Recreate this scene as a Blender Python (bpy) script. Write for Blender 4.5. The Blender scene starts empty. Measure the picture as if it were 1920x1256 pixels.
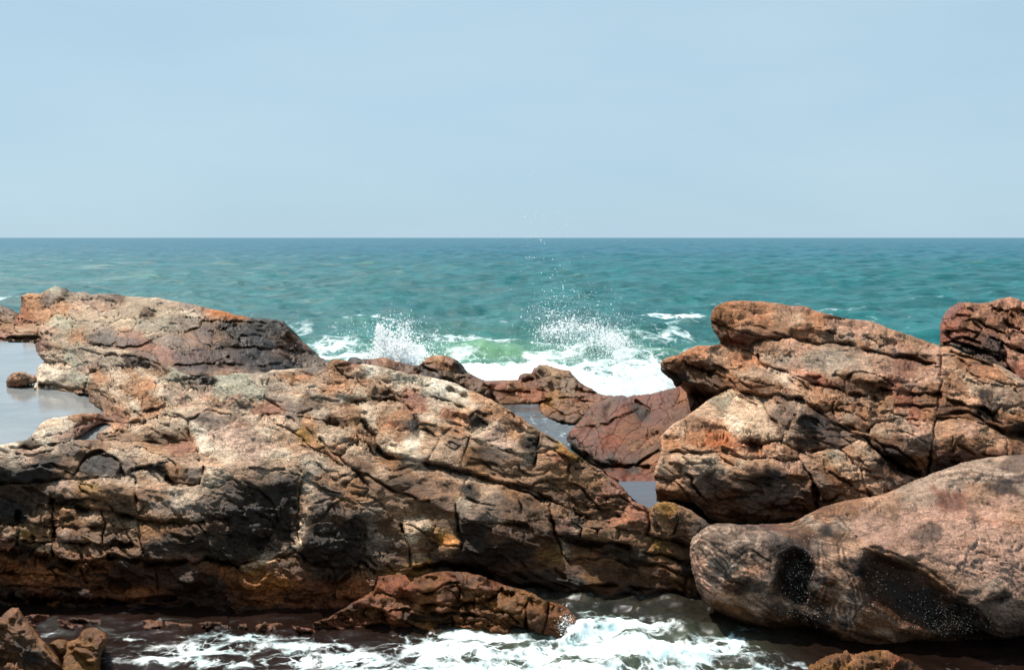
import bpy, math, random, heapq
import numpy as np
R = math.radians
rng = np.random.default_rng(7)
random.seed(7)
sc = bpy.context.scene
col = sc.collection

# ------------------------------------------------------------------ camera, sky, sun
W0, H0, F = 1920.0, 1256.0, 1867.0
CAMZ = 5.0
PITCH = math.atan((628 - 446) / F)
cd = bpy.data.cameras.new('camera'); cam = bpy.data.objects.new('camera', cd); col.objects.link(cam)
cd.sensor_width = 36; cd.lens = 36 * F / W0; cd.clip_start = 0.1; cd.clip_end = 200000
cam.location = (0, 0, CAMZ); cam.rotation_euler = (R(90) - PITCH, 0, 0)
sc.camera = cam

SUN = np.array([-0.34, 0.44, 0.83]); SUN /= np.linalg.norm(SUN)
SUN_EL = math.asin(SUN[2]); SUN_ROT = math.atan2(SUN[0], SUN[1])
world = bpy.data.worlds.new('World'); sc.world = world; world.use_nodes = True
wn = world.node_tree; wn.nodes.clear()
sky = wn.nodes.new('ShaderNodeTexSky'); sky.sky_type = 'NISHITA'; sky.sun_disc = False
sky.sun_elevation = SUN_EL; sky.sun_rotation = SUN_ROT
sky.air_density = 1.0; sky.dust_density = 0.6; sky.ozone_density = 1.2
# a humid, milky sky: the clear sky mixed with an even pale blue veil
bgs = wn.nodes.new('ShaderNodeBackground'); bgs.inputs[1].default_value = 0.055
tint = wn.nodes.new('ShaderNodeMix'); tint.data_type = 'RGBA'; tint.blend_type = 'MULTIPLY'
tint.inputs[0].default_value = 1; tint.inputs[7].default_value = (0.80, 0.95, 1.0, 1)
wn.links.new(sky.outputs[0], tint.inputs[6]); wn.links.new(tint.outputs[2], bgs.inputs[0])
bgv = wn.nodes.new('ShaderNodeBackground'); bgv.inputs[0].default_value = (0.43, 0.65, 0.80, 1); bgv.inputs[1].default_value = 1.0
tcw = wn.nodes.new('ShaderNodeTexCoord'); nzw = wn.nodes.new('ShaderNodeTexNoise')
nzw.inputs['Scale'].default_value = 2.2; nzw.inputs['Detail'].default_value = 5
mpw = wn.nodes.new('ShaderNodeMapping'); mpw.inputs['Scale'].default_value = (1, 1, 4.0)
wn.links.new(tcw.outputs['Generated'], mpw.inputs[0]); wn.links.new(mpw.outputs[0], nzw.inputs[0])
crw = wn.nodes.new('ShaderNodeValToRGB')
crw.color_ramp.elements[0].position = 0.35; crw.color_ramp.elements[0].color = (0.300, 0.425, 0.520, 1)
crw.color_ramp.elements[1].position = 0.72; crw.color_ramp.elements[1].color = (0.345, 0.462, 0.545, 1)
wn.links.new(nzw.outputs[0], crw.inputs[0]); wn.links.new(crw.outputs[0], bgv.inputs[0])
mxw = wn.nodes.new('ShaderNodeMixShader'); mxw.inputs[0].default_value = 0.88
wn.links.new(bgs.outputs[0], mxw.inputs[1]); wn.links.new(bgv.outputs[0], mxw.inputs[2])
wo = wn.nodes.new('ShaderNodeOutputWorld'); wn.links.new(mxw.outputs[0], wo.inputs[0])

sd = bpy.data.lights.new('sun', 'SUN'); sd.energy = 5.0; sd.angle = R(0.5); sd.color = (1.0, 0.95, 0.87)
so = bpy.data.objects.new('sun', sd); col.objects.link(so)
from mathutils import Vector
so.rotation_euler = Vector(SUN).to_track_quat('Z', 'Y').to_euler(); so.location = (-20, 20, 50)

sc.view_settings.view_transform = 'Standard'; sc.view_settings.look = 'None'
sc.view_settings.exposure = 0.65; sc.view_settings.gamma = 1.0; sc.view_settings.use_curve_mapping = False
sc.cycles.max_bounces = 5; sc.cycles.diffuse_bounces = 4; sc.cycles.glossy_bounces = 3
sc.cycles.transparent_max_bounces = 6; sc.cycles.caustics_reflective = False

# ------------------------------------------------------------------ projection helpers
CP, SP = math.cos(PITCH), math.sin(PITCH)
def ray(u, v):
    """direction scaled so that its forward (y) component is 1"""
    a = (np.asarray(u, float) - W0 / 2) / F; b = (np.asarray(v, float) - H0 / 2) / F
    y = CP - b * SP; z = -SP - b * CP
    return np.stack([a / y, np.ones_like(y) + 0 * a, z / y], -1)
def slope(v):
    return -ray(0 * np.asarray(v, float), v)[..., 2]
def project(p):
    x, y, z = p[..., 0], p[..., 1], p[..., 2] - CAMZ
    d = y * CP - z * SP; yy = y * SP + z * CP
    return W0 / 2 + F * x / d, H0 / 2 - F * yy / d
def zoom(x0, y0, k):
    return lambda pts: [(x0 + p[0] / k, y0 + p[1] / k) + tuple(p[2:]) for p in pts]
Z1 = zoom(0, 520, 2.9906); Z2 = zoom(600, 520, 2.9906); Z3 = zoom(1200, 520, 2.6667)
Z4 = zoom(0, 800, 2.7429); Z5 = zoom(650, 820, 2.7429); Z6 = zoom(1220, 820, 2.7429)
ZA = zoom(640, 360, 2.7429); PX = lambda p: [tuple(q) for q in p]

# ------------------------------------------------------------------ noise
def _h(ix, iy, iz, s):
    with np.errstate(over='ignore'):
        h = (ix.astype(np.uint32) * np.uint32(374761393) + iy.astype(np.uint32) * np.uint32(668265263)
             + iz.astype(np.uint32) * np.uint32(2147483647) + np.uint32(s * 1274126177 & 0xffffffff))
        h = (h ^ (h >> np.uint32(13))) * np.uint32(1274126177)
        h = (h ^ (h >> np.uint32(16))) * np.uint32(2246822519)
        return (h ^ (h >> np.uint32(15))).astype(np.float64) / 4294967295.0
def vnoise(p, s=0):
    i = np.floor(p).astype(np.int64); f = p - i; w = f * f * f * (f * (f * 6 - 15) + 10)
    r = 0
    for a in (0, 1):
        for b in (0, 1):
            for c in (0, 1):
                r = r + _h(i[:, 0] + a, i[:, 1] + b, i[:, 2] + c, s) * (w[:, 0] if a else 1 - w[:, 0]) * (w[:, 1] if b else 1 - w[:, 1]) * (w[:, 2] if c else 1 - w[:, 2])
    return r * 2 - 1
def fbm(p, o=4, s=0, g=0.5):
    r = 0; a = 1.0; t = 0
    for k in range(o):
        r = r + a * vnoise(p * 2.03 ** k + 17.3 * k, s + k); t += a; a *= g
    return r / t
def worley_facets(p, s=0, tilt=1.0):
    """every cell of a Worley pattern gets its own tilted plane: fractured, faceted relief"""
    i = np.floor(p).astype(np.int64); best = np.full(len(p), 1e9); second = best.copy(); val = np.zeros(len(p))
    for a in (-1, 0, 1):
        for b in (-1, 0, 1):
            for c in (-1, 0, 1):
                jx, jy, jz = i[:, 0] + a, i[:, 1] + b, i[:, 2] + c
                cx = jx + _h(jx, jy, jz, s); cy = jy + _h(jx, jy, jz, s + 1); cz = jz + _h(jx, jy, jz, s + 2)
                dx, dy, dz = p[:, 0] - cx, p[:, 1] - cy, p[:, 2] - cz
                d = dx * dx + dy * dy + dz * dz
                m = d < best
                second = np.where(m, best, np.minimum(second, d))
                best = np.where(m, d, best)
                v = ((_h(jx, jy, jz, s + 3) - .5) * dx + (_h(jx, jy, jz, s + 4) - .5) * dy + (_h(jx, jy, jz, s + 5) - .5) * dz) * 2 * tilt + (_h(jx, jy, jz, s + 6) - .5) * .6
                val = np.where(m, v, val)
    return val, np.sqrt(second) - np.sqrt(best)
# foliation frame: layers dip to the right and rise away from the sea
M3 = np.array([0.33, -0.22, 0.92]); M3 /= np.linalg.norm(M3)
M1 = np.array([0.92, 0.1, -0.31]); M1 -= M3 * M1.dot(M3); M1 /= np.linalg.norm(M1)
M2 = np.cross(M3, M1)
FOL = np.stack([M1, M2, M3], 1)

# ------------------------------------------------------------------ mesh and object helpers
def link(o, parent=None):
    col.objects.link(o)
    if parent is not None: o.parent = parent
    return o
def tag(o, label=None, cat=None, group=None, kind=None):
    if label: o['label'] = label
    if cat: o['category'] = cat
    if group: o['group'] = group
    if kind: o['kind'] = kind
    return o
def empty(name, loc):
    o = bpy.data.objects.new(name, None); o.location = loc; o.empty_display_size = .2
    return link(o)
def fast_mesh(name, verts, faces, n, attrs=None, smooth=True):
    me = bpy.data.meshes.new(name); verts = np.asarray(verts, np.float32); faces = np.asarray(faces, np.int32)
    me.vertices.add(len(verts)); me.vertices.foreach_set('co', verts.ravel())
    me.loops.add(faces.size); me.loops.foreach_set('vertex_index', faces.ravel())
    k = len(faces); me.polygons.add(k)
    me.polygons.foreach_set('loop_start', np.arange(k, dtype=np.int32) * n)
    me.polygons.foreach_set('loop_total', np.full(k, n, np.int32))
    me.polygons.foreach_set('use_smooth', np.full(k, smooth, bool))
    for nm, a in (attrs or {}).items():
        a = np.asarray(a, np.float32)
        if a.ndim == 2:
            t = me.color_attributes.new(nm, 'FLOAT_COLOR', 'POINT'); t.data.foreach_set('color', np.c_[a, np.ones(len(a))].astype(np.float32).ravel())
        else:
            t = me.attributes.new(nm, 'FLOAT', 'POINT'); t.data.foreach_set('value', a)
    me.update(calc_edges=True); me.validate()
    return me

# ------------------------------------------------------------------ materials
def mat(name):
    m = bpy.data.materials.new(name); m.use_nodes = True; nt = m.node_tree; nt.nodes.clear()
    return m, nt
class NT:
    def __init__(s, nt): s.nt = nt
    def n(s, t, **k):
        x = s.nt.nodes.new(t)
        for a, b in k.items(): setattr(x, a, b)
        return x
    def l(s, a, b): s.nt.links.new(a, b)
    def math(s, op, a, b=None, c=None, clamp=False):
        x = s.n('ShaderNodeMath', operation=op, use_clamp=clamp)
        for i, q in enumerate((a, b, c)):
            if q is None: continue
            if isinstance(q, (int, float)): x.inputs[i].default_value = q
            else: s.l(q, x.inputs[i])
        return x.outputs[0]
    def mix(s, f, a, b, mode='MIX'):
        x = s.n('ShaderNodeMix', data_type='RGBA', blend_type=mode)
        for i, q in ((0, f), (6, a), (7, b)):
            if isinstance(q, (int, float)): x.inputs[i].default_value = q
            elif isinstance(q, tuple): x.inputs[i].default_value = q + (1,)
            else: s.l(q, x.inputs[i])
        return x.outputs[2]
    def noise(s, vec, scale, detail=4, rough=.55, dist=0.0):
        x = s.n('ShaderNodeTexNoise'); x.inputs['Scale'].default_value = scale; x.inputs['Detail'].default_value = detail
        x.inputs['Roughness'].default_value = rough; x.inputs['Distortion'].default_value = dist
        if vec is not None: s.l(vec, x.inputs['Vector'])
        return x.outputs[0]
    def maprange(s, v, a, b, c=0.0, d=1.0, smooth=True):
        x = s.n('ShaderNodeMapRange'); x.interpolation_type = 'SMOOTHSTEP' if smooth else 'LINEAR'
        x.inputs[1].default_value = a; x.inputs[2].default_value = b; x.inputs[3].default_value = c; x.inputs[4].default_value = d
        s.l(v, x.inputs[0]); return x.outputs[0]
    def attr(s, nm, out='Color'):
        x = s.n('ShaderNodeAttribute', attribute_name=nm); return x.outputs[out]
    def mapping(s, vec, rot=(0, 0, 0), scale=(1, 1, 1), loc=(0, 0, 0)):
        x = s.n('ShaderNodeMapping'); x.inputs['Rotation'].default_value = rot; x.inputs['Scale'].default_value = scale; x.inputs['Location'].default_value = loc
        s.l(vec, x.inputs[0]); return x.outputs[0]

def rock_material(name, swirl=0.0, band=1.0, grain=1.0, bump=1.0, hl=1.0):
    m, nt = mat(name); T = NT(nt)
    pos = T.n('ShaderNodeNewGeometry').outputs['Position']
    fol = T.mapping(pos, rot=(R(14), R(20), 0), scale=(1.0, 1.0, 5.0))
    tintc = T.attr('tint'); wet = T.attr('wet', 'Fac')
    warp = T.noise(pos, 1.1, 3)
    big = T.noise(pos, 1.7, 6, .62)
    mid = T.noise(pos, 7.0, 6, .65)
    fine = T.noise(pos, 42, 5, .7)
    grit = T.noise(pos, 150, 3, .7)
    foln = T.noise(fol, 4.0, 7, .66, 1.2)
    c = tintc
    f1 = T.maprange(big, .32, .70, .80, 1.20); c = T.mix(1.0, c, f1, 'MULTIPLY')
    f2 = T.maprange(foln, .33, .68, 1 - .33 * band, 1 + .30 * band); c = T.mix(1.0, c, f2, 'MULTIPLY')
    f3 = T.maprange(mid, .3, .7, .78, 1.22); c = T.mix(1.0, c, f3, 'MULTIPLY')
    # rust stains
    rust = T.math('MULTIPLY', T.maprange(T.noise(fol, 1.3, 6, .65, .8), .52, .66), .24)
    c = T.mix(rust, c, T.mix(1.0, c, (1.35, .78, .48), 'MULTIPLY'))
    # grey lichen bloom
    gre = T.math('MULTIPLY', T.maprange(T.noise(pos, 2.6, 6, .7), .55, .70), .30)
    c = T.mix(gre, c, T.mix(1.0, c, (.88, .95, .93), 'MULTIPLY'))
    # dark mineral stain
    dk = T.math('MULTIPLY', T.maprange(T.noise(T.mapping(pos, loc=(9, 3, 5)), 3.3, 7, .72), .58, .70), .35)
    c = T.mix(dk, c, T.mix(1.0, c, (.55, .42, .34), 'MULTIPLY'))
    if swirl:
        # folded banding of the gneiss
        d = T.noise(T.mapping(pos, scale=(1, 1, 1.2)), .95, 3.0, .45, .4)
        w = T.n('ShaderNodeMath', operation='SINE'); T.l(T.math('MULTIPLY', T.math('ADD', d, T.math('MULTIPLY', mid, .035)), 95), w.inputs[0])
        w2 = T.math('SINE', T.math('MULTIPLY', T.math('ADD', d, T.math('MULTIPLY', fine, .012)), 260))
        sx3 = T.n('ShaderNodeSeparateXYZ'); T.l(pos, sx3.inputs[0])
        ss = T.maprange(T.math('ADD', sx3.outputs[0], T.math('MULTIPLY', big, 1.4)), 4.6, 5.5, 1, 0)
        ss = T.math('MULTIPLY', ss, T.maprange(T.noise(pos, 1.3, 3), .36, .50, .6, 1))
        c = T.mix(T.math('MULTIPLY', ss, swirl), c, T.mix(1.0, c, T.maprange(w.outputs[0], -1, 1, .48, 1.3), 'MULTIPLY'))
        c = T.mix(T.math('MULTIPLY', ss, swirl * .7), c, T.mix(1.0, c, T.maprange(w2, -1, 1, .66, 1.22), 'MULTIPLY'))
    f4 = T.maprange(fine, .30, .70, 1 - .50 * grain, 1 + .50 * grain); c = T.mix(1.0, c, f4, 'MULTIPLY')
    f5 = T.maprange(grit, .32, .68, 1 - .55 * grain, 1 + .55 * grain); c = T.mix(1.0, c, f5, 'MULTIPLY')
    # hairline fractures
    vo = T.n('ShaderNodeTexVoronoi', feature='DISTANCE_TO_EDGE'); vo.inputs['Scale'].default_value = 2.6
    wv = T.n('ShaderNodeVectorMath', operation='ADD'); T.l(fol, wv.inputs[0])
    wn_ = T.n('ShaderNodeTexNoise'); wn_.inputs['Scale'].default_value = 2.2; wn_.inputs['Detail'].default_value = 5; T.l(pos, wn_.inputs[0])
    T.l(wn_.outputs[1], wv.inputs[1]); T.l(wv.outputs[0], vo.inputs['Vector'])
    hair = T.maprange(vo.outputs['Distance'], 0.0, .022, 1, 0)
    hair = T.math('MULTIPLY', T.math('MULTIPLY', hair, hl), T.maprange(T.noise(pos, 1.9, 3), .46, .56))
    c = T.mix(T.math('MULTIPLY', hair, .5), c, (.03, .02, .015))
    fol2 = T.n('ShaderNodeVectorMath', operation='ADD'); T.l(T.mapping(pos, rot=(R(14), R(20), 0), scale=(1.0, 1.0, 4.2)), fol2.inputs[0])
    sc2 = T.n('ShaderNodeVectorMath', operation='SCALE'); sc2.inputs['Scale'].default_value = .55; T.l(wn_.outputs[1], sc2.inputs[0]); T.l(sc2.outputs[0], fol2.inputs[1])
    vo2 = T.n('ShaderNodeTexVoronoi', feature='DISTANCE_TO_EDGE'); vo2.inputs['Scale'].default_value = 4.6; T.l(fol2.outputs[0], vo2.inputs['Vector'])
    hair2 = T.math('MULTIPLY', T.maprange(vo2.outputs['Distance'], 0.0, .05, hl, 0), T.maprange(T.noise(pos, 3.1, 4), .44, .58))
    c = T.mix(T.math('MULTIPLY', hair2, .45 * grain), c, (.035, .02, .012))
    sf = T.n('ShaderNodeSeparateXYZ'); T.l(T.mapping(pos, rot=(R(14), R(20), 0)), sf.inputs[0])
    lc = T.math('ADD', T.math('MULTIPLY', sf.outputs[2], 9.0), T.math('ADD', T.math('MULTIPLY', T.noise(pos, 1.5, 6, .6), 5.0), T.math('MULTIPLY', mid, .9)))
    fr_ = T.math('ABSOLUTE', T.math('SUBTRACT', T.math('FRACT', lc), .5))
    lines = T.math('MULTIPLY', T.maprange(fr_, 0.0, .075, 1, 0), T.maprange(T.noise(pos, 2.3, 5, .65), .47, .60))
    hair2 = T.math('MAXIMUM', hair2, lines)
    c = T.mix(T.math('MULTIPLY', lines, .6 * grain), c, (.04, .022, .013))
    b = T.n('ShaderNodeBsdfPrincipled'); T.l(c, b.inputs['Base Color'])
    T.l(T.maprange(wet, 0, 1, .85, .33, False), b.inputs['Roughness'])
    T.l(T.maprange(wet, 0, 1, .07, .20, False), b.inputs['Specular IOR Level'])
    h = T.math('MULTIPLY', mid, .35)
    h = T.math('ADD', h, T.math('MULTIPLY', foln, .28)); h = T.math('ADD', h, T.math('MULTIPLY', fine, .36)); h = T.math('ADD', h, T.math('MULTIPLY', grit, .17))
    h = T.math('SUBTRACT', h, T.math('ADD', T.math('MULTIPLY', hair, .3), T.math('MULTIPLY', hair2, .3)))
    bp = T.n('ShaderNodeBump'); bp.inputs['Strength'].default_value = .9; bp.inputs['Distance'].default_value = .042 * bump
    T.l(h, bp.inputs['Height']); T.l(bp.outputs[0], b.inputs['Normal'])
    o = T.n('ShaderNodeOutputMaterial'); T.l(b.outputs[0], o.inputs[0])
    return m

def water_material(name, deep, mid_, far=None, rough=.08, bump=.02, foam=False, wscale=(1, 1, 1), murk=None, spec=.5, wave=(1.0, 1.6)):
    m, nt = mat(name); T = NT(nt)
    pos = T.n('ShaderNodeNewGeometry').outputs['Position']
    n1 = T.noise(T.mapping(pos, scale=wscale), 1.0, 9, .75)
    c = T.mix(T.maprange(n1, .35, .65), deep, mid_)
    if far:
        ln = T.n('ShaderNodeSeparateXYZ'); T.l(pos, ln.inputs[0])
        c = T.mix(T.maprange(ln.outputs[1], 50, 420), c, far)
    if murk:
        c = T.mix(T.attr('murk', 'Fac'), c, murk)
    b = T.n('ShaderNodeBsdfPrincipled'); b.inputs['IOR'].default_value = 1.33; b.inputs['Specular IOR Level'].default_value = spec
    rg = rough
    w1 = T.noise(T.mapping(pos, scale=(wave[0], wave[1], 1)), 1.6, 8, .72)
    if far:
        w2 = T.noise(T.mapping(pos, scale=(wave[0], wave[1], 1)), .09, 11, .56)
        chop = T.noise(T.mapping(pos, scale=(1.0, .26, 1), loc=(31, 7, 0)), .16, 11, .86)
        c = T.mix(T.maprange(chop, .42, .60), T.mix(1.0, c, (.70, .78, .78), 'MULTIPLY'), T.mix(1.0, c, (1.34, 1.22, 1.18), 'MULTIPLY'))
        h = T.math('ADD', T.math('MULTIPLY', w1, .10), T.math('MULTIPLY', w2, 1.6))
    else:
        w2 = T.noise(T.mapping(pos, scale=(.5 * wave[0], wave[1], 1)), .35, 6, .66)
        h = T.math('ADD', T.math('MULTIPLY', w1, .5), w2)
    bp = T.n('ShaderNodeBump'); bp.inputs['Strength'].default_value = 1; bp.inputs['Distance'].default_value = bump
    T.l(h, bp.inputs['Height']); T.l(bp.outputs[0], b.inputs['Normal'])
    if foam:
        fo = T.attr('foam', 'Fac')
        fpos = T.n('ShaderNodeVectorMath', operation='ADD'); T.l(pos, fpos.inputs[0])
        fw = T.n('ShaderNodeTexNoise'); fw.inputs['Scale'].default_value = foam[1]; fw.inputs['Detail'].default_value = 5; T.l(pos, fw.inputs[0])
        fs = T.n('ShaderNodeVectorMath', operation='SCALE'); fs.inputs['Scale'].default_value = foam[2]; T.l(fw.outputs[1], fs.inputs[0]); T.l(fs.outputs[0], fpos.inputs[1])
        fm = T.mapping(fpos.outputs[0], scale=foam[3])
        v = T.n('ShaderNodeTexVoronoi', feature='DISTANCE_TO_EDGE'); v.inputs['Scale'].default_value = foam[0]; T.l(fm, v.inputs['Vector'])
        v2 = T.n('ShaderNodeTexVoronoi', feature='DISTANCE_TO_EDGE'); v2.inputs['Scale'].default_value = foam[0] * 2.7; T.l(fm, v2.inputs['Vector'])
        lace = T.math('MINIMUM', v.outputs['Distance'], T.math('ADD', T.math('MULTIPLY', v2.outputs['Distance'], 1.1), .05))
        fn = T.noise(fm, foam[0] * 1.6, 7, .7)
        # foam where density beats the lace distance and the noise
        fn2 = T.noise(fm, foam[0] * .55, 6, .7)
        fnn = T.math('ADD', T.math('MULTIPLY', fn, 1.5), T.math('MULTIPLY', fn2, 1.3))
        q = T.math('SUBTRACT', T.math('MULTIPLY', fo, 1.5), T.math('ADD', T.math('MULTIPLY', lace, 2.2), T.math('SUBTRACT', fnn, .85)))
        bub = T.noise(fm, foam[0] * 9, 4, .7)
        q = T.math('ADD', q, T.math('MULTIPLY', T.math('SUBTRACT', bub, .5), .35))
        fmask = T.math('MULTIPLY', T.math('POWER', T.maprange(q, -.42, .30), 1.35), .97)
        c = T.mix(fmask, c, T.mix(T.maprange(T.math('MULTIPLY', T.math('ADD', bub, fn2), .5), .38, .60), (.52, .70, .70), (.90, .93, .92)))
        T.l(T.maprange(fmask, 0, 1, rough, .75, False), b.inputs['Roughness'])
    else:
        b.inputs['Roughness'].default_value = rough
    T.l(c, b.inputs['Base Color'])
    o = T.n('ShaderNodeOutputMaterial'); T.l(b.outputs[0], o.inputs[0])
    return m

MROCK = rock_material('gneiss')
MBOULDER = rock_material('folded gneiss', swirl=.9, band=.5, grain=.9, bump=.55)
MWETROCK = rock_material('wet gneiss', band=.8, bump=.8, hl=.25)
m, nt = mat('foam white'); T = NT(nt); b = T.n('ShaderNodeBsdfPrincipled')
b.inputs['Base Color'].default_value = (.97, .98, .98, 1); b.inputs['Roughness'].default_value = .6
tr = T.n('ShaderNodeBsdfTranslucent'); tr.inputs[0].default_value = (.97, .98, .98, 1)
ms = T.n('ShaderNodeMixShader'); ms.inputs[0].default_value = .62; T.l(b.outputs[0], ms.inputs[1]); T.l(tr.outputs[0], ms.inputs[2])
o = T.n('ShaderNodeOutputMaterial'); T.l(ms.outputs[0], o.inputs[0]); MFOAM = m
m, nt = mat('barnacle shell'); T = NT(nt); b = T.n('ShaderNodeBsdfPrincipled')
b.inputs['Base Color'].default_value = (.52, .46, .36, 1); b.inputs['Roughness'].default_value = .8
o = T.n('ShaderNodeOutputMaterial'); T.l(b.outputs[0], o.inputs[0]); MBARN = m
m, nt = mat('sea bed'); T = NT(nt); b = T.n('ShaderNodeBsdfPrincipled')
b.inputs['Base Color'].default_value = (.05, .045, .03, 1); b.inputs['Roughness'].default_value = .9
o = T.n('ShaderNodeOutputMaterial'); T.l(b.outputs[0], o.inputs[0]); MBED = m

PAL = dict(t=(.47, .350, .25), w=(.60, .49, .375), g=(.34, .265, .20), p=(.40, .265, .195), o=(.38, .205, .115),
           r=(.24, .095, .050), b=(.22, .112, .054), d=(.115, .056, .026), k=(.042, .025, .015), y=(.24, .125, .035),
           v=(.18, .082, .050), n=(.34, .315, .24), m=(.17, .115, .080), c=(.36, .235, .155))
NRM = dict(T=(0, -.35, .94), U=(0, -.12, .99), S=(0, -.75, .66), F=(0, -1, .12), D=(0, -1, -.35), B=(0, -.9, .42),
           L=(-.75, -.6, .3), l=(-.4, -.6, .7), r=(.4, -.6, .7), R=(.75, -.6, .3), a=(-.45, -.9, .15), e=(.45, -.9, .15))

# ------------------------------------------------------------------ the rock builder
def seg_dist(U, V, pts, closed=False, want_near=False):
    D = np.full(U.shape, 1e9); NU = np.zeros(U.shape); NV = np.zeros(U.shape)
    q = list(pts) + ([pts[0]] if closed else [])
    for (x0, y0), (x1, y1) in zip(q[:-1], q[1:]):
        dx, dy = x1 - x0, y1 - y0; L = dx * dx + dy * dy + 1e-9
        t = np.clip(((U - x0) * dx + (V - y0) * dy) / L, 0, 1)
        ax, ay = x0 + t * dx, y0 + t * dy; d = np.hypot(U - ax, V - ay); m = d < D
        D = np.where(m, d, D)
        if want_near: NU = np.where(m, ax, NU); NV = np.where(m, ay, NV)
    return (D, NU, NV) if want_near else D
def inside(U, V, poly):
    c = np.zeros(U.shape, bool); n = len(poly)
    for i in range(n):
        x0, y0 = poly[i]; x1, y1 = poly[(i + 1) % n]
        if y0 == y1: continue
        c ^= ((y0 > V) != (y1 > V)) & (U < (x1 - x0) * (V - y0) / (y1 - y0) + x0)
    return c
def roughen(pts, closed, amp, step=14, seed=0, smooth=True):
    """densify a traced line and give it the irregularity of broken rock"""
    out = []; q = list(pts) + ([pts[0]] if closed else []); rr = np.random.default_rng(seed + 5)
    for (x0, y0), (x1, y1) in zip(q[:-1], q[1:]):
        L = math.hypot(x1 - x0, y1 - y0); n = max(1, int(L / step)); nx, ny = -(y1 - y0) / (L + 1e-6), (x1 - x0) / (L + 1e-6)
        for i in range(n):
            t = i / n; a = 0 if i == 0 else rr.normal() * amp
            out.append((x0 + (x1 - x0) * t + nx * a, y0 + (y1 - y0) * t + ny * a))
    if not closed: out.append(q[-1])
    return out
def boxblur(a, k, mask=None):
    def bl(x):
        for ax in (0, 1):
            p = np.pad(x, [(k, k) if i == ax else (0, 0) for i in range(x.ndim)], mode='edge')
            cs = np.cumsum(p, axis=ax); z = np.zeros_like(np.take(cs, [0], axis=ax)); cs = np.concatenate([z, cs], axis=ax)
            n = x.shape[ax]; x = (np.take(cs, range(2 * k + 1, 2 * k + 1 + n), axis=ax) - np.take(cs, range(0, n), axis=ax)) / (2 * k + 1)
        return x
    return bl(bl(a))

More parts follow.
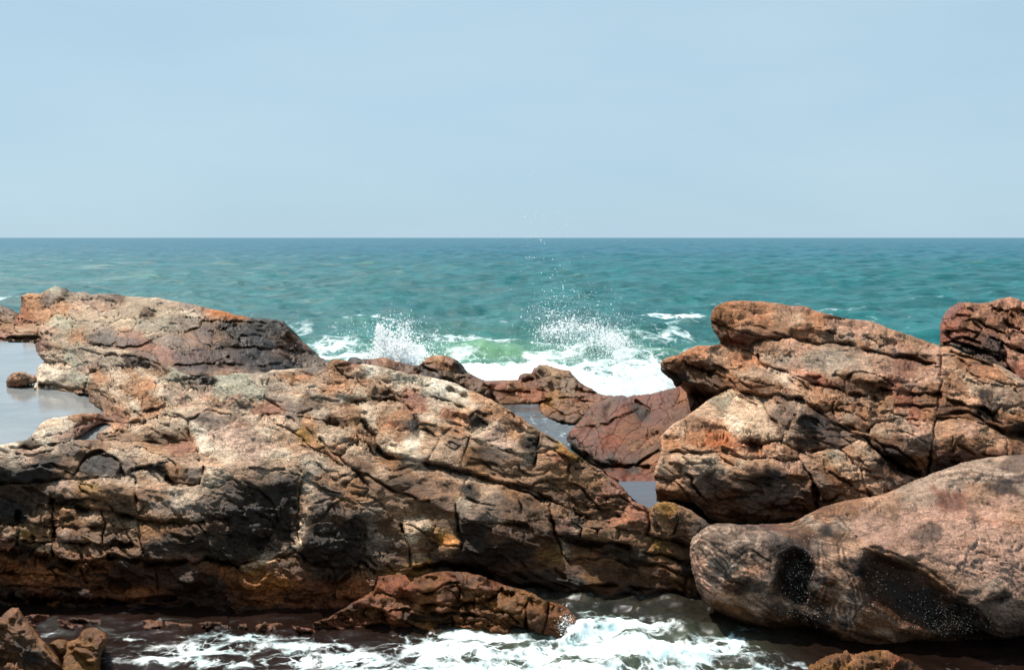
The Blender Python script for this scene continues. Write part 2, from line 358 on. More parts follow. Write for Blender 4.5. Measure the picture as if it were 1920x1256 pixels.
PARTCOUNT = 0
CRACK = .62
def rock(name, label, cat, outline, anchors, seeds, cracks=(), holes=(), group=None, step=2.0, material=None, part='rock_block',
         aniso=18, facet=(30, 13, .42), relief=1.0, edge=(18, .25), thick=1.6, scale_len=70, split=True, autocrack=.38, amp=2.0, wetz=None, wetall=0.0, tm=(.92, .90, .88), marks=(), hollows=(), ncr=0,
         sx=0, labels=None, outl_amp=1.2, basedrop=.5):
    """outline, seeds ... are traced in the photograph; everything ends up as closed rock with its own distance, depth and relief"""
    global PARTCOUNT
    material = material or MROCK
    sd_ = (len(seeds) * 7 + len(outline) * 13) % 997
    rr = np.random.default_rng(sd_)
    outl = roughen(outline, True, outl_amp, 12, sd_)
    o = np.array(outl); u0, v0 = o.min(0) - 6; u1, v1 = o.max(0) + 6
    us = np.arange(u0, u1, step); vs = np.arange(v0, v1, step); U, V = np.meshgrid(us, vs); Hh, Ww = U.shape
    D, NU, NV = seg_dist(U, V, outl, True, True)
    ins = inside(U, V, outl)
    for hp in holes:
        hp = roughen(hp, True, 1.0, 12, sd_)
        d, a, b_ = seg_dist(U, V, hp, True, True); ih = inside(U, V, hp)
        mm = d < D; NU = np.where(mm, a, NU); NV = np.where(mm, b_, NV); D = np.minimum(D, d); ins &= ~ih
    # cells
    cU, cV = U[:-1, :-1] + step / 2, V[:-1, :-1] + step / 2
    cin = inside(cU, cV, outl)
    for hp in holes: cin &= ~inside(cU, cV, hp)
    node = np.zeros(U.shape, bool)
    for a in (0, 1):
        for b_ in (0, 1): node[a:Hh - 1 + a, b_:Ww - 1 + b_] |= cin
    snap = node & (D < step * .95) & ~(ins & (D > step * .45))
    # ---- anchors -> log distance prior
    A = []
    for (x, y, kind, val) in anchors:
        Y = val if kind == 'Y' else (CAMZ - val) / float(slope(y)); A.append((x, y, math.log(Y)))
    A = np.array(A); K = np.hypot(A[:, None, 0] - A[None, :, 0], A[:, None, 1] - A[None, :, 1]); n = len(A)
    M = np.zeros((n + 1, n + 1)); M[:n, :n] = -K - 0 * np.eye(n); M[:n, n] = 1; M[n, :n] = 1
    wts = np.linalg.solve(M, np.r_[A[:, 2], 0])
    Q0 = np.full(U.shape, wts[n])
    for i in range(n): Q0 -= wts[i] * np.hypot(U - A[i, 0], V - A[i, 1])
    # ---- crack distance field
    LEDGE = np.zeros(U.shape); C = np.zeros(U.shape); barrier = np.zeros(U.shape)
    allcr = list(cracks)
    ylo, yhi = o[:, 1].min(), o[:, 1].max(); xlo, xhi = max(o[:, 0].min(), -60), min(o[:, 0].max(), 1980)
    made = 0
    while made < ncr:      # secondary fractures: most follow the layering, some cross it
        x, y = rr.uniform(xlo, xhi), rr.uniform(ylo, yhi)
        if not inside(np.array([x]), np.array([y]), outl)[0]: continue
        cross = rr.random() < .2; a = R(aniso + rr.normal() * 11) if not cross else R(aniso + 90 + rr.normal() * 22)
        L = rr.uniform(9, 24) if cross else 16 + rr.exponential(34); n_ = max(3, int(L / 9)); P_ = [(x, y)]
        for _ in range(n_):
            a += rr.normal() * .24; x += L / n_ * math.cos(a); y += L / n_ * math.sin(a) * .9; P_.append((x, y))
        allcr.append((P_, rr.uniform(1.5, 2.5), rr.uniform(.05, .20) * (.6 if cross else 1))); made += 1
    for k, cr in enumerate(allcr):
        w, dep = (2.6, .07)
        pts = cr
        if isinstance(cr, tuple) and isinstance(cr[0], list): pts, w, dep = cr
        pts = roughen(pts, False, 1.8 if k < len(cracks) else .8, 11, sd_ + k); pa = np.array(pts); mg = 55 if k < len(cracks) else 26
        a0, a1 = max(0, int((pa[:, 0].min() - mg - u0) / step)), int((pa[:, 0].max() + mg - u0) / step) + 1
        b0, b1 = max(0, int((pa[:, 1].min() - mg - v0) / step)), int((pa[:, 1].max() + mg - v0) / step) + 1
        sl = (slice(b0, b1), slice(a0, a1)); Uw, Vw = U[sl], V[sl]
        if Uw.size == 0: continue
        d, nu_, nv_ = seg_dist(Uw, Vw, pts, False, True)
        nk_ = vnoise(np.c_[Uw.ravel() / 26, Vw.ravel() / 18, np.full(Uw.size, k * 1.37)], sd_).reshape(Uw.shape)
        wv = w * .62 * (1 + .55 * nk_)
        dd_ = dep * CRACK * np.clip(.75 + .9 * nk_, .05, 1.4)
        C[sl] = np.maximum(C[sl], dd_ * np.exp(-(d / np.maximum(wv, .9)) ** 1.5))
        below = np.clip((Vw - nv_) / (d + .7), 0, 1)
        LEDGE[sl] = np.maximum(LEDGE[sl], dd_ * (.55 if k < len(cracks) else .8) * below * np.exp(-d / (5 + 26 * dep)))
        if k < len(cracks): barrier[sl] = np.maximum(barrier[sl], 14 * (d < 3.0))
    # ---- facet labels: cheapest way from each seed, cracks are walls
    th = R(aniso); ct, st_ = math.cos(th), math.sin(th)
    nz = vnoise(np.c_[U.ravel() / 16, V.ravel() / 9, np.zeros(U.size)], sd_).reshape(U.shape) * .55 + 1.0
    nz += .3 * vnoise(np.c_[U.ravel() / 5, V.ravel() / 4, np.ones(U.size)], sd_).reshape(U.shape)
    cost = np.maximum(nz, .25) + barrier
    moves = []
    for dx in (-1, 0, 1):
        for dy in (-1, 0, 1):
            if dx or dy:
                a = dx * ct + dy * st_; b_ = -dx * st_ + dy * ct; moves.append((dx, dy, math.hypot(a, b_ * 1.9)))
    lab = np.full(U.shape, -1); best = {}
    SE = []
    for s in seeds:
        x, y, nk, ck = s[:4]; key = s[4] if len(s) > 4 else None
        SE.append((x, y, nk, ck, key))
    labf = [-1] * (Hh * Ww); dist = [1e18] * (Hh * Ww); costf = cost.ravel().tolist(); nodef = node.ravel().tolist(); hq = []
    for i, s in enumerate(SE):
        j = int(round((s[0] - u0) / step)); k = int(round((s[1] - v0) / step))
        if 0 <= j < Ww and 0 <= k < Hh: dist[k * Ww + j] = 0; labf[k * Ww + j] = i; hq.append((0.0, k * Ww + j))
    heapq.heapify(hq)
    while hq:
        d, idx = heapq.heappop(hq)
        if d > dist[idx]: continue
        x = idx % Ww; y = idx // Ww; l = labf[idx]
        for dx, dy, c_ in moves:
            X = x + dx; Yy = y + dy
            if 0 <= X < Ww and 0 <= Yy < Hh:
                j = Yy * Ww + X; nd = d + c_ * costf[j] * (1 if nodef[j] else 3)
                if nd < dist[j]: dist[j] = nd; labf[j] = l; heapq.heappush(hq, (nd, j))
    lab = np.array(labf).reshape(U.shape)
    # ---- wanted normals per node, with fractured jitter
    nn = np.array([NRM[s[2]] if isinstance(s[2], str) else s[2] for s in SE], float); nn += rr.normal(size=nn.shape) * .09
    N = nn[lab]
    for (cw, ch, am, sq) in ((facet[0], facet[1], facet[2], 0), (facet[0] * .42, facet[1] * .5, facet[2] * 1.0, 20), (facet[0] * .2, facet[1] * .25, facet[2] * .45, 60), (facet[0] * 2.2, facet[1] * 2.2, facet[2] * .5, 40), (facet[0] * 2.4, facet[1] * .62, facet[2] * .85, 80), (facet[0] * 1.1, facet[1] * .34, facet[2] * .8, 100)):
        wu = U + 6 * vnoise(np.c_[U.ravel() / 24, V.ravel() / 14, np.full(U.size, 3.)], sd_ + sq).reshape(U.shape)
        wv_ = V + 5 * vnoise(np.c_[U.ravel() / 24, V.ravel() / 14, np.full(U.size, 7.)], sd_ + sq + 1).reshape(U.shape)
        p = np.c_[((wu * ct + wv_ * st_) / cw).ravel(), ((-wu * st_ + wv_ * ct) / ch).ravel(), np.full(U.size, .5)]
        i0 = np.floor(p).astype(np.int64); bd = np.full(len(p), 1e9); jn = np.zeros((len(p), 3))
        for a in (-1, 0, 1):
            for b_ in (-1, 0, 1):
                jx, jy = i0[:, 0] + a, i0[:, 1] + b_; jz = np.full(len(p), sd_ + sq)
                d = (p[:, 0] - jx - _h(jx, jy, jz, 1)) ** 2 + (p[:, 1] - jy - _h(jx, jy, jz, 2)) ** 2
                m_ = d < bd; bd = np.where(m_, d, bd)
                jj = np.stack([_h(jx, jy, jz, 3) - .5, _h(jx, jy, jz, 4) - .5, _h(jx, jy, jz, 5) - .5], -1)
                jn = np.where(m_[:, None], jj, jn)
        N = N + jn.reshape(N.shape) * 2 * am * (np.array([.55, .9, 1.7]) if sq >= 80 else np.array([1, .7, 1.15]))
    N = (boxblur(N, 1) + N) * .5
    N /= np.linalg.norm(N, axis=-1, keepdims=True)
    # ---- integrate
    r0 = ray(U, V); rU = (ray(U + .5, V) - ray(U - .5, V)); rV = (ray(U, V + .5) - ray(U, V - .5))
    den = np.minimum((N * r0).sum(-1), -.14)
    gu = np.clip(-(N * rU).sum(-1) / den, -.012, .012) * step; gv = np.clip(-(N * rV).sum(-1) / den, -.012, .012) * step
    nd = node
    ex = nd[:, 1:] & nd[:, :-1]; ey = nd[1:] & nd[:-1]
    gx = np.where(ex, .5 * (gu[:, 1:] + gu[:, :-1]), 0); gy = np.where(ey, .5 * (gv[1:] + gv[:-1]), 0)
    lam = (step / scale_len) ** 2
    def Aop(q):
        r_ = lam * q; dx = np.where(ex, q[:, 1:] - q[:, :-1], 0); dy = np.where(ey, q[1:] - q[:-1], 0)
        r_ = r_.copy(); r_[:, 1:] += dx; r_[:, :-1] -= dx; r_[1:] += dy; r_[:-1] -= dy
        return r_ * nd
    bb = lam * Q0; bb[:, 1:] += gx; bb[:, :-1] -= gx; bb[1:] += gy; bb[:-1] -= gy; bb *= nd
    q = Q0 * nd; res = bb - Aop(q); p_ = res.copy(); rs = (res * res).sum()
    for it in range(220):
        Ap = Aop(p_); al = rs / ((p_ * Ap).sum() + 1e-30); q += al * p_; res -= al * Ap; rn = (res * res).sum()
        if rn < 1e-12: break
        p_ = res + rn / rs * p_; rs = rn
    q = np.where(nd, q, Q0)
    Y = np.exp(q)
    # ---- blocks, automatic joints
    keys = {}; blk = np.zeros(len(SE), int)
    for i, s in enumerate(SE):
        k = s[4] if s[4] is not None else ('_', i)
        blk[i] = keys.setdefault(k, len(keys))
    B = blk[lab]
    bd = np.zeros(U.shape); k1 = np.zeros(U.shape)
    for ax in (0, 1):
        a_, b_ = (B[:, 1:], B[:, :-1]) if ax else (B[1:], B[:-1])
        hsh = _h(np.minimum(a_, b_).ravel(), np.maximum(a_, b_).ravel(), np.full(a_.size, sd_), 9).reshape(a_.shape)
        e = (a_ != b_) & (hsh < autocrack); st2 = np.where(e, .015 + .11 * (hsh / max(autocrack, .01)), 0)
        if ax: bd[:, 1:] = np.maximum(bd[:, 1:], st2)
        else: bd[1:] = np.maximum(bd[1:], st2)
    sm = boxblur(bd, 1) * 1.8 + bd * .2
    C = np.maximum(C, sm)
    wdt, T_ = edge
    x = np.clip(D / wdt, 0, 1); rnd = T_ * (1 - np.sqrt(np.clip(1 - (1 - x) ** 2, 0, 1)))
    outside_frame = (U < -5) | (U > 1925) | (V > 1262)
    for pts, w, dep_ in hollows:
        dh = seg_dist(U, V, pts, True); ih = inside(U, V, pts); xh = np.clip(np.where(ih, dh, 0) / w, 0, 1); LEDGE = LEDGE + dep_ * (xh * xh * (3 - 2 * xh)) / relief
    Ys = Y + ((C + LEDGE) * relief + rnd) * (Y / 15.0) ** .5
    UU = np.where(snap, NU, U); VV = np.where(snap, NV, V)
    P = ray(UU, VV) * Ys[..., None]; P[..., 2] += CAMZ
    # ---- normals + solid noise relief
    gUx = np.gradient(P, axis=1); gVx = np.gradient(P, axis=0); NN = np.cross(gVx, gUx)
    NN = boxblur(NN, 2); NN /= np.linalg.norm(NN, axis=-1, keepdims=True) + 1e-12
    NN = np.where((NN * ray(U, V)).sum(-1, keepdims=True) > 0, -NN, NN)
    idx = np.flatnonzero(node.ravel()); Pn = P.reshape(-1, 3)[idx]; fr = Pn @ FOL
    px = (Ys.ravel()[idx] / F)      # metres per pixel
    wp = fr + .12 * np.c_[fbm(fr * 2.2, 3, 11), fbm(fr * 2.2, 3, 12), fbm(fr * 2.2, 3, 13)]
    w1, e1 = worley_facets(wp * np.array([2.0, 2.2, 6.0]), 3)
    w2, e2 = worley_facets(wp * np.array([5.5, 6.0, 17.0]), 13)
    f1 = fbm(fr * np.array([1.5, 1.5, 4.0]), 5, 21, .55); f2 = fbm(fr * np.array([9., 9, 26.]), 4, 31, .6)
    w3, e3 = worley_facets(wp * np.array([14.0, 14.0, 26.0]), 23)
    gate = np.clip(.5 + 1.4 * fbm(fr * .9, 2, 51), .12, 1.25)
    sw = fr[:, 2] + .10 * fbm(fr * np.array([1.1, 1.1, 1.1]), 4, 71) + .02 * fbm(fr * 6, 3, 72)
    saw = (sw * 2.7) % 1.0; saw2 = (sw * 8.3 + .35 * vnoise(fr * 1.7, 75)) % 1.0
    g2 = np.clip(.35 + 1.6 * fbm(fr * np.array([.9, .9, 1.8]), 3, 73), 0, 1.2)
    disp = relief * (g2 * (.055 * (saw - .5) * (1 - np.exp(-(1 - saw) * 30)) + .034 * (saw2 - .5) - .050 * np.exp(-((1 - saw) / .07) ** 2) - .022 * np.exp(-((1 - saw2) / .13) ** 2)) + gate * (.060 * w1 + .030 * w2 - .035 * np.exp(-(e1 / .06) ** 2) * (vnoise(fr * 1.3, 61) > -.1) - .024 * np.exp(-(e2 / .09) ** 2)) + .009 * w3 * gate + .018 * f1 + .014 * f2)
    fade = np.clip(D.ravel()[idx] / 6, .25, 1)
    Pn = Pn + NN.reshape(-1, 3)[idx] * (disp * fade * amp / 2.0)[:, None]
    Pf = P.reshape(-1, 3).copy(); Pf[idx] = Pn
    # ---- tint + wetness
    tc = np.array([PAL[s[3]] for s in SE])
    tc = tc * (1 + rr.normal(size=(len(SE), 1)) * .07)
    wu = (np.arange(Ww)[None, :] + 5 * vnoise(np.c_[U.ravel() / 11, V.ravel() / 8, np.full(U.size, 5.)], sd_ + 3).reshape(U.shape)).round().astype(int).clip(0, Ww - 1)
    wv_ = (np.arange(Hh)[:, None] + 4 * vnoise(np.c_[U.ravel() / 11, V.ravel() / 8, np.full(U.size, 8.)], sd_ + 4).reshape(U.shape)).round().astype(int).clip(0, Hh - 1)
    TC = np.log(tc[lab])[wv_, wu]; TC = np.exp(boxblur(TC, 3) * .5 + boxblur(TC, 1) * .5) * np.array(tm)
    # traced patina, pale patches, veins and bands; fronts, undersides and hollows get painted shade
    wU = U + 4 * vnoise(np.c_[U.ravel() / 13, V.ravel() / 9, np.full(U.size, 2.)], sd_ + 7).reshape(U.shape) + 2 * vnoise(np.c_[U.ravel() / 4, V.ravel() / 3, np.full(U.size, 4.)], sd_ + 8).reshape(U.shape)
    wV = V + 3 * vnoise(np.c_[U.ravel() / 13, V.ravel() / 9, np.full(U.size, 6.)], sd_ + 9).reshape(U.shape) + 1.5 * vnoise(np.c_[U.ravel() / 4, V.ravel() / 3, np.full(U.size, 9.)], sd_ + 8).reshape(U.shape)
    lU = U + 1.6 * vnoise(np.c_[U.ravel() / 16, V.ravel() / 12, np.full(U.size, 3.)], sd_ + 6).reshape(U.shape); lV = V + 1.6 * vnoise(np.c_[U.ravel() / 16, V.ravel() / 12, np.full(U.size, 5.)], sd_ + 6).reshape(U.shape)
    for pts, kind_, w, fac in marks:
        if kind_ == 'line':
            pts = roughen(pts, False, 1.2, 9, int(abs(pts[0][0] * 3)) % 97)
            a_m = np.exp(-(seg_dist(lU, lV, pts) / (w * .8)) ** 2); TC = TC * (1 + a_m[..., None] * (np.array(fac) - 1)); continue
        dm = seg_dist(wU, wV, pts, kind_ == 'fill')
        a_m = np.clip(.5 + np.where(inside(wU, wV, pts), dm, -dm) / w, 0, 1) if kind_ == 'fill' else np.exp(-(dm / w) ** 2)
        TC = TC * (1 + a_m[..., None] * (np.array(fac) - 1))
    dark = (tc[lab].mean(-1) < .135).astype(float); WT = boxblur(dark * .8, 5)
    if wetz is not None:
        zz = Pf.reshape(Hh, Ww, 3)[..., 2]; WT = np.maximum(WT, np.clip((wetz - zz) / .5, 0, 1))
        wf = np.clip((wetz - zz) / .6, 0, 1)[..., None]
        TC = TC * (1 - wf * np.array([.32, .46, .60]))
    if wetall: WT = np.maximum(WT, wetall); TC = TC * (1 - .38 * wetall)
    WTf = WT.ravel(); TCf = TC.reshape(-1, 3)
    # ---- root
    base = Pf[idx]; c0 = np.array([base[:, 0].mean(), base[:, 1].mean(), max(base[:, 2].min(), -.2)])
    root = None
    if split:
        root = empty(name, c0); tag(root, label, cat, group)
    # cell labels
    cl = B[:-1, :-1].copy(); cl[~cin] = -1
    # every connected patch of stone is a block of its own; slivers join their neighbour
    ch, cw_ = cl.shape; fl = cl.ravel().tolist(); comp = [-1] * len(fl); sizes = []
    for st in range(len(fl)):
        if fl[st] < 0 or comp[st] >= 0: continue
        c_id = len(sizes); comp[st] = c_id; stack = [st]; mem = [st]; adj = {}
        while stack:
            a = stack.pop(); x = a % cw_
            for b_ in ((a - 1) if x > 0 else -1, (a + 1) if x < cw_ - 1 else -1, a - cw_, a + cw_):
                if b_ < 0 or b_ >= len(fl) or fl[b_] < 0: continue
                if fl[b_] == fl[st]:
                    if comp[b_] < 0: comp[b_] = c_id; stack.append(b_); mem.append(b_)
                elif comp[b_] >= 0: adj[comp[b_]] = adj.get(comp[b_], 0) + 1
        if len(mem) < 40 and adj:
            t_ = max(adj, key=adj.get)
            for q_ in mem: comp[q_] = t_
            sizes.append(0); sizes[t_] += len(mem)
        else: sizes.append(len(mem))
    cl = np.array(comp).reshape(ch, cw_); keys = {i: i for i in range(len(sizes))}
    gid = np.arange(Hh * Ww).reshape(Hh, Ww)
    quads_all = np.stack([gid[:-1, :-1], gid[1:, :-1], gid[1:, 1:], gid[:-1, 1:]], -1)
    def build(sel, nm, par, push=.35):
        qd = quads_all[sel]
        if len(qd) < 3: return None
        ed = np.concatenate([qd[:, [0, 1]], qd[:, [1, 2]], qd[:, [2, 3]], qd[:, [3, 0]]]).astype(np.int64)
        key = ed[:, 0] * (Hh * Ww) + ed[:, 1]; rev = ed[:, 1] * (Hh * Ww) + ed[:, 0]
        be = ed[~np.isin(key, rev)]
        used = np.unique(qd); mp = np.full(Hh * Ww, -1); mp[used] = np.arange(len(used))
        bv = np.unique(be); mb = np.full(Hh * Ww, -1); mb[bv] = np.arange(len(bv)) + len(used)
        Vv = Pf[used]; Bv = Pf[bv].copy(); dirv = Bv - np.array([0, 0, CAMZ]); dirv /= np.linalg.norm(dirv, axis=1, keepdims=True)
        cen = Pf[bv].mean(0); Bv = Bv + dirv * push; Bv = Bv + (cen - Pf[bv]) * .04
        fc = np.concatenate([mp[qd], np.stack([mp[be[:, 1]], mp[be[:, 0]], mb[be[:, 0]], mb[be[:, 1]]], -1)])
        allv = np.concatenate([Vv, Bv]); tc_ = np.concatenate([TCf[used], TCf[bv]]); wt_ = np.concatenate([WTf[used], WTf[bv]])
        org = c0
        me = fast_mesh(nm, allv - org, fc, 4, dict(tint=tc_, wet=wt_)); me.materials.append(material)
        ob = bpy.data.objects.new(nm, me); link(ob, par)
        if par is None: ob.location = c0
        return ob
    nb = 0
    small = np.zeros(cl.shape, bool)
    if split:
        for bk in range(len(keys)):
            sel = cl == bk; c_ = int(sel.sum())
            if c_ == 0: continue
            if c_ < 25: small |= sel; continue
            build(sel, part, root); nb += 1; PARTCOUNT += 1
        if small.any(): build(small, part, root)
        holder = root
    else:
        holder = build(cl >= 0, name, None, .3); tag(holder, label, cat, group)
    # ---- closed core behind the faces: gives the rock its body
    k = 5
    gu_ = list(range(0, Ww, k)); gv_ = list(range(0, Hh, k)); IU, IV = np.meshgrid(gu_, gv_)
    okn = (ins & (D > 3.5 + 0 * D))[IV, IU] & node[IV, IU]
    okc = okn[:-1, :-1] & okn[1:, :-1] & okn[1:, 1:] & okn[:-1, 1:]
    if okc.sum() > 4:
        hh, ww = IU.shape; g2 = np.arange(hh * ww).reshape(hh, ww)
        q2 = np.stack([g2[:-1, :-1], g2[1:, :-1], g2[1:, 1:], g2[:-1, 1:]], -1)[okc]
        ed = np.concatenate([q2[:, [0, 1]], q2[:, [1, 2]], q2[:, [2, 3]], q2[:, [3, 0]]]).astype(np.int64)
        NNn = hh * ww; key = ed[:, 0] * NNn + ed[:, 1]; rev = ed[:, 1] * NNn + ed[:, 0]; be = ed[~np.isin(key, rev)]
        Ysm = boxblur(np.where(node, Ys, Y), 3)
        Yc = Ysm[IV, IU] + .26; rc = ray(U[IV, IU], V[IV, IU])
        front = (rc * Yc[..., None] + np.array([0, 0, CAMZ])).reshape(-1, 3)
        Yb = Yc + thick; back = (rc * Yb[..., None] + np.array([0, 0, CAMZ])).reshape(-1, 3)
        cm = back[np.unique(q2)].mean(0); back = back + (cm - back) * .12; back[:, 2] -= basedrop * .3 * thick
        used = np.unique(q2); mp = np.full(NNn, -1); mp[used] = np.arange(len(used)); nu = len(used)
        vv = np.concatenate([front[used], back[used]])
        fc = np.concatenate([mp[q2], mp[q2][:, ::-1] + nu, np.stack([mp[be[:, 1]], mp[be[:, 0]], mp[be[:, 0]] + nu, mp[be[:, 1]] + nu], -1)])
        tcc = TC[IV, IU].reshape(-1, 3)[used]; wtc = WT[IV, IU].ravel()[used]
        me = fast_mesh('rock_core', vv - c0, fc, 4, dict(tint=np.r_[tcc, tcc], wet=np.r_[wtc, wtc])); me.materials.append(material)
        ob = bpy.data.objects.new('rock_core', me); link(ob, holder)
    return holder, dict(Pf=Pf.reshape(Hh, Ww, 3), NN=NN, u0=u0, v0=v0, step=step, node=node, c0=c0)

# ================================================================== the setting: sea, channel, pools
POOLZ, CHZ = 1.8, .5
CH2Z = .5

def sea_grid(vlo, vhi, dv, ulo, uhi, du, zbase, extra_far=True):
    vs = np.arange(vhi, vlo, -dv)
    s = slope(vs); Yr = (CAMZ - zbase) / s
    if extra_far: Yr = np.r_[Yr, Yr[-1] * np.geomspace(1.15, 60, 24)]
    a = (np.arange(ulo, uhi, du) - 960) / F / CP * .995
    YY, AA = np.meshgrid(Yr, a, indexing='ij')
    return AA * YY, YY
# --- open sea
Yr = [21.0]
while Yr[-1] < 2600: Yr.append(Yr[-1] + max(.27, .0072 * Yr[-1]))
Yr = np.r_[Yr, Yr[-1] * np.geomspace(1.1, 40, 26)]
a_ = (np.arange(-700, 2620, 3.8) - 960) / F / CP * .995
Y, A__ = np.meshgrid(Yr, a_, indexing='ij'); X = A__ * Y
Hh, Ww = X.shape; xf, yf = X.ravel(), Y.ravel()
z = np.zeros(xf.size); rr = np.random.default_rng(4)
for k in range(30):
    L = .62 * 1.135 ** k; th = R(90 + rr.normal() * 48); kx, ky = math.cos(th) * 2 * math.pi / L, math.sin(th) * 2 * math.pi / L
    amp = .0200 * L ** .62; loc_dy = np.gradient(Y, axis=0).ravel()
    fade = np.clip((L / (np.abs(loc_dy) * 2.0)) - .6, 0, 1)
    ph = kx * xf + ky * yf + rr.random() * 6.28 + 1.2 * vnoise(np.c_[xf / (L * 3), yf / (L * 3), np.full(xf.size, k * 3.1)], k)
    z += amp * fade * (1 - 2 * np.abs(np.sin(ph / 2)) ** 1.3) * (.55 + .9 * np.clip(vnoise(np.c_[xf / (L * 4), yf / (L * 4), np.full(xf.size, k * 1.7)], 40 + k) + .4, 0, 1.4))
def bump_at(u, v, ru, rv_, h):
    """a swell crest standing at the place seen at pixel (u, v)"""
    Yc = CAMZ / float(slope(v)); xc = float(ray(u, v)[0]) * Yc; sx_ = ru / F * Yc; sy_ = abs(CAMZ / float(slope(v + rv_)) - Yc)
    return h * np.exp(-((xf - xc) / sx_) ** 2 - ((yf - yc_(Yc)) / sy_) ** 2)
yc_ = lambda q: q
for (u, v, ru, rv_, h) in [(930, 655, 90, 10, .26), (860, 618, 60, 5, .35), (1180, 665, 110, 10, .4), (1010, 700, 160, 14, .25), (1190, 618, 60, 5, .3), (650, 612, 60, 6, .35), (1320, 640, 60, 8, .35), (1180, 720, 70, 9, .5), (740, 672, 60, 8, .6), (1010, 590, 60, 5, .3)]:
    z += bump_at(u, v, ru, rv_, h)
pu, pv = project(np.c_[xf, yf, np.zeros(xf.size)])
fo = np.zeros(xf.size)
for (u, v, ru, rv_, d) in [(1010, 705, 200, 26, 1.2), (1120, 735, 130, 16, 1.3), (830, 700, 90, 22, 1.0), (960, 630, 140, 8, 1.15), (870, 636, 50, 7, .8), (1120, 650, 110, 16, .75), (1200, 690, 80, 26, .85),
        (740, 668, 60, 18, 1.2), (620, 640, 50, 22, .70), (590, 660, 40, 10, .9), (680, 660, 60, 14, .6), (570, 615, 28, 9, .5), (1265, 586, 62, 5, .95), (1100, 588, 120, 4, .45), (960, 596, 60, 4, .5),
        (1260, 622, 60, 8, .62), (1230, 655, 60, 10, .8), (1300, 648, 60, 7, .6), (1610, 594, 40, 4, .8), (1290, 606, 60, 4, .35), (1010, 665, 120, 14, .72), (880, 665, 60, 12, .66), (800, 625, 90, 6, .45),
        (10, 553, 40, 4, .9), (1560, 580, 60, 3, .35), (520, 585, 60, 3, .25), (700, 600, 60, 4, .3), (780, 588, 80, 3, .3), (1330, 600, 60, 3, .25), (1700, 600, 60, 5, .5)]:
    fo = np.maximum(fo, d * np.exp(-(((pu - u) / ru) ** 2 + ((pv - v) / rv_) ** 2) ** 1.0))
gw = np.exp(-((pu - 935) / 55) ** 2 - ((pv - 657) / 8) ** 2); fo *= 1 - .60 * gw
gw2 = np.exp(-((pu - 1260) / 40) ** 2 - ((pv - 662) / 7) ** 2); fo *= .72 * (1 - .5 * gw2)
fo += (pv > 560) * .10 * np.clip(vnoise(np.c_[xf / 3.5, yf / 3, z * 0], 77), 0, 1) + .06 * (pv > 545)
z += .10 * np.clip(fo, 0, 1.2) * (.5 + fbm(np.c_[xf * 1.3, yf * .9, z * 0], 4, 66)) * (yf < 90)
murk = np.clip(gw * .8 + gw2 * .7 + .5 * np.exp(-((pu - 960) / 330) ** 2 - ((pv - 665) / 45) ** 2) + .45 * np.clip((z - .16) / .35, 0, 1) * np.clip(vnoise(np.c_[xf / 7, yf / 4, z * 0], 70) + .3, 0, 1) * (yf < 200), 0, 1)
gid = np.arange(Hh * Ww).reshape(Hh, Ww)
q = np.stack([gid[:-1, :-1], gid[:-1, 1:], gid[1:, 1:], gid[1:, :-1]], -1).reshape(-1, 4)
MSEA = water_material('sea water', (.004, .082, .092), (.006, .106, .110), far=(.006, .086, .126), rough=.3, bump=1.5,
                      foam=(.9, 1.1, .9, (.75, .5, 1)), wscale=(.14, .45, 1), murk=(.10, .24, .13), spec=.16, wave=(.45, 1.0))
me = fast_mesh('sea', np.c_[xf, yf, z], q, 4, dict(foam=fo, murk=murk)); me.materials.append(MSEA)
sea = link(bpy.data.objects.new('sea', me)); tag(sea, 'teal green open sea with foam along the rocks', kind='structure')
# --- sea bed under everything
me = fast_mesh('sea_bed', [(-60, 2, -1.6), (60, 2, -1.6), (60, 60, -1.6), (-60, 60, -1.6)], [(0, 1, 2, 3)], 4); me.materials.append(MBED)
tag(link(bpy.data.objects.new('sea_bed', me)), 'dark sea bed under the rocks', kind='structure')

# --- surging channel in the foreground
X, Y = sea_grid(1060, 1420, 1.6, -500, 2420, 2.6, 0.0, False)
Hh, Ww = X.shape; xf, yf = X.ravel(), Y.ravel(); pu, pv = project(np.c_[xf, yf, 0 * xf])
p3 = np.c_[xf, yf, 0 * xf]
rough_ = .25 + 1.0 * np.exp(-((pu - 1130) / 260) ** 2)
z = rough_ * (.13 * fbm(p3 * 1.3, 5, 5) + .09 * (1 - 2 * np.abs(fbm(p3 * np.array([1.6, 2.4, 1]) + 3, 4, 8))))
murkz = z.copy(); z += .16 * np.exp(-((pu - 1085) / 26) ** 2 - ((pv - 1195) / 14) ** 2) + .12 * np.exp(-((pu - 1250) / 70) ** 2 - ((pv - 1235) / 12) ** 2) + .07 * np.exp(-((pu - 900) / 50) ** 2 - ((pv - 1225) / 9) ** 2)
fo = np.zeros(xf.size)
for (u, v, ru, rv_, d) in [(640, 1238, 180, 26, .60), (850, 1225, 150, 26, .76), (900, 1200, 130, 10, .72), (1090, 1195, 60, 24, .95), (1100, 1230, 200, 26, .80), (1250, 1235, 110, 20, .95), (1180, 1183, 90, 14, .80), (1210, 1212, 130, 14, .85), (1330, 1215, 80, 20, .66),
        (330, 1215, 140, 16, .46), (480, 1200, 160, 10, .42), (1400, 1235, 50, 20, .35), (420, 1245, 120, 12, .56), (1000, 1275, 600, 30, .75), (250, 1200, 50, 6, .5), (300, 1238, 90, 12, .60), (560, 1212, 120, 8, .58), (390, 1222, 120, 8, .56)]:
    fo = np.maximum(fo, d * np.exp(-(((pu - u) / ru) ** 2 + ((pv - v) / rv_) ** 2) ** 1.0))
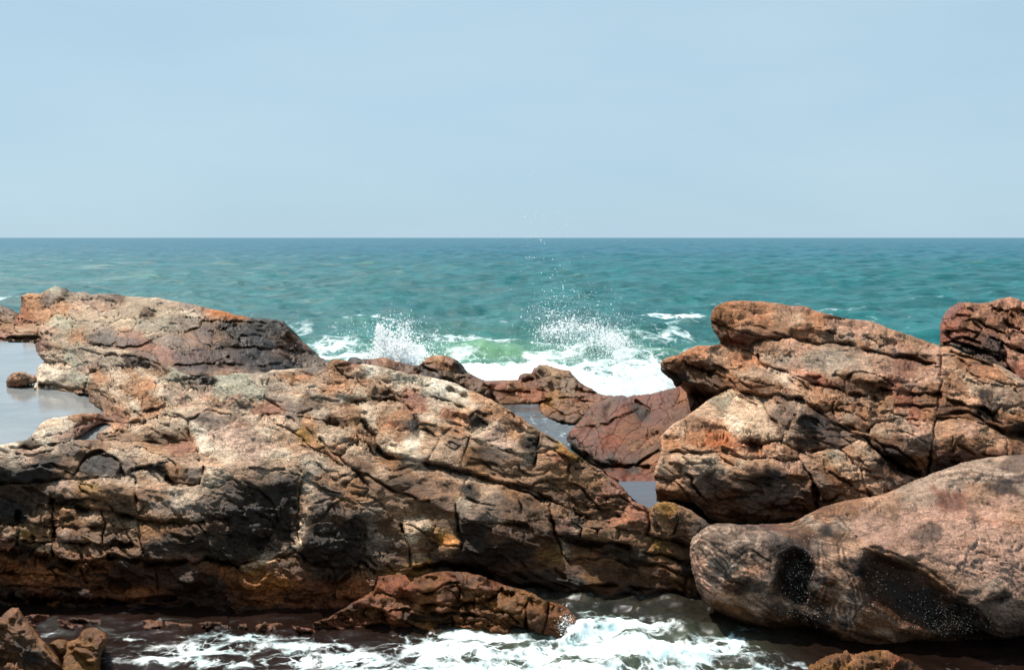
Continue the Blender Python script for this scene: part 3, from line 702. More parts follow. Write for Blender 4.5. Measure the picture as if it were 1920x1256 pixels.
murk = np.clip(np.exp(-(((pu - 1130) / 260) ** 2) ** 1.5), 0, 1) * np.clip((pv - 1165) / 30, .2, 1) * np.clip(.75 + 3.0 * murkz, .1, 1.4)
gid = np.arange(Hh * Ww).reshape(Hh, Ww)
q = np.stack([gid[:-1, :-1], gid[:-1, 1:], gid[1:, 1:], gid[1:, :-1]], -1).reshape(-1, 4)
MCH = water_material('channel water', (.006, .003, .002), (.016, .008, .006), rough=.07, spec=.3, bump=.05, foam=(2.6, 1.4, .75, (.8, .9, 1)), wscale=(1, 1, 1), murk=(.058, .070, .048))
me = fast_mesh('channel_water', np.c_[xf, yf, z], q, 4, dict(foam=fo, murk=murk)); me.materials.append(MCH)
tag(link(bpy.data.objects.new('channel_water', me)), 'dark churning water with white foam lace in the foreground channel', kind='structure')

def pool(name, pts, zz, material, label, n=90, foamd=0.0, amp=.004, murk=0.0):
    o = np.array(pts); u0, v0 = o.min(0); u1, v1 = o.max(0)
    U, V = np.meshgrid(np.linspace(u0, u1, n), np.linspace(v0, v1, n)); ok = inside(U, V, pts) | (seg_dist(U, V, pts, True) < 3)
    Y = (CAMZ - zz) / slope(V); P = ray(U, V) * Y[..., None]; P[..., 2] = zz
    p3 = P.reshape(-1, 3); P[..., 2] += (amp * fbm(p3 * np.array([3, 3, 0]), 3, 9)).reshape(n, n)
    c = ok[:-1, :-1] & ok[1:, :-1] & ok[1:, 1:] & ok[:-1, 1:]
    g = np.arange(n * n).reshape(n, n); q = np.stack([g[:-1, :-1], g[1:, :-1], g[1:, 1:], g[:-1, 1:]], -1)[c]
    us_ = np.unique(q); mp = np.full(n * n, -1); mp[us_] = np.arange(len(us_))
    me = fast_mesh(name, P.reshape(-1, 3)[us_], mp[q], 4, dict(foam=np.full(len(us_), foamd), murk=np.full(len(us_), murk))); me.materials.append(material)
    return tag(link(bpy.data.objects.new(name, me)), label, kind='structure')
MPOOL = water_material('still pool water', (.17, .175, .175), (.24, .245, .24), rough=.045, bump=.006, wscale=(.4, .4, 1))
MSHAL = water_material('shallow water', (.035, .04, .04), (.06, .06, .06), rough=.06, bump=.02, foam=(2.4, 1.6, .5, (1.6, .35, 1)))
pool('tide_pool', [(-330, 630), (0, 642), (80, 646), (90, 660), (120, 720), (175, 735), (200, 780), (185, 830), (60, 840), (0, 842), (-330, 850)], POOLZ, MPOOL, 'still tide pool mirroring the pale sky, left')
pool('side_pool', [(132, 826), (150, 800), (185, 782), (214, 785), (216, 800), (190, 830)], POOLZ + .004, MPOOL, 'small wedge of still water between pale rocks', 40)
pool('rock_channel', [(940, 758), (1008, 760), (1014, 775), (1027, 786), (1052, 797), (1082, 800), (1074, 815), (1066, 850), (1045, 845), (1000, 812), (960, 785)], CHZ, MSHAL, 'narrow water channel running between the wet rocks', 60, .16, .02)
MNOTCH = water_material('notch water', (.05, .045, .05), (.07, .06, .065), rough=.05, bump=.01)
pool('notch_pool', [(1160, 905), (1235, 902), (1236, 960), (1218, 960), (1182, 928)], CHZ + .03, MNOTCH, 'tiny still pool at the foot of the right outcrop', 40)

# ================================================================== rocks, traced block by block
def Zs(f, pts): return f(pts)
Zp = lambda f, q: [p[:2] for p in f(q)]

def mk(f, pts, kind, w, fac): return (Zp(f, pts), kind, w, fac if isinstance(fac, tuple) else (fac,) * 3)
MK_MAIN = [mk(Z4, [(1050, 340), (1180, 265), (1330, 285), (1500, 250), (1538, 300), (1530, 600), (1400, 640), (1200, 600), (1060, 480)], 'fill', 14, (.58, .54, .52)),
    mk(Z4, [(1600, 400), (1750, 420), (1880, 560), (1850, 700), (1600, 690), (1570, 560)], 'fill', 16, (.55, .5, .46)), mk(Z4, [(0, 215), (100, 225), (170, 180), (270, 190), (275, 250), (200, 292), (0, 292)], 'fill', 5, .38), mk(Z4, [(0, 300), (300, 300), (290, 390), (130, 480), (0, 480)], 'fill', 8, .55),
    mk(Z4, [(390, 245), (425, 180), (510, 125), (600, 160), (622, 232), (500, 245)], 'fill', 4, .42), mk(Z4, [(700, 205), (780, 190), (850, 180), (830, 225), (760, 235)], 'fill', 4, .45),  # arch hollow darkened in colour to stand for its shade
    mk(Z2, [(1160, 890), (1205, 895), (1228, 960), (1195, 1055), (1165, 970)], 'fill', 4, .28), mk(Z2, [(810, 765), (880, 760), (965, 800), (960, 820), (890, 815)], 'fill', 4, .4), mk(Z2, [(265, 660), (330, 635), (420, 690), (300, 698)], 'fill', 4, .5),  # last fill: shade painted on the knob
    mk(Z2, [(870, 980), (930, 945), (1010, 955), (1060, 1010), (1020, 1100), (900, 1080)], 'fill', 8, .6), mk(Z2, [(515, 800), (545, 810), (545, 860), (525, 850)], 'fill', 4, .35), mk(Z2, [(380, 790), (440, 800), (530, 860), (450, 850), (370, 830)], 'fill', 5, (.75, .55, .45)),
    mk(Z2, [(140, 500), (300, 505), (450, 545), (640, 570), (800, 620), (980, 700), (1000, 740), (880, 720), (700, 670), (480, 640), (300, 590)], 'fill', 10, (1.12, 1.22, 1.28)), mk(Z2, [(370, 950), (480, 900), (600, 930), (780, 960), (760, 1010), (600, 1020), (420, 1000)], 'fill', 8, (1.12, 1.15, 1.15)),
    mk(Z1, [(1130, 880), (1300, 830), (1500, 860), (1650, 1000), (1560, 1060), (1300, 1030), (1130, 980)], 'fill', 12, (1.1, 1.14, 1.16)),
    mk(Z4, [(1548, 240), (1540, 330), (1532, 430), (1540, 540), (1548, 630)], 'line', 2.6, (2.6, 2.6, 2.4)), mk(Z4, [(1225, 712), (1300, 698), (1390, 690), (1470, 668), (1530, 645)], 'line', 6, (2.4, 2.2, 2.0)), mk(Z5, [(290, 440), (380, 450), (430, 500), (380, 620), (330, 600), (310, 520)], 'fill', 5, (1.25, 1.2, 1.1)), mk(Z5, [(430, 520), (500, 490), (590, 520), (580, 560), (480, 570)], 'fill', 4, (1.9, 1.5, .9)),
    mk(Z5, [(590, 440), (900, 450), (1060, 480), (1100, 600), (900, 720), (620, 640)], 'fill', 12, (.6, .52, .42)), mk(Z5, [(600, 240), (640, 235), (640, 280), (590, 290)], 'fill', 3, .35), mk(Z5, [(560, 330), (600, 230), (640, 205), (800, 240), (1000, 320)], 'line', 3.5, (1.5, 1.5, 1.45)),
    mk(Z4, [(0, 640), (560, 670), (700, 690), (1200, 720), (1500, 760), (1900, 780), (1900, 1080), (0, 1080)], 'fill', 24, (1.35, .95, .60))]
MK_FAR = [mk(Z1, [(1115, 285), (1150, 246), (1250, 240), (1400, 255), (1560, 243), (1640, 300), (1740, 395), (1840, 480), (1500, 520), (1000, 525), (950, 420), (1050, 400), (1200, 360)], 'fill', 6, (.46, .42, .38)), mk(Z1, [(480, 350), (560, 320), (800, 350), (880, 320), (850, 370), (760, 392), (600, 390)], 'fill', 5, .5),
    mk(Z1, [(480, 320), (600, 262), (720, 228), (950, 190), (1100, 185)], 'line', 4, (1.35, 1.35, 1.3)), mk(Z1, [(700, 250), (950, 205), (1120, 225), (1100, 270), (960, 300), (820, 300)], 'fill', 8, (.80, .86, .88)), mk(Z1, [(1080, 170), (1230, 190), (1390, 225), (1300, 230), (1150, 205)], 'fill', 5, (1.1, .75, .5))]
MK_SLAB = [mk(Z3, [(330, 1000), (420, 965), (560, 985), (700, 965), (830, 1010), (865, 1090), (700, 1165), (450, 1190), (340, 1120)], 'fill', 10, (.62, .60, .60)), mk(Z3, [(735, 800), (800, 655), (850, 650), (1010, 740), (992, 850), (820, 862)], 'fill', 7, (.55, .54, .55)), mk(Z3, [(1150, 905), (1250, 905), (1390, 985), (1250, 965)], 'fill', 6, .45),  # block fronts get painted shade; last fill is patina
    mk(Z3, [(1150, 812), (1290, 865), (1410, 985), (1330, 965), (1200, 860)], 'fill', 6, .5), mk(Z3, [(370, 240), (500, 275), (620, 300), (550, 360), (420, 320)], 'fill', 6, (.62, .52, .46)), mk(Z3, [(105, 440), (180, 490), (300, 545), (360, 580), (250, 540), (160, 520)], 'fill', 5, .5), mk(Z3, [(1670, 545), (1730, 560), (1740, 600), (1690, 605)], 'fill', 4, .35),  # undersides have shade painted in; last fill is a stain
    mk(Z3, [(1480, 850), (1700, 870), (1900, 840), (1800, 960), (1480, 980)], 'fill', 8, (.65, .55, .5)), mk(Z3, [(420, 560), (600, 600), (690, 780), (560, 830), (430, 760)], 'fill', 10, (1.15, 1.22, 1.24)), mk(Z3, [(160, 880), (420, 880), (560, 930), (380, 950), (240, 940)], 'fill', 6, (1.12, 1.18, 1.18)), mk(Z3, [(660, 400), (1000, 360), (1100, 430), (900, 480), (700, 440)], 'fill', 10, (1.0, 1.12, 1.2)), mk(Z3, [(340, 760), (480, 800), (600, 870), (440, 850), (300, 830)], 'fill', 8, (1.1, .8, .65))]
band = lambda pts, w, f: mk(Z6, pts, 'line', w, f)
MK_BOUL = [mk(Z6, [(640, 760), (630, 690), (680, 600), (740, 560), (800, 590), (845, 660), (850, 740), (820, 810), (770, 855), (690, 820)], 'fill', 6, (.45, .42, .44)), mk(Z6, [(1055, 700), (1090, 620), (1180, 600), (1300, 650), (1430, 710), (1560, 820), (1680, 910), (1740, 1010), (1560, 1040), (1300, 960), (1130, 840)], 'fill', 12, (.50, .45, .45)),  # dark fills put shade into the hollow and the underside
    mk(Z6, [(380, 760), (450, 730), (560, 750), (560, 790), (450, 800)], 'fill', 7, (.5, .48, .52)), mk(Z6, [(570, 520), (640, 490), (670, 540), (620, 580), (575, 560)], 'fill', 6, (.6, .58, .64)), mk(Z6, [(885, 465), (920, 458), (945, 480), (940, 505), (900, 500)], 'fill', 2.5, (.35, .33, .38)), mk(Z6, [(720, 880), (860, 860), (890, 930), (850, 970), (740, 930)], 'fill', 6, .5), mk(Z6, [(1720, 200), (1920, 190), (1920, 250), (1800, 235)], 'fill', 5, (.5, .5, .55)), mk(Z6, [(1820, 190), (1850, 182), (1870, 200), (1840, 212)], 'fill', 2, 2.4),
    mk(Z6, [(1340, 530), (1370, 470), (1440, 440), (1510, 460), (1500, 520), (1420, 552)], 'fill', 4, (.72, .68, .70)), mk(Z6, [(1680, 590), (1760, 560), (1810, 605), (1780, 620)], 'fill', 3, .55), mk(Z6, [(1780, 830), (1860, 790), (1850, 830), (1800, 850)], 'fill', 3, .4), mk(Z6, [(235, 550), (260, 570), (285, 615), (260, 600)], 'fill', 2.5, .35)]
for off, f in ((0, .36), (15, 2.0), (30, .42), (46, 1.9), (62, .45), (84, .55)):
    MK_BOUL += [band([(240, 505 + off), (300, 530 + off), (350, 580 + off * 1.1), (400, 640 + off), (440, 600 + off), (480, 560 + off), (530, 545 + off)], 2.3, f), band([(880 - off * .3, 540), (900 - off * .5, 620), (890 - off * .3, 700), (905 - off * .6, 770), (880 - off, 850), (800 - off, 900)], 2.4, f),
                band([(960 + off, 545 + off), (970 + off, 640), (1030 + off * .7, 740), (1060 + off * .6, 840), (1010 + off * .5, 920), (1000 + off, 1000)], 2.4, f), band([(215, 600 + off * 2.2), (300, 650 + off * 2.2), (420, 720 + off * 2.4), (560, 840 + off), (640, 900 + off)], 2.4, .3 + f * .6),
                band([(880, 430 - off * .6), (960, 440 - off * .5), (1005 + off * .3, 480), (960 + off * .3, 540), (940 + off * .2, 590)], 2.4, f)]
for rr_ in (18, 32, 46, 60): MK_BOUL += [band([(1000 + rr_ * math.cos(t), 880 + 1.35 * rr_ * math.sin(t)) for t in np.linspace(0, 6.28, 14)], 2.2, .4 if rr_ in (32, 60) else 1.5)]
for rr_ in (14, 24): MK_BOUL += [band([(385 + rr_ * 1.5 * math.cos(t), 478 + rr_ * math.sin(t)) for t in np.linspace(0, 6.28, 12)], 2.0, .45 if rr_ == 24 else 1.4)]
for k_ in range(5): MK_BOUL += [band([(1500, 185 + 12 * k_), (1650, 160 + 14 * k_), (1780, 185 + 12 * k_), (1930, 180 + 16 * k_)], 2.2, .45 if k_ % 2 else 1.4)]
HOL = [(Zp(Z6, [(630, 760), (620, 690), (670, 590), (740, 550), (810, 580), (860, 660), (865, 750), (830, 830), (770, 875), (680, 835)]), 26, .22), (Zp(Z6, [(1050, 700), (1090, 600), (1180, 575), (1300, 625), (1440, 690), (1600, 830), (1700, 900), (1760, 1030), (1560, 1060), (1280, 980), (1120, 850)]), 30, .20), (Zp(Z6, [(380, 800), (450, 720), (570, 740), (570, 800), (450, 830)]), 16, .06), (Zp(Z6, [(1330, 540), (1360, 460), (1440, 430), (1520, 455), (1510, 530), (1420, 560)]), 8, .03)]

# ---- far left outcrop: grey dome beyond the pool with the dark wet nose
outline = Zp(Z1, [(-420, 120), (-200, 140), (0, 152), (60, 175), (110, 205), (118, 150), (115, 100), (160, 90), (230, 92), (245, 78), (270, 60), (310, 48), (350, 58), (375, 62), (385, 78), (430, 85), (560, 90), (640, 92), (700, 105), (790, 108), (900, 115),
    (1000, 135), (1080, 150), (1150, 165), (1230, 185), (1330, 210), (1390, 222), (1430, 230), (1540, 235), (1590, 245), (1640, 295), (1690, 350), (1750, 400), (1790, 440), (1850, 475), (1870, 510),
    (1700, 545), (1450, 575), (1200, 590), (950, 550), (800, 490), (600, 430), (300, 400), (235, 375), (190, 390), (100, 368), (0, 382), (-420, 390)])
anch = [(-130, 570, 'Y', 44), (-130, 648, 'z', 1.82), (0, 575, 'Y', 42), (0, 646, 'z', 1.82), (100, 540, 'Y', 43), (150, 556, 'Y', 42), (250, 556, 'Y', 43), (380, 575, 'Y', 42), (470, 596, 'Y', 41), (525, 600, 'Y', 40), (545, 620, 'Y', 40), (583, 658, 'z', .1),
    (60, 600, 'Y', 36), (60, 643, 'z', 1.82), (300, 600, 'Y', 36), (420, 605, 'Y', 36), (230, 620, 'Y', 33), (330, 640, 'Y', 30), (450, 640, 'Y', 33), (500, 665, 'Y', 31.5), (610, 686, 'z', .55), (400, 680, 'Y', 26.5), (320, 682, 'Y', 24.5), (200, 655, 'Y', 27), (120, 645, 'Y', 30)]
seeds = Z1([(-300, 200, 'T', 'b'), (-250, 300, 'B', 'r'), (-120, 240, 'S', 'b'), (-100, 330, 'B', 'r'), (20, 180, 'F', 'd'), (60, 195, 'S', 'd'), (170, 125, 'F', 'o'), (170, 95, 'T', 'o', 'x'), (310, 80, 'T', 'n', 'kn'), (290, 130, 'F', 'm', 'kn'), (375, 75, 'R', 'k', 'kn'), (410, 105, 'S', 'g'), (560, 95, 'T', 'm'), (620, 105, 'F', 'd'),
    (50, 225, 'B', 'b'), (140, 215, 'B', 'r'), (210, 200, 'S', 'o'), (350, 160, 'T', 'o'), (450, 170, 'B', 'p'), (480, 210, 'l', 't'), (560, 150, 'T', 'p'), (600, 120, 'T', 'g'), (600, 210, 'T', 'g'), (750, 175, 'T', 'g', 'dm'), (900, 150, 'T', 'g', 'dm'), (850, 190, 'B', 'k', 'dm'), (1000, 195, 'T', 'w', 'dm2'),
    (1080, 160, 'r', 'm', 'dm'), (1200, 195, 'T', 'o', 'dm3'), (1330, 225, 'T', 'b'), (1480, 240, 'T', 'k'), (1000, 240, 'B', 'm', 'gr'), (1060, 260, 'F', 'm', 'gr'), (900, 230, 'T', 'g', 'gr2'), (700, 265, 'T', 't', 'gr2'), (820, 290, 'S', 'g', 'gr'), (1000, 290, 'B', 'g'), (600, 330, 'F', 'm'), (680, 345, 'F', 'b'), (760, 345, 'D', 'r'), (850, 320, 'S', 'g'), (920, 345, 'S', 'm'),
    (320, 265, 'T', 'n', 'sl'), (280, 300, 'a', 'p', 'sl'), (370, 320, 'S', 'g', 'sl'), (430, 330, 'T', 'o'), (480, 290, 'T', 'g'), (120, 295, 'T', 'c'), (120, 325, 'F', 'b'), (40, 280, 'B', 'b'), (30, 330, 'F', 'r'), (200, 345, 'D', 'd'), (60, 355, 'F', 'd'),
    (1060, 345, 'S', 'b'), (1010, 370, 'S', 'm'), (1180, 280, 'F', 'b'), (1200, 325, 'T', 'c'), (1180, 320, 'F', 'd'), (1270, 290, 'D', 'k'), (1350, 300, 'F', 'k'), (1450, 290, 'D', 'k'), (1550, 270, 'F', 'k'), (1560, 310, 'F', 'd'), (1630, 330, 'e', 'b'), (1690, 390, 'S', 'b'), (1600, 370, 'F', 'v'), (1500, 370, 'D', 'k'), (1400, 350, 'F', 'k'), (1280, 370, 'F', 'd'),
    (900, 400, 'S', 'r'), (820, 385, 'S', 'r'), (700, 400, 'U', 'b'), (1000, 400, 'U', 'd'), (1100, 440, 'U', 'v'), (1250, 430, 'T', 'd'), (1350, 470, 'U', 'd'), (1450, 430, 'B', 'k'), (1550, 440, 'B', 'd'), (1600, 410, 'T', 'b'), (1700, 450, 'T', 'm'), (1800, 480, 'U', 'm'), (1600, 490, 'B', 'k'), (1100, 500, 'U', 'd'), (1250, 510, 'U', 'b'), (1000, 540, 'U', 'd'), (1450, 530, 'U', 'm'), (800, 450, 'T', 'd'), (600, 400, 'T', 'g'), (400, 370, 'T', 'g')])
cr = [(Zp(Z1, c), w, d) for c, w, d in [
    ([(470, 335), (500, 300), (600, 265), (700, 230), (820, 215), (950, 195), (1090, 190), (1180, 230)], 2, .12), ([(1110, 285), (1130, 262), (1150, 242), (1250, 238), (1400, 252), (1560, 243), (1640, 300), (1700, 365)], 3.5, .4),
    ([(480, 350), (520, 382), (620, 388), (720, 390), (800, 382), (870, 340), (950, 310), (1020, 318), (1110, 285)], 3, .35), ([(430, 118), (560, 108), (640, 100), (700, 106)], 2, .3), ([(440, 128), (600, 112)], 2, .2),
    ([(820, 170), (860, 190), (910, 200)], 2, .25), ([(920, 262), (1000, 290), (1060, 298), (1140, 265)], 1.6, .1), ([(560, 215), (640, 200), (640, 225)], 2, .2), ([(205, 330), (230, 350), (210, 270), (300, 222)], 2, .25), ([(1200, 240), (1250, 300), (1320, 340)], 3, .3),
    ([(350, 140), (400, 150), (415, 110), (370, 60)], 2, .3), ([(0, 345), (100, 342), (220, 340)], 3, .35), ([(960, 400), (1100, 410), (1300, 395), (1500, 400), (1700, 420)], 2.5, .3), ([(820, 470), (950, 500), (1150, 480), (1400, 500), (1600, 480)], 2, .2)]]
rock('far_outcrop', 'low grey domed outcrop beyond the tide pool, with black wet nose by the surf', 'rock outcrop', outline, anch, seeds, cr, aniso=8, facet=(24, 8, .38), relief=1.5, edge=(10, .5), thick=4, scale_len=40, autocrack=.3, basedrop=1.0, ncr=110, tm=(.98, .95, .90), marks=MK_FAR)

# ---- centre low wet rocks in front of the surf
outline = Zp(Z2, [(150, 470), (165, 452), (200, 447), (235, 457), (300, 455), (380, 452), (450, 475), (510, 490), (560, 490), (575, 470), (600, 450), (640, 436), (700, 438), (730, 445), (760, 460), (800, 490), (830, 530), (880, 560), (930, 580), (1000, 578), (1110, 575), (1118, 548), (1150, 536), (1185, 538), (1200, 508), (1230, 492), (1270, 488), (1330, 512), (1365, 520), (1400, 520), (1417, 545), (1450, 580), (1520, 620), (1560, 650), (1640, 662),
    (1640, 690), (1560, 740), (1490, 790), (1430, 835), (1340, 830), (1260, 800), (1220, 760), (1235, 735), (1150, 722), (1080, 728), (1010, 735), (900, 700), (760, 640), (500, 590), (200, 560), (120, 500)])
anch = [(650, 672, 'Y', 29), (740, 680, 'Y', 29), (815, 668, 'Y', 28.5), (880, 705, 'Y', 29), (950, 712, 'Y', 29), (1020, 684, 'Y', 31), (1070, 700, 'Y', 30), (1110, 735, 'Y', 28), (1148, 742, 'Y', 27.5), (940, 752, 'z', .7), (965, 763, 'z', .52), (1020, 760, 'z', .55), (1010, 775, 'z', .55), (1078, 797, 'z', .52), (1120, 770, 'Y', 25), (700, 700, 'Y', 25), (800, 710, 'Y', 26), (900, 735, 'Y', 26)]
seeds = Z2([(190, 460, 'S', 'k'), (300, 475, 'T', 'v'), (400, 480, 'S', 'b'), (470, 505, 'S', 'd'), (560, 500, 'S', 'k'), (620, 480, 'l', 'b'), (660, 455, 'T', 'c'), (730, 460, 'T', 'v'), (770, 500, 'F', 'k'), (700, 500, 'F', 'b'), (620, 530, 'S', 'k'), (700, 550, 'S', 'm'), (800, 550, 'r', 'm'), (850, 590, 'r', 'd'), (760, 600, 'S', 'm'), (900, 640, 'F', 'd'), (980, 610, 'T', 'r'), (1080, 600, 'T', 'b'), (1000, 650, 'S', 'v'), (950, 690, 'B', 'd'), (1060, 690, 'S', 'b'), (1100, 640, 'S', 'r'), (1180, 600, 'T', 'v'), (1180, 660, 'S', 'r'), (1150, 700, 'F', 'b'),
    (1150, 550, 'F', 'v'), (1230, 520, 'T', 'm'), (1300, 530, 'T', 'g'), (1390, 530, 'F', 'b'), (1270, 570, 'T', 'm'), (1350, 590, 'T', 'm'), (1280, 610, 'S', 'b'), (1400, 620, 'S', 'm'), (1480, 620, 'T', 'd'), (1300, 650, 'T', 'y'), (1420, 680, 'S', 'b'), (1530, 670, 'T', 'v'), (1300, 700, 'S', 'y'), (1250, 750, 'B', 'b'), (1380, 740, 'S', 'b'), (1320, 790, 'F', 'd'), (1430, 780, 'S', 'd'), (1580, 690, 'T', 'm'), (500, 560, 'T', 'd')])
cr = [(Zp(Z2, c), w, d) for c, w, d in [([(560, 500), (620, 520), (760, 590), (900, 660), (1000, 700)], 2, .2), ([(1200, 600), (1260, 640), (1250, 690), (1220, 730)], 3, .25), ([(1180, 720), (1300, 680), (1450, 690), (1600, 690)], 2.5, .25), ([(920, 600), (1000, 640), (1180, 640)], 2, .15), ([(1420, 620), (1480, 640), (1560, 650)], 2.5, .3)]]
rock('wet_shore_rock', 'low brown wet rocks in the centre with white surf breaking right behind', 'shore rock', outline, anch, seeds, cr, aniso=15, ncr=30, tm=(1.0, .82, .60), facet=(20, 9, .5), relief=1.4, edge=(9, .35), thick=2.5, scale_len=35, material=MWETROCK, wetall=.5, autocrack=.3, basedrop=1)

# ---- smooth purple-brown wet rock between the gully and the right outcrop
outline = Zp(Z2, [(1378, 925), (1385, 890), (1400, 860), (1440, 822), (1470, 780), (1500, 745), (1560, 700), (1620, 670), (1660, 662), (1700, 660), (1725, 672), (1800, 658)]) + Zp(Z3, [(0, 588), (60, 580), (100, 570), (150, 555), (180, 548), (200, 532), (230, 530), (280, 543), (345, 578), (430, 600), (430, 720), (300, 800), (200, 860), (160, 960), (120, 1000)]) + [(1236, 912), (1200, 912)] + Zp(Z2, [(1690, 1155), (1620, 1120), (1600, 1092), (1540, 1060), (1480, 1010), (1420, 975), (1390, 950)])
anch = [(1062, 828, 'z', .55), (1085, 795, 'Y', 23.5), (1130, 745, 'Y', 27), (1200, 735, 'Y', 27), (1280, 722, 'Y', 25), (1340, 745, 'Y', 22), (1110, 870, 'z', .55), (1180, 885, 'z', .56), (1225, 905, 'z', .56), (1180, 820, 'Y', 20.5), (1150, 780, 'Y', 22.5), (1270, 830, 'Y', 18.5)]
seeds = Z2([(1560, 740, 'T', 'v', 'a'), (1640, 710, 'T', 'm', 'a'), (1700, 690, 'U', 'v'), (1500, 800, 'S', 'b', 'a'), (1560, 830, 'F', 'd', 'a'), (1700, 760, 'T', 'r'), (1790, 690, 'a', 'r'), (1820, 730, 'F', 'k'), (1750, 790, 'S', 'b'), (1430, 880, 'F', 'r'), (1410, 930, 'F', 'k'), (1520, 900, 'S', 'v'), (1600, 860, 'S', 'v'), (1700, 850, 'T', 'b'), (1640, 920, 'T', 'r'), (1600, 980, 'S', 'v'), (1500, 980, 'F', 'd'), (1700, 980, 'S', 'v'), (1620, 1050, 'F', 'k'), (1780, 880, 'T', 'b'), (1770, 940, 'S', 'c'), (1850, 900, 'T', 'c'), (1860, 960, 'T', 'm'), (1740, 1000, 'F', 'd'), (1850, 1030, 'S', 'c'), (1780, 1060, 'F', 'k'), (1860, 1060, 'S', 'b'), (1700, 1130, 'U', 'r'), (1820, 1130, 'U', 'r')]) + \
    Z3([(60, 620, 'S', 'r'), (150, 600, 'a', 'v'), (220, 580, 'T', 'o'), (280, 600, 'T', 'b'), (200, 660, 'S', 'b'), (60, 700, 'T', 'v'), (330, 640, 'T', 'b'), (100, 760, 'S', 'b')])
cr = [(Zp(Z2, c), w, d) for c, w, d in [([(1460, 830), (1540, 835), (1610, 830), (1650, 790), (1740, 760), (1790, 735)], 2.5, .22), ([(1770, 690), (1800, 710), (1850, 730), (1830, 770), (1800, 800)], 3, .3), ([(1500, 1000), (1600, 1060), (1720, 1060), (1840, 1060)], 5, .5), ([(1770, 960), (1830, 900), (1900, 870)], 2.5, .2), ([(1780, 1050), (1850, 1000), (1900, 970)], 2.5, .3)]]
rock('gully_rock', 'smooth purple brown wet rock leaning between the gully and right outcrop', 'rock', outline, anch, seeds, cr, aniso=-35, tm=(.66, .46, .33), facet=(40, 16, .20), relief=.8, edge=(14, .5), thick=2.2, scale_len=45, material=MWETROCK, wetall=.5, autocrack=.15)

# ---- far right block
outline = Zp(Z3, [(1497, 345), (1500, 300), (1500, 240), (1506, 215), (1518, 190), (1532, 165), (1552, 145), (1575, 135), (1592, 125), (1640, 126), (1680, 130), (1720, 128), (1750, 125), (1775, 115), (1800, 104), (1850, 97), (1890, 106), (1915, 122), (2000, 125), (2300, 150), (2300, 560), (1960, 560), (1850, 520), (1780, 480), (1700, 430), (1600, 390)])
anch = [(1764, 620, 'Y', 27), (1770, 590, 'Y', 27.4), (1790, 570, 'Y', 28), (1850, 566, 'Y', 28.5), (1920, 562, 'Y', 28.5), (2040, 575, 'Y', 28), (1764, 648, 'Y', 26), (1800, 660, 'Y', 24.5), (1850, 690, 'Y', 23.5), (1920, 715, 'Y', 22.5), (2040, 720, 'Y', 22)]
seeds = Z3([(1515, 260, 'L', 'r', 'l'), (1560, 160, 'T', 'v'), (1600, 180, 'B', 'r', 'm'), (1680, 160, 'T', 'c'), (1760, 200, 'S', 'b', 'm'), (1640, 240, 'F', 'b', 'm'), (1560, 240, 'S', 'r', 'm'), (1700, 250, 'S', 'p', 'm2'), (1820, 130, 'T', 'p'), (1880, 160, 'S', 'c'), (1850, 230, 'S', 'b'), (1900, 260, 'B', 'p'), (1760, 300, 'F', 'v', 'm3'), (1600, 310, 'F', 'r', 'm3'), (1680, 330, 'D', 'd', 'm3'), (1850, 310, 'S', 'p'), (1900, 360, 'D', 'd'), (1780, 380, 'D', 'k'), (1850, 400, 'B', 'p', 'n'), (1890, 450, 'S', 'r', 'n'), (1820, 440, 'L', 'k'), (1700, 400, 'D', 'k'), (2000, 200, 'S', 'p'), (2100, 300, 'B', 'r'), (2000, 400, 'B', 'b'), (2200, 400, 'S', 'b'), (2200, 220, 'T', 'p')])
cr = [(Zp(Z3, c), w, d) for c, w, d in [([(1530, 270), (1620, 260), (1720, 290), (1820, 330), (1930, 380)], 3, .35), ([(1560, 320), (1660, 350), (1760, 390), (1830, 420), (1850, 460)], 4, .45), ([(1590, 200), (1700, 220), (1800, 270), (1930, 300)], 2.5, .25), ([(1750, 130), (1790, 165), (1860, 160), (1930, 175)], 2.5, .3), ([(1520, 330), (1620, 300), (1700, 330)], 3, .25), ([(1820, 380), (1825, 450), (1870, 480)], 3, .4), ([(1840, 170), (1830, 230), (1900, 260)], 2.5, .25)]]
rock('far_block', 'rugged reddish block behind the right outcrop, cut by the frame edge', 'rock', outline, anch, seeds, cr, aniso=22, facet=(26, 9, .62), relief=1.7, edge=(12, .6), thick=3.5, scale_len=40, autocrack=.45, ncr=50, tm=(.82, .62, .54))

# ---- right outcrop: stacked slabs and blocks
outline = Zp(Z3, [(352, 222), (350, 200), (354, 178), (372, 150), (395, 135), (420, 125), (470, 119), (520, 117), (600, 120), (640, 124), (700, 130), (760, 141), (820, 141), (860, 158), (880, 165), (920, 178), (960, 188), (1020, 205), (1090, 212), (1150, 216), (1200, 235), (1250, 256), (1350, 287), (1450, 322), (1505, 345), (1560, 345), (1620, 378), (1700, 405), (1800, 440), (1850, 470), (1935, 520), (2300, 560), (2300, 900), (1930, 935), (1800, 960), (1640, 1000), (1500, 1060), (1400, 1100), (1250, 1140), (1100, 1170), (1000, 1190), (930, 1175), (885, 1165),
    (840, 1190), (740, 1212), (600, 1226), (450, 1228), (345, 1205), (310, 1160), (270, 1125), (200, 1112), (150, 1112), (85, 1118), (74, 1060), (74, 960), (92, 900), (108, 860), (95, 800), (130, 765), (170, 728), (250, 680), (300, 645), (340, 612), (385, 588), (355, 578), (320, 562), (280, 545), (245, 535), (212, 530), (195, 545), (178, 552), (165, 535), (158, 515), (125, 490), (106, 465), (102, 432), (115, 410), (132, 398), (165, 390), (192, 388), (240, 358), (285, 342), (330, 340), (388, 336), (402, 322), (385, 300), (366, 265), (356, 240)])
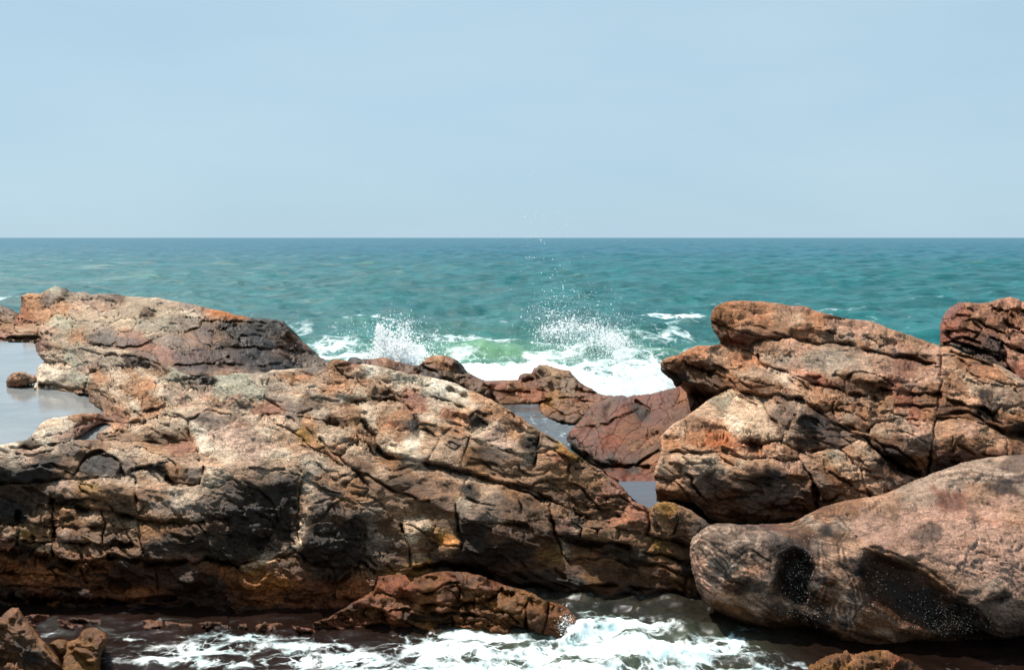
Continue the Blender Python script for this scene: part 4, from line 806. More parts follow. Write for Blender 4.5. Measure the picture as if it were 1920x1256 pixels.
anch = [(1332, 600, 'Y', 22.6), (1340, 575, 'Y', 23.4), (1395, 565, 'Y', 24.2), (1480, 573, 'Y', 25), (1560, 590, 'Y', 25.2), (1640, 605, 'Y', 25.5), (1764, 650, 'Y', 25.5), (1360, 640, 'Y', 21.9), (1240, 685, 'Y', 21.2), (1262, 720, 'Y', 21), (1340, 660, 'Y', 21.6), (1450, 660, 'Y', 20.5), (1600, 640, 'Y', 21.5), (1560, 700, 'Y', 19.3), (1700, 720, 'Y', 19.2), (1350, 735, 'Y', 18.8), (1440, 745, 'Y', 18.2), (1270, 790, 'Y', 18.3), (1340, 800, 'Y', 17.2),
    (1240, 860, 'Y', 16.6), (1230, 935, 'z', .7), (1300, 850, 'Y', 16.1), (1400, 860, 'Y', 15.6), (1500, 870, 'Y', 15.5), (1330, 970, 'z', .85), (1450, 980, 'z', .8), (1400, 920, 'Y', 15.0), (1520, 950, 'Y', 14.9), (1580, 860, 'Y', 15.5), (1620, 920, 'Y', 14.9), (1700, 900, 'Y', 14.9), (1540, 790, 'Y', 16.3), (1500, 830, 'Y', 15.9), (1660, 790, 'Y', 16.5), (1720, 880, 'Y', 15.3), (1800, 790, 'Y', 16.6), (1820, 850, 'Y', 15.6), (1900, 820, 'Y', 16), (1900, 760, 'Y', 18), (1850, 700, 'Y', 20.6), (1920, 720, 'Y', 21.5), (2050, 800, 'Y', 18), (2050, 740, 'Y', 20.8), (1640, 740, 'Y', 18), (1760, 760, 'Y', 17.8)]
seeds = Z3([
    (600, 175, 'T', 'o', 's1'), (700, 210, 'T', 'c', 's1'), (480, 160, 'l', 'o', 's1'), (390, 160, 'T', 'b', 's1'), (375, 215, 'L', 'b', 's1'), (440, 255, 'a', 'b', 's1b'), (560, 265, 'S', 'c', 's1c'), (520, 320, 'D', 'r', 's1b'), (620, 290, 'F', 'b', 's1c'), (400, 290, 'D', 'd', 's1b'),
    (820, 200, 'T', 't', 's2'), (800, 160, 'U', 'b', 's2'), (850, 265, 'S', 'o', 's2'), (915, 300, 'S', 'c', 's2b'), (860, 180, 'T', 'o'), (940, 195, 'T', 'o'), (1000, 240, 'T', 'p', 's3'), (1100, 240, 'T', 'p', 's3'), (1250, 290, 'T', 'c', 's3'), (1380, 320, 'T', 'c', 's3'), (1450, 370, 'T', 'p', 's3c'), (1020, 290, 'T', 'g', 's4'), (1150, 325, 'S', 'g', 's4'), (1110, 345, 'D', 'o', 's4'), (1300, 370, 'S', 'p', 's3b'), (1400, 405, 'D', 'd'),
    (700, 320, 'T', 'c', 's5a'), (600, 350, 'S', 'c', 's5a'), (800, 340, 'T', 'p', 's5'), (700, 390, 'T', 'g', 's5'), (850, 400, 'T', 'g', 's5'), (1000, 370, 'T', 'g', 's5'), (1080, 430, 'T', 'g', 's5'), (780, 450, 'S', 'p', 's5'), (950, 470, 'S', 'g', 's5'), (900, 515, 'F', 'r', 's5'), (1050, 530, 'D', 'd', 's5'), (1230, 420, 'T', 'p', 's6'), (1350, 450, 'T', 'v', 's6'), (1450, 460, 'T', 'p', 's6'), (1400, 530, 'S', 'p', 's6'), (1250, 520, 'S', 'r', 's6b'), (1150, 500, 'S', 'c', 's6b'), (1440, 565, 'D', 'b', 's6'),
    (135, 430, 'L', 'b', 't1'), (170, 470, 'D', 'd', 't1'), (165, 405, 'T', 'o', 't1'), (290, 375, 'T', 'o', 't2'), (400, 390, 'T', 'c', 't2'), (500, 400, 'T', 'o', 't2'), (250, 430, 'a', 'b', 't2'), (320, 440, 'D', 'd', 't2'), (280, 490, 'S', 'b', 't3'), (230, 510, 'D', 'k', 't3'), (400, 480, 'B', 'o', 't3'), (340, 540, 'D', 'd', 't3'), (440, 525, 'D', 'b', 't3'), (520, 490, 'T', 't', 't4'), (500, 540, 'F', 'b', 't4'), (640, 490, 'T', 'g', 't5'), (720, 510, 'T', 'w', 't5'), (620, 545, 'F', 'b', 't5'), (820, 540, 'S', 'c', 't5'), (730, 560, 'D', 'r', 't5'),
    (870, 560, 'S', 'o'), (950, 570, 'S', 'c'), (1040, 560, 'D', 'd'), (1130, 560, 'S', 'b'), (1100, 590, 'S', 'c'), (1200, 560, 'D', 'd'), (1250, 590, 'S', 'b'), (1340, 580, 'S', 'b'), (1300, 610, 'S', 'r'), (1430, 605, 'S', 'b'), (1440, 630, 'F', 'd'), (860, 600, 'T', 'c'), (920, 640, 'S', 'o'), (800, 590, 'S', 'c'), (880, 650, 'F', 'b'),
    (1040, 605, 'S', 'g', 'c1'), (1000, 590, 'T', 'c', 'c1'), (1110, 630, 'T', 'c', 'c2'), (1120, 650, 'F', 'b', 'c2'), (1230, 640, 'T', 'c'), (1200, 660, 'S', 'b'), (1000, 655, 'S', 'b'), (1060, 700, 'S', 'g', 'c3'), (1100, 730, 'F', 'b', 'c3'), (1180, 690, 'T', 'c'), (1250, 680, 'T', 't'), (1370, 665, 'T', 'r', 'c4'), (1440, 680, 'S', 'o', 'c4'), (1300, 655, 'S', 'c'), (970, 640, 'F', 'd'),
    (650, 640, 'a', 'g', 'p1'), (640, 600, 'T', 'c', 'p1'), (700, 690, 'a', 'm', 'p1'), (700, 620, 'F', 'm', 'p2'), (740, 600, 'T', 'c', 'p2'), (760, 650, 'F', 'm', 'p2'), (800, 640, 'U', 'g', 'p3'), (760, 770, 'a', 'g', 'p3'), (730, 820, 'a', 'g', 'p3'), (870, 740, 'e', 'k', 'p3'), (930, 700, 'F', 'm', 'p3'), (880, 820, 'F', 'd', 'p3'), (960, 790, 'F', 'm', 'p3'), (1040, 800, 'S', 'm', 'p4'), (1060, 760, 'S', 'b', 'p4'), (1100, 790, 'S', 'c', 'p4'), (960, 690, 'T', 'c', 'p4b'),
    (450, 580, 'T', 'w', 'q1'), (420, 620, 'l', 'n', 'q1'), (500, 640, 'T', 't', 'q1'), (530, 590, 'B', 't', 'q1'), (560, 700, 'T', 't', 'q1'), (480, 740, 'S', 'w', 'q1'), (600, 780, 'T', 't', 'q1'), (560, 820, 'F', 'b', 'q1'), (660, 770, 'l', 't', 'q1'), (330, 680, 'T', 't', 'q2'), (260, 720, 'l', 'c', 'q2'), (380, 760, 'T', 'o', 'q2'), (280, 800, 'T', 'o', 'q2'), (180, 780, 'l', 't', 'q2'), (160, 830, 'l', 'o', 'q2'), (430, 820, 'T', 'o', 'q2'), (520, 860, 'T', 'c', 'q2'), (230, 840, 'T', 'c', 'q2'),
    (650, 840, 'T', 'c', 'q3'), (560, 880, 'T', 'o', 'q3b'), (700, 860, 'T', 't', 'q4'), (650, 895, 'S', 'c', 'q4'), (760, 890, 'F', 'd', 'q4'), (720, 820, 'T', 'o', 'q3'),
    (300, 895, 'T', 't', 'r1'), (420, 890, 'T', 'o', 'r1'), (500, 930, 'T', 't', 'r1'), (620, 930, 'T', 'c', 'r1'), (760, 950, 'T', 'p', 'r1'), (560, 970, 'S', 'c', 'r1'), (380, 950, 'S', 'g', 'r1'), (250, 960, 'S', 'g', 'r1'), (320, 1020, 'F', 'm', 'r1'), (500, 1040, 'F', 'm', 'r1'), (640, 1000, 'F', 'k', 'r1'), (700, 1060, 'F', 'm', 'r1'), (800, 1010, 'F', 'b', 'r1'), (600, 1130, 'F', 'm', 'r1'), (400, 1120, 'F', 'b', 'r1'), (800, 1120, 'D', 'd', 'r1'), (500, 1190, 'D', 'd', 'r1'),
    (190, 900, 'T', 't', 'r2'), (150, 900, 'a', 'c', 'r2'), (120, 960, 'a', 't', 'r2'), (180, 970, 'F', 'c', 'r2'), (110, 1040, 'S', 'c', 'r3'), (170, 1030, 'S', 'o', 'r3'), (230, 1040, 'S', 'c', 'r3'), (120, 1090, 'D', 'd', 'r3'), (210, 1085, 'F', 'b', 'r3'), (260, 1010, 'F', 'c', 'r3'), (270, 1100, 'D', 'd', 'r3'),
    (850, 890, 'T', 'c', 'u1'), (950, 890, 'T', 'n', 'u1'), (1020, 930, 'T', 't', 'u1'), (860, 940, 'a', 'c', 'u1'), (970, 980, 'S', 'b', 'u1'), (900, 1000, 'S', 'm', 'u1'), (1050, 990, 'S', 'c', 'u1'), (1000, 1050, 'F', 'b', 'u1'), (920, 1090, 'D', 'd', 'u1'), (1080, 1050, 'F', 'b', 'u1'), (1030, 870, 'S', 'o', 'u2'), (1060, 900, 'a', 'c', 'u2'),
    (1100, 840, 'T', 't', 'u3'), (1150, 880, 'T', 't', 'u3'), (1130, 930, 'S', 't', 'u3'), (1230, 920, 'S', 'k', 'u3'), (1160, 990, 'S', 'c', 'u3'), (1250, 970, 'S', 'b', 'u3'), (1330, 990, 'T', 'c', 'u3'), (1180, 1050, 'S', 'c', 'u3'), (1270, 1020, 'S', 'm', 'u3'), (1250, 1090, 'S', 'b', 'u3'),
    (1200, 740, 'T', 'c', 'v1'), (1320, 740, 'T', 'g', 'v1'), (1400, 760, 'T', 'p', 'v1'), (1180, 780, 'S', 'g', 'v2'), (1300, 780, 'S', 'p', 'v2'), (1200, 820, 'F', 'd', 'v3'), (1270, 850, 'F', 'd', 'v3'), (1380, 860, 'F', 'm', 'v1'), (1400, 930, 'F', 'b', 'v1'), (1300, 910, 'D', 'k', 'v3'), (1360, 960, 'D', 'd', 'v3'),
    (1540, 720, 'T', 'c', 'w1'), (1640, 740, 'T', 'p', 'w1'), (1750, 770, 'T', 'c', 'w1'), (1500, 840, 'F', 'b', 'w1'), (1520, 900, 'F', 'd', 'w1'), (1620, 840, 'F', 'b', 'w2'), (1700, 860, 'F', 'b', 'w2'), (1620, 890, 'D', 'd', 'w2'), (1800, 830, 'S', 'c', 'w2'), (1860, 850, 'S', 'b', 'w3'), (1500, 960, 'D', 'k', 'w1'), (1480, 760, 'T', 'c', 'w1'),
    (1560, 600, 'T', 'c', 'y1'), (1540, 620, 'F', 'b', 'y1'), (1650, 630, 'T', 'c', 'y2'), (1560, 660, 'F', 'd', 'y3'), (1650, 665, 'F', 'd', 'y3'), (1580, 690, 'S', 'b', 'y3'), (1720, 680, 'D', 'k', 'y4'), (1560, 570, 'T', 'b', 'y5'), (1530, 500, 'T', 'c', 'y6'), (1600, 540, 'l', 'b', 'y6'), (1540, 400, 'T', 'c', 'y7'), (1600, 440, 'T', 'o', 'y7'), (1680, 460, 'T', 'b', 'y8'), (1760, 490, 'T', 'o', 'y8'), (1650, 420, 'F', 'b', 'y8'), (1640, 510, 'l', 't', 'y6'), (1680, 560, 'l', 'g', 'y6'), (1710, 580, 'T', 'k', 'y6'), (1780, 570, 'T', 'g', 'y6'), (1860, 560, 'T', 'g', 'y9'), (1880, 600, 'T', 'm', 'y9'), (1800, 620, 'S', 'g', 'y9'), (1840, 510, 'T', 'b', 'y8'),
    (1850, 650, 'T', 'g'), (1780, 660, 'S', 'm'), (1900, 660, 'S', 'c'), (1800, 710, 'F', 'b'), (1870, 700, 'S', 'b'), (1840, 750, 'F', 'd'), (1900, 760, 'D', 'k'), (1900, 720, 'S', 'b'), (1770, 730, 'S', 'd'), (1900, 800, 'T', 'b'),
    (2050, 600, 'T', 'g'), (2100, 700, 'S', 'b'), (2050, 800, 'S', 'c'), (2200, 650, 'T', 'c'), (2200, 800, 'F', 'b')])
cr = [(Zp(Z3, c), w, d) for c, w, d in [
    ([(757, 150), (762, 200), (757, 295)], 2.0, .18), ([(355, 225), (420, 240), (500, 270), (600, 295), (700, 305)], 2.4, .16), ([(402, 325), (470, 345), (550, 368), (545, 350), (560, 330), (620, 310), (750, 302), (830, 312), (905, 332), (945, 318)], 3.0, .30),
    ([(520, 230), (600, 245), (700, 285), (757, 295)], 2, .14), ([(860, 170), (900, 195), (960, 200), (1020, 208)], 2.5, .2), ([(950, 320), (1030, 333), (1110, 352), (1200, 378), (1300, 395), (1380, 412), (1430, 430), (1500, 425)], 3.4, .42), ([(1120, 290), (1180, 320), (1225, 370)], 1.8, .12),
    ([(590, 390), (600, 430), (660, 455), (740, 470), (800, 500), (860, 530), (960, 550), (1040, 575), (1120, 590), (1200, 560), (1300, 575), (1400, 590), (1500, 578)], 3.6, .45), ([(545, 370), (590, 400), (600, 430)], 2.5, .25), ([(1040, 500), (1100, 470), (1200, 500), (1260, 540)], 2.6, .25),
    ([(190, 395), (240, 440), (320, 468), (380, 460), (450, 455), (540, 452), (640, 462)], 2.8, .30), ([(470, 480), (500, 520), (560, 560)], 2.5, .2), ([(340, 480), (440, 500), (470, 540)], 2.5, .2), ([(100, 440), (180, 485), (200, 520)], 2.6, .2),
    ([(215, 532), (280, 548), (355, 582), (395, 575), (440, 552), (480, 565), (530, 580), (600, 592), (700, 588), (800, 602), (860, 645), (905, 675), (960, 660), (975, 700), (1020, 735), (1080, 760), (1130, 775)], 4.6, .60),
    ([(1505, 345), (1509, 420), (1508, 490), (1498, 560), (1492, 640), (1480, 705), (1468, 760), (1458, 860), (1440, 990)], 2.6, .38), ([(830, 632), (900, 682), (990, 735), (1060, 775), (1130, 800), (1160, 850), (1250, 900), (1330, 965), (1410, 1005)], 4.5, .60),
    ([(600, 595), (620, 640), (655, 700), (700, 760), (712, 790), (700, 812), (760, 845), (815, 862), (900, 860), (990, 855), (1050, 832), (1110, 800)], 3.2, .38), ([(780, 645), (745, 740), (712, 810)], 2.4, .20), ([(400, 700), (430, 760), (470, 798), (545, 832), (610, 842), (650, 822), (704, 815)], 2.6, .22), ([(604, 842), (600, 902)], 1.8, .2),
    ([(155, 872), (220, 880), (300, 876), (380, 872), (450, 880), (520, 900), (600, 905), (700, 918), (780, 915), (800, 868)], 2.6, .24), ([(795, 905), (850, 990), (878, 1060), (885, 1165)], 4, .6), ([(800, 1100), (700, 1150), (500, 1195), (350, 1190)], 3, .2),
    ([(1000, 862), (1060, 918), (1112, 962), (1128, 1060), (1152, 1088)], 2.4, .26), ([(1140, 765), (1180, 722), (1300, 700), (1400, 712), (1470, 725)], 2.4, .2), ([(1140, 800), (1200, 835), (1290, 860), (1340, 900), (1400, 975)], 3, .22), ([(1255, 765), (1300, 790), (1400, 800), (1462, 790)], 1.8, .1),
    ([(1563, 780), (1565, 935)], 2, .18), ([(1480, 702), (1600, 700), (1740, 740), (1850, 790), (1925, 802)], 3.2, .35), ([(1500, 575), (1560, 620), (1640, 645), (1720, 655), (1765, 690), (1800, 650), (1925, 630)], 3, .38), ([(1490, 690), (1560, 680), (1640, 670), (1700, 700), (1760, 740), (1820, 780), (1930, 790)], 3, .3),
    ([(960, 640), (990, 600), (1060, 620), (1150, 665), (1210, 625), (1300, 640), (1400, 650), (1490, 640)], 2.8, .28), ([(980, 660), (1060, 680), (1130, 720)], 2.6, .25), ([(1180, 660), (1280, 680), (1340, 690)], 2.2, .18), ([(160, 1000), (230, 980), (260, 1000), (280, 1060), (345, 1130)], 2.5, .22), ([(80, 1000), (150, 1030), (240, 1080)], 2.5, .2),
    ([(1560, 430), (1650, 480), (1750, 500), (1850, 540), (1930, 540)], 2.5, .2), ([(800, 540), (900, 580), (1000, 600)], 2.4, .2), ([(700, 550), (800, 575), (880, 640)], 2.4, .18), ([(1560, 370), (1650, 400), (1760, 440), (1840, 500), (1930, 550)], 4, .4), ([(1160, 460), (1220, 500), (1320, 540), (1440, 560)], 2.4, .16), ([(210, 930), (200, 990), (160, 1020)], 2, .15)]]
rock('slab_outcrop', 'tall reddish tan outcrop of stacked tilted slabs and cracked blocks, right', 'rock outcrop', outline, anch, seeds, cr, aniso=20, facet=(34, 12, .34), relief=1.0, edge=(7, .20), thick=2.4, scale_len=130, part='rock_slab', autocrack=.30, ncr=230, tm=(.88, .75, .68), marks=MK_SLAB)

# ---- main outcrop: long crest, pool shelf and the dark front cliff
outline = Zp(Z1, [(230, 352), (330, 372), (470, 382), (600, 405), (700, 405), (800, 440), (950, 495), (1100, 560), (1200, 550), (1350, 535), (1450, 530), (1640, 510), (1840, 492)]) + Zp(Z2, [(48, 478), (58, 462), (90, 456), (130, 459), (160, 470), (185, 487), (240, 485), (300, 492), (360, 502), (420, 520), (490, 540), (560, 548), (640, 562), (700, 578), (760, 592), (830, 627), (900, 656), (960, 682), (1010, 712), (1050, 737), (1090, 760), (1130, 782), (1200, 838), (1300, 893), (1370, 938), (1400, 968), (1470, 1012), (1530, 1058), (1600, 1102), (1680, 1152), (1720, 1200), (1755, 1252)]) + \
    Zp(Z5, [(1520, 342), (1562, 366), (1592, 338), (1630, 328), (1680, 332), (1720, 350), (1770, 372), (1830, 412), (1870, 445), (1990, 470), (2050, 700), (2050, 1000), (1900, 985), (1700, 970), (1500, 955), (1300, 960), (1000, 1010), (500, 1020), (0, 1030)]) + [(520, 1192), (350, 1192), (150, 1190), (0, 1180), (-150, 1180), (-150, 838), (0, 834)] + Zp(Z1, [(60, 926), (150, 912), (175, 890), (195, 868), (215, 832), (260, 802), (330, 785), (400, 768), (470, 757), (550, 758), (578, 768), (574, 735), (500, 738), (498, 700), (498, 655), (420, 648), (300, 652), (218, 652), (185, 612), (205, 590), (200, 540), (215, 500), (243, 475), (218, 440), (198, 402), (200, 370)])
hole = Zp(Z1, [(418, 908), (470, 872), (520, 838), (570, 820), (605, 822), (618, 836), (560, 862), (540, 884), (548, 906), (470, 912)])
anch = [(-130, 850, 'z', 1.86), (0, 838, 'z', 1.83), (40, 830, 'z', 1.83), (66, 800, 'z', 1.83), (120, 778, 'z', 1.95), (185, 775, 'z', 1.85), (150, 826, 'z', 1.83), (205, 800, 'z', 1.83), (168, 752, 'z', 1.83), (168, 740, 'z', 1.83), (100, 738, 'z', 1.83), (68, 715, 'z', 1.83), (75, 680, 'z', 1.83), (68, 650, 'z', 1.83), (80, 640, 'z', 1.84),
    (200, 655, 'z', 1.95), (320, 684, 'z', 1.9), (400, 706, 'z', 1.95), (500, 698, 'z', 1.88), (615, 686, 'z', 1.95), (150, 700, 'z', 2.1), (180, 735, 'z', 2.1), (250, 720, 'z', 2.1), (350, 740, 'z', 2.15), (450, 720, 'z', 2.1), (260, 770, 'z', 2.15), (340, 800, 'z', 2.1), (300, 820, 'z', 1.9), (230, 825, 'z', 1.88),
    (622, 672, 'Y', 20.8), (700, 690, 'Y', 19.8), (790, 705, 'Y', 19.6), (860, 720, 'Y', 19.4), (940, 762, 'Y', 18.6), (1000, 800, 'Y', 18.0), (1060, 838, 'Y', 17.4), (1130, 880, 'Y', 16.6), (1222, 950, 'Y', 15.8), (560, 740, 'Y', 17.6), (480, 780, 'Y', 15.8), (700, 780, 'Y', 16.2), (850, 790, 'Y', 16.4), (960, 830, 'Y', 16.0), (620, 800, 'Y', 15.2),
    (0, 875, 'Y', 13.9), (100, 870, 'Y', 13.95), (250, 860, 'Y', 14.1), (330, 850, 'Y', 14.3), (430, 850, 'Y', 14.0), (520, 870, 'Y', 13.8), (620, 880, 'Y', 14.0), (720, 850, 'Y', 14.9), (850, 880, 'Y', 14.7), (950, 920, 'Y', 14.5), (1050, 940, 'Y', 14.6),
    (-130, 900, 'Y', 13.6), (0, 930, 'Y', 13.75), (100, 930, 'Y', 13.6), (250, 950, 'Y', 13.4), (400, 950, 'Y', 13.35), (520, 950, 'Y', 13.3), (560, 1000, 'Y', 13.2), (650, 950, 'Y', 13.6), (760, 1000, 'Y', 13.4), (900, 930, 'Y', 13.9), (880, 980, 'Y', 13.6), (1000, 1000, 'Y', 13.7), (1150, 1000, 'Y', 14.0), (1250, 1000, 'Y', 14.1), (1330, 1000, 'Y', 14.3),
    (-130, 1100, 'Y', 12.9), (0, 1020, 'Y', 13.1), (0, 1100, 'Y', 12.9), (150, 1050, 'Y', 13.1), (300, 1050, 'Y', 13.1), (300, 1120, 'Y', 12.95), (450, 1050, 'Y', 13.15), (500, 1075, 'Y', 13.1), (500, 1130, 'Y', 12.75), (700, 1080, 'Y', 13.4), (850, 1080, 'Y', 13.4), (1000, 1080, 'Y', 13.3), (1150, 1080, 'Y', 13.4), (1280, 1100, 'Y', 13.4),
    (-130, 1178, 'z', -.12), (0, 1178, 'z', -.12), (300, 1190, 'z', -.15), (600, 1190, 'z', -.15), (900, 1190, 'z', -.15), (1150, 1172, 'z', -.05), (1300, 1172, 'z', -.05), (1390, 1180, 'z', -.05), (1390, 1050, 'Y', 14)]
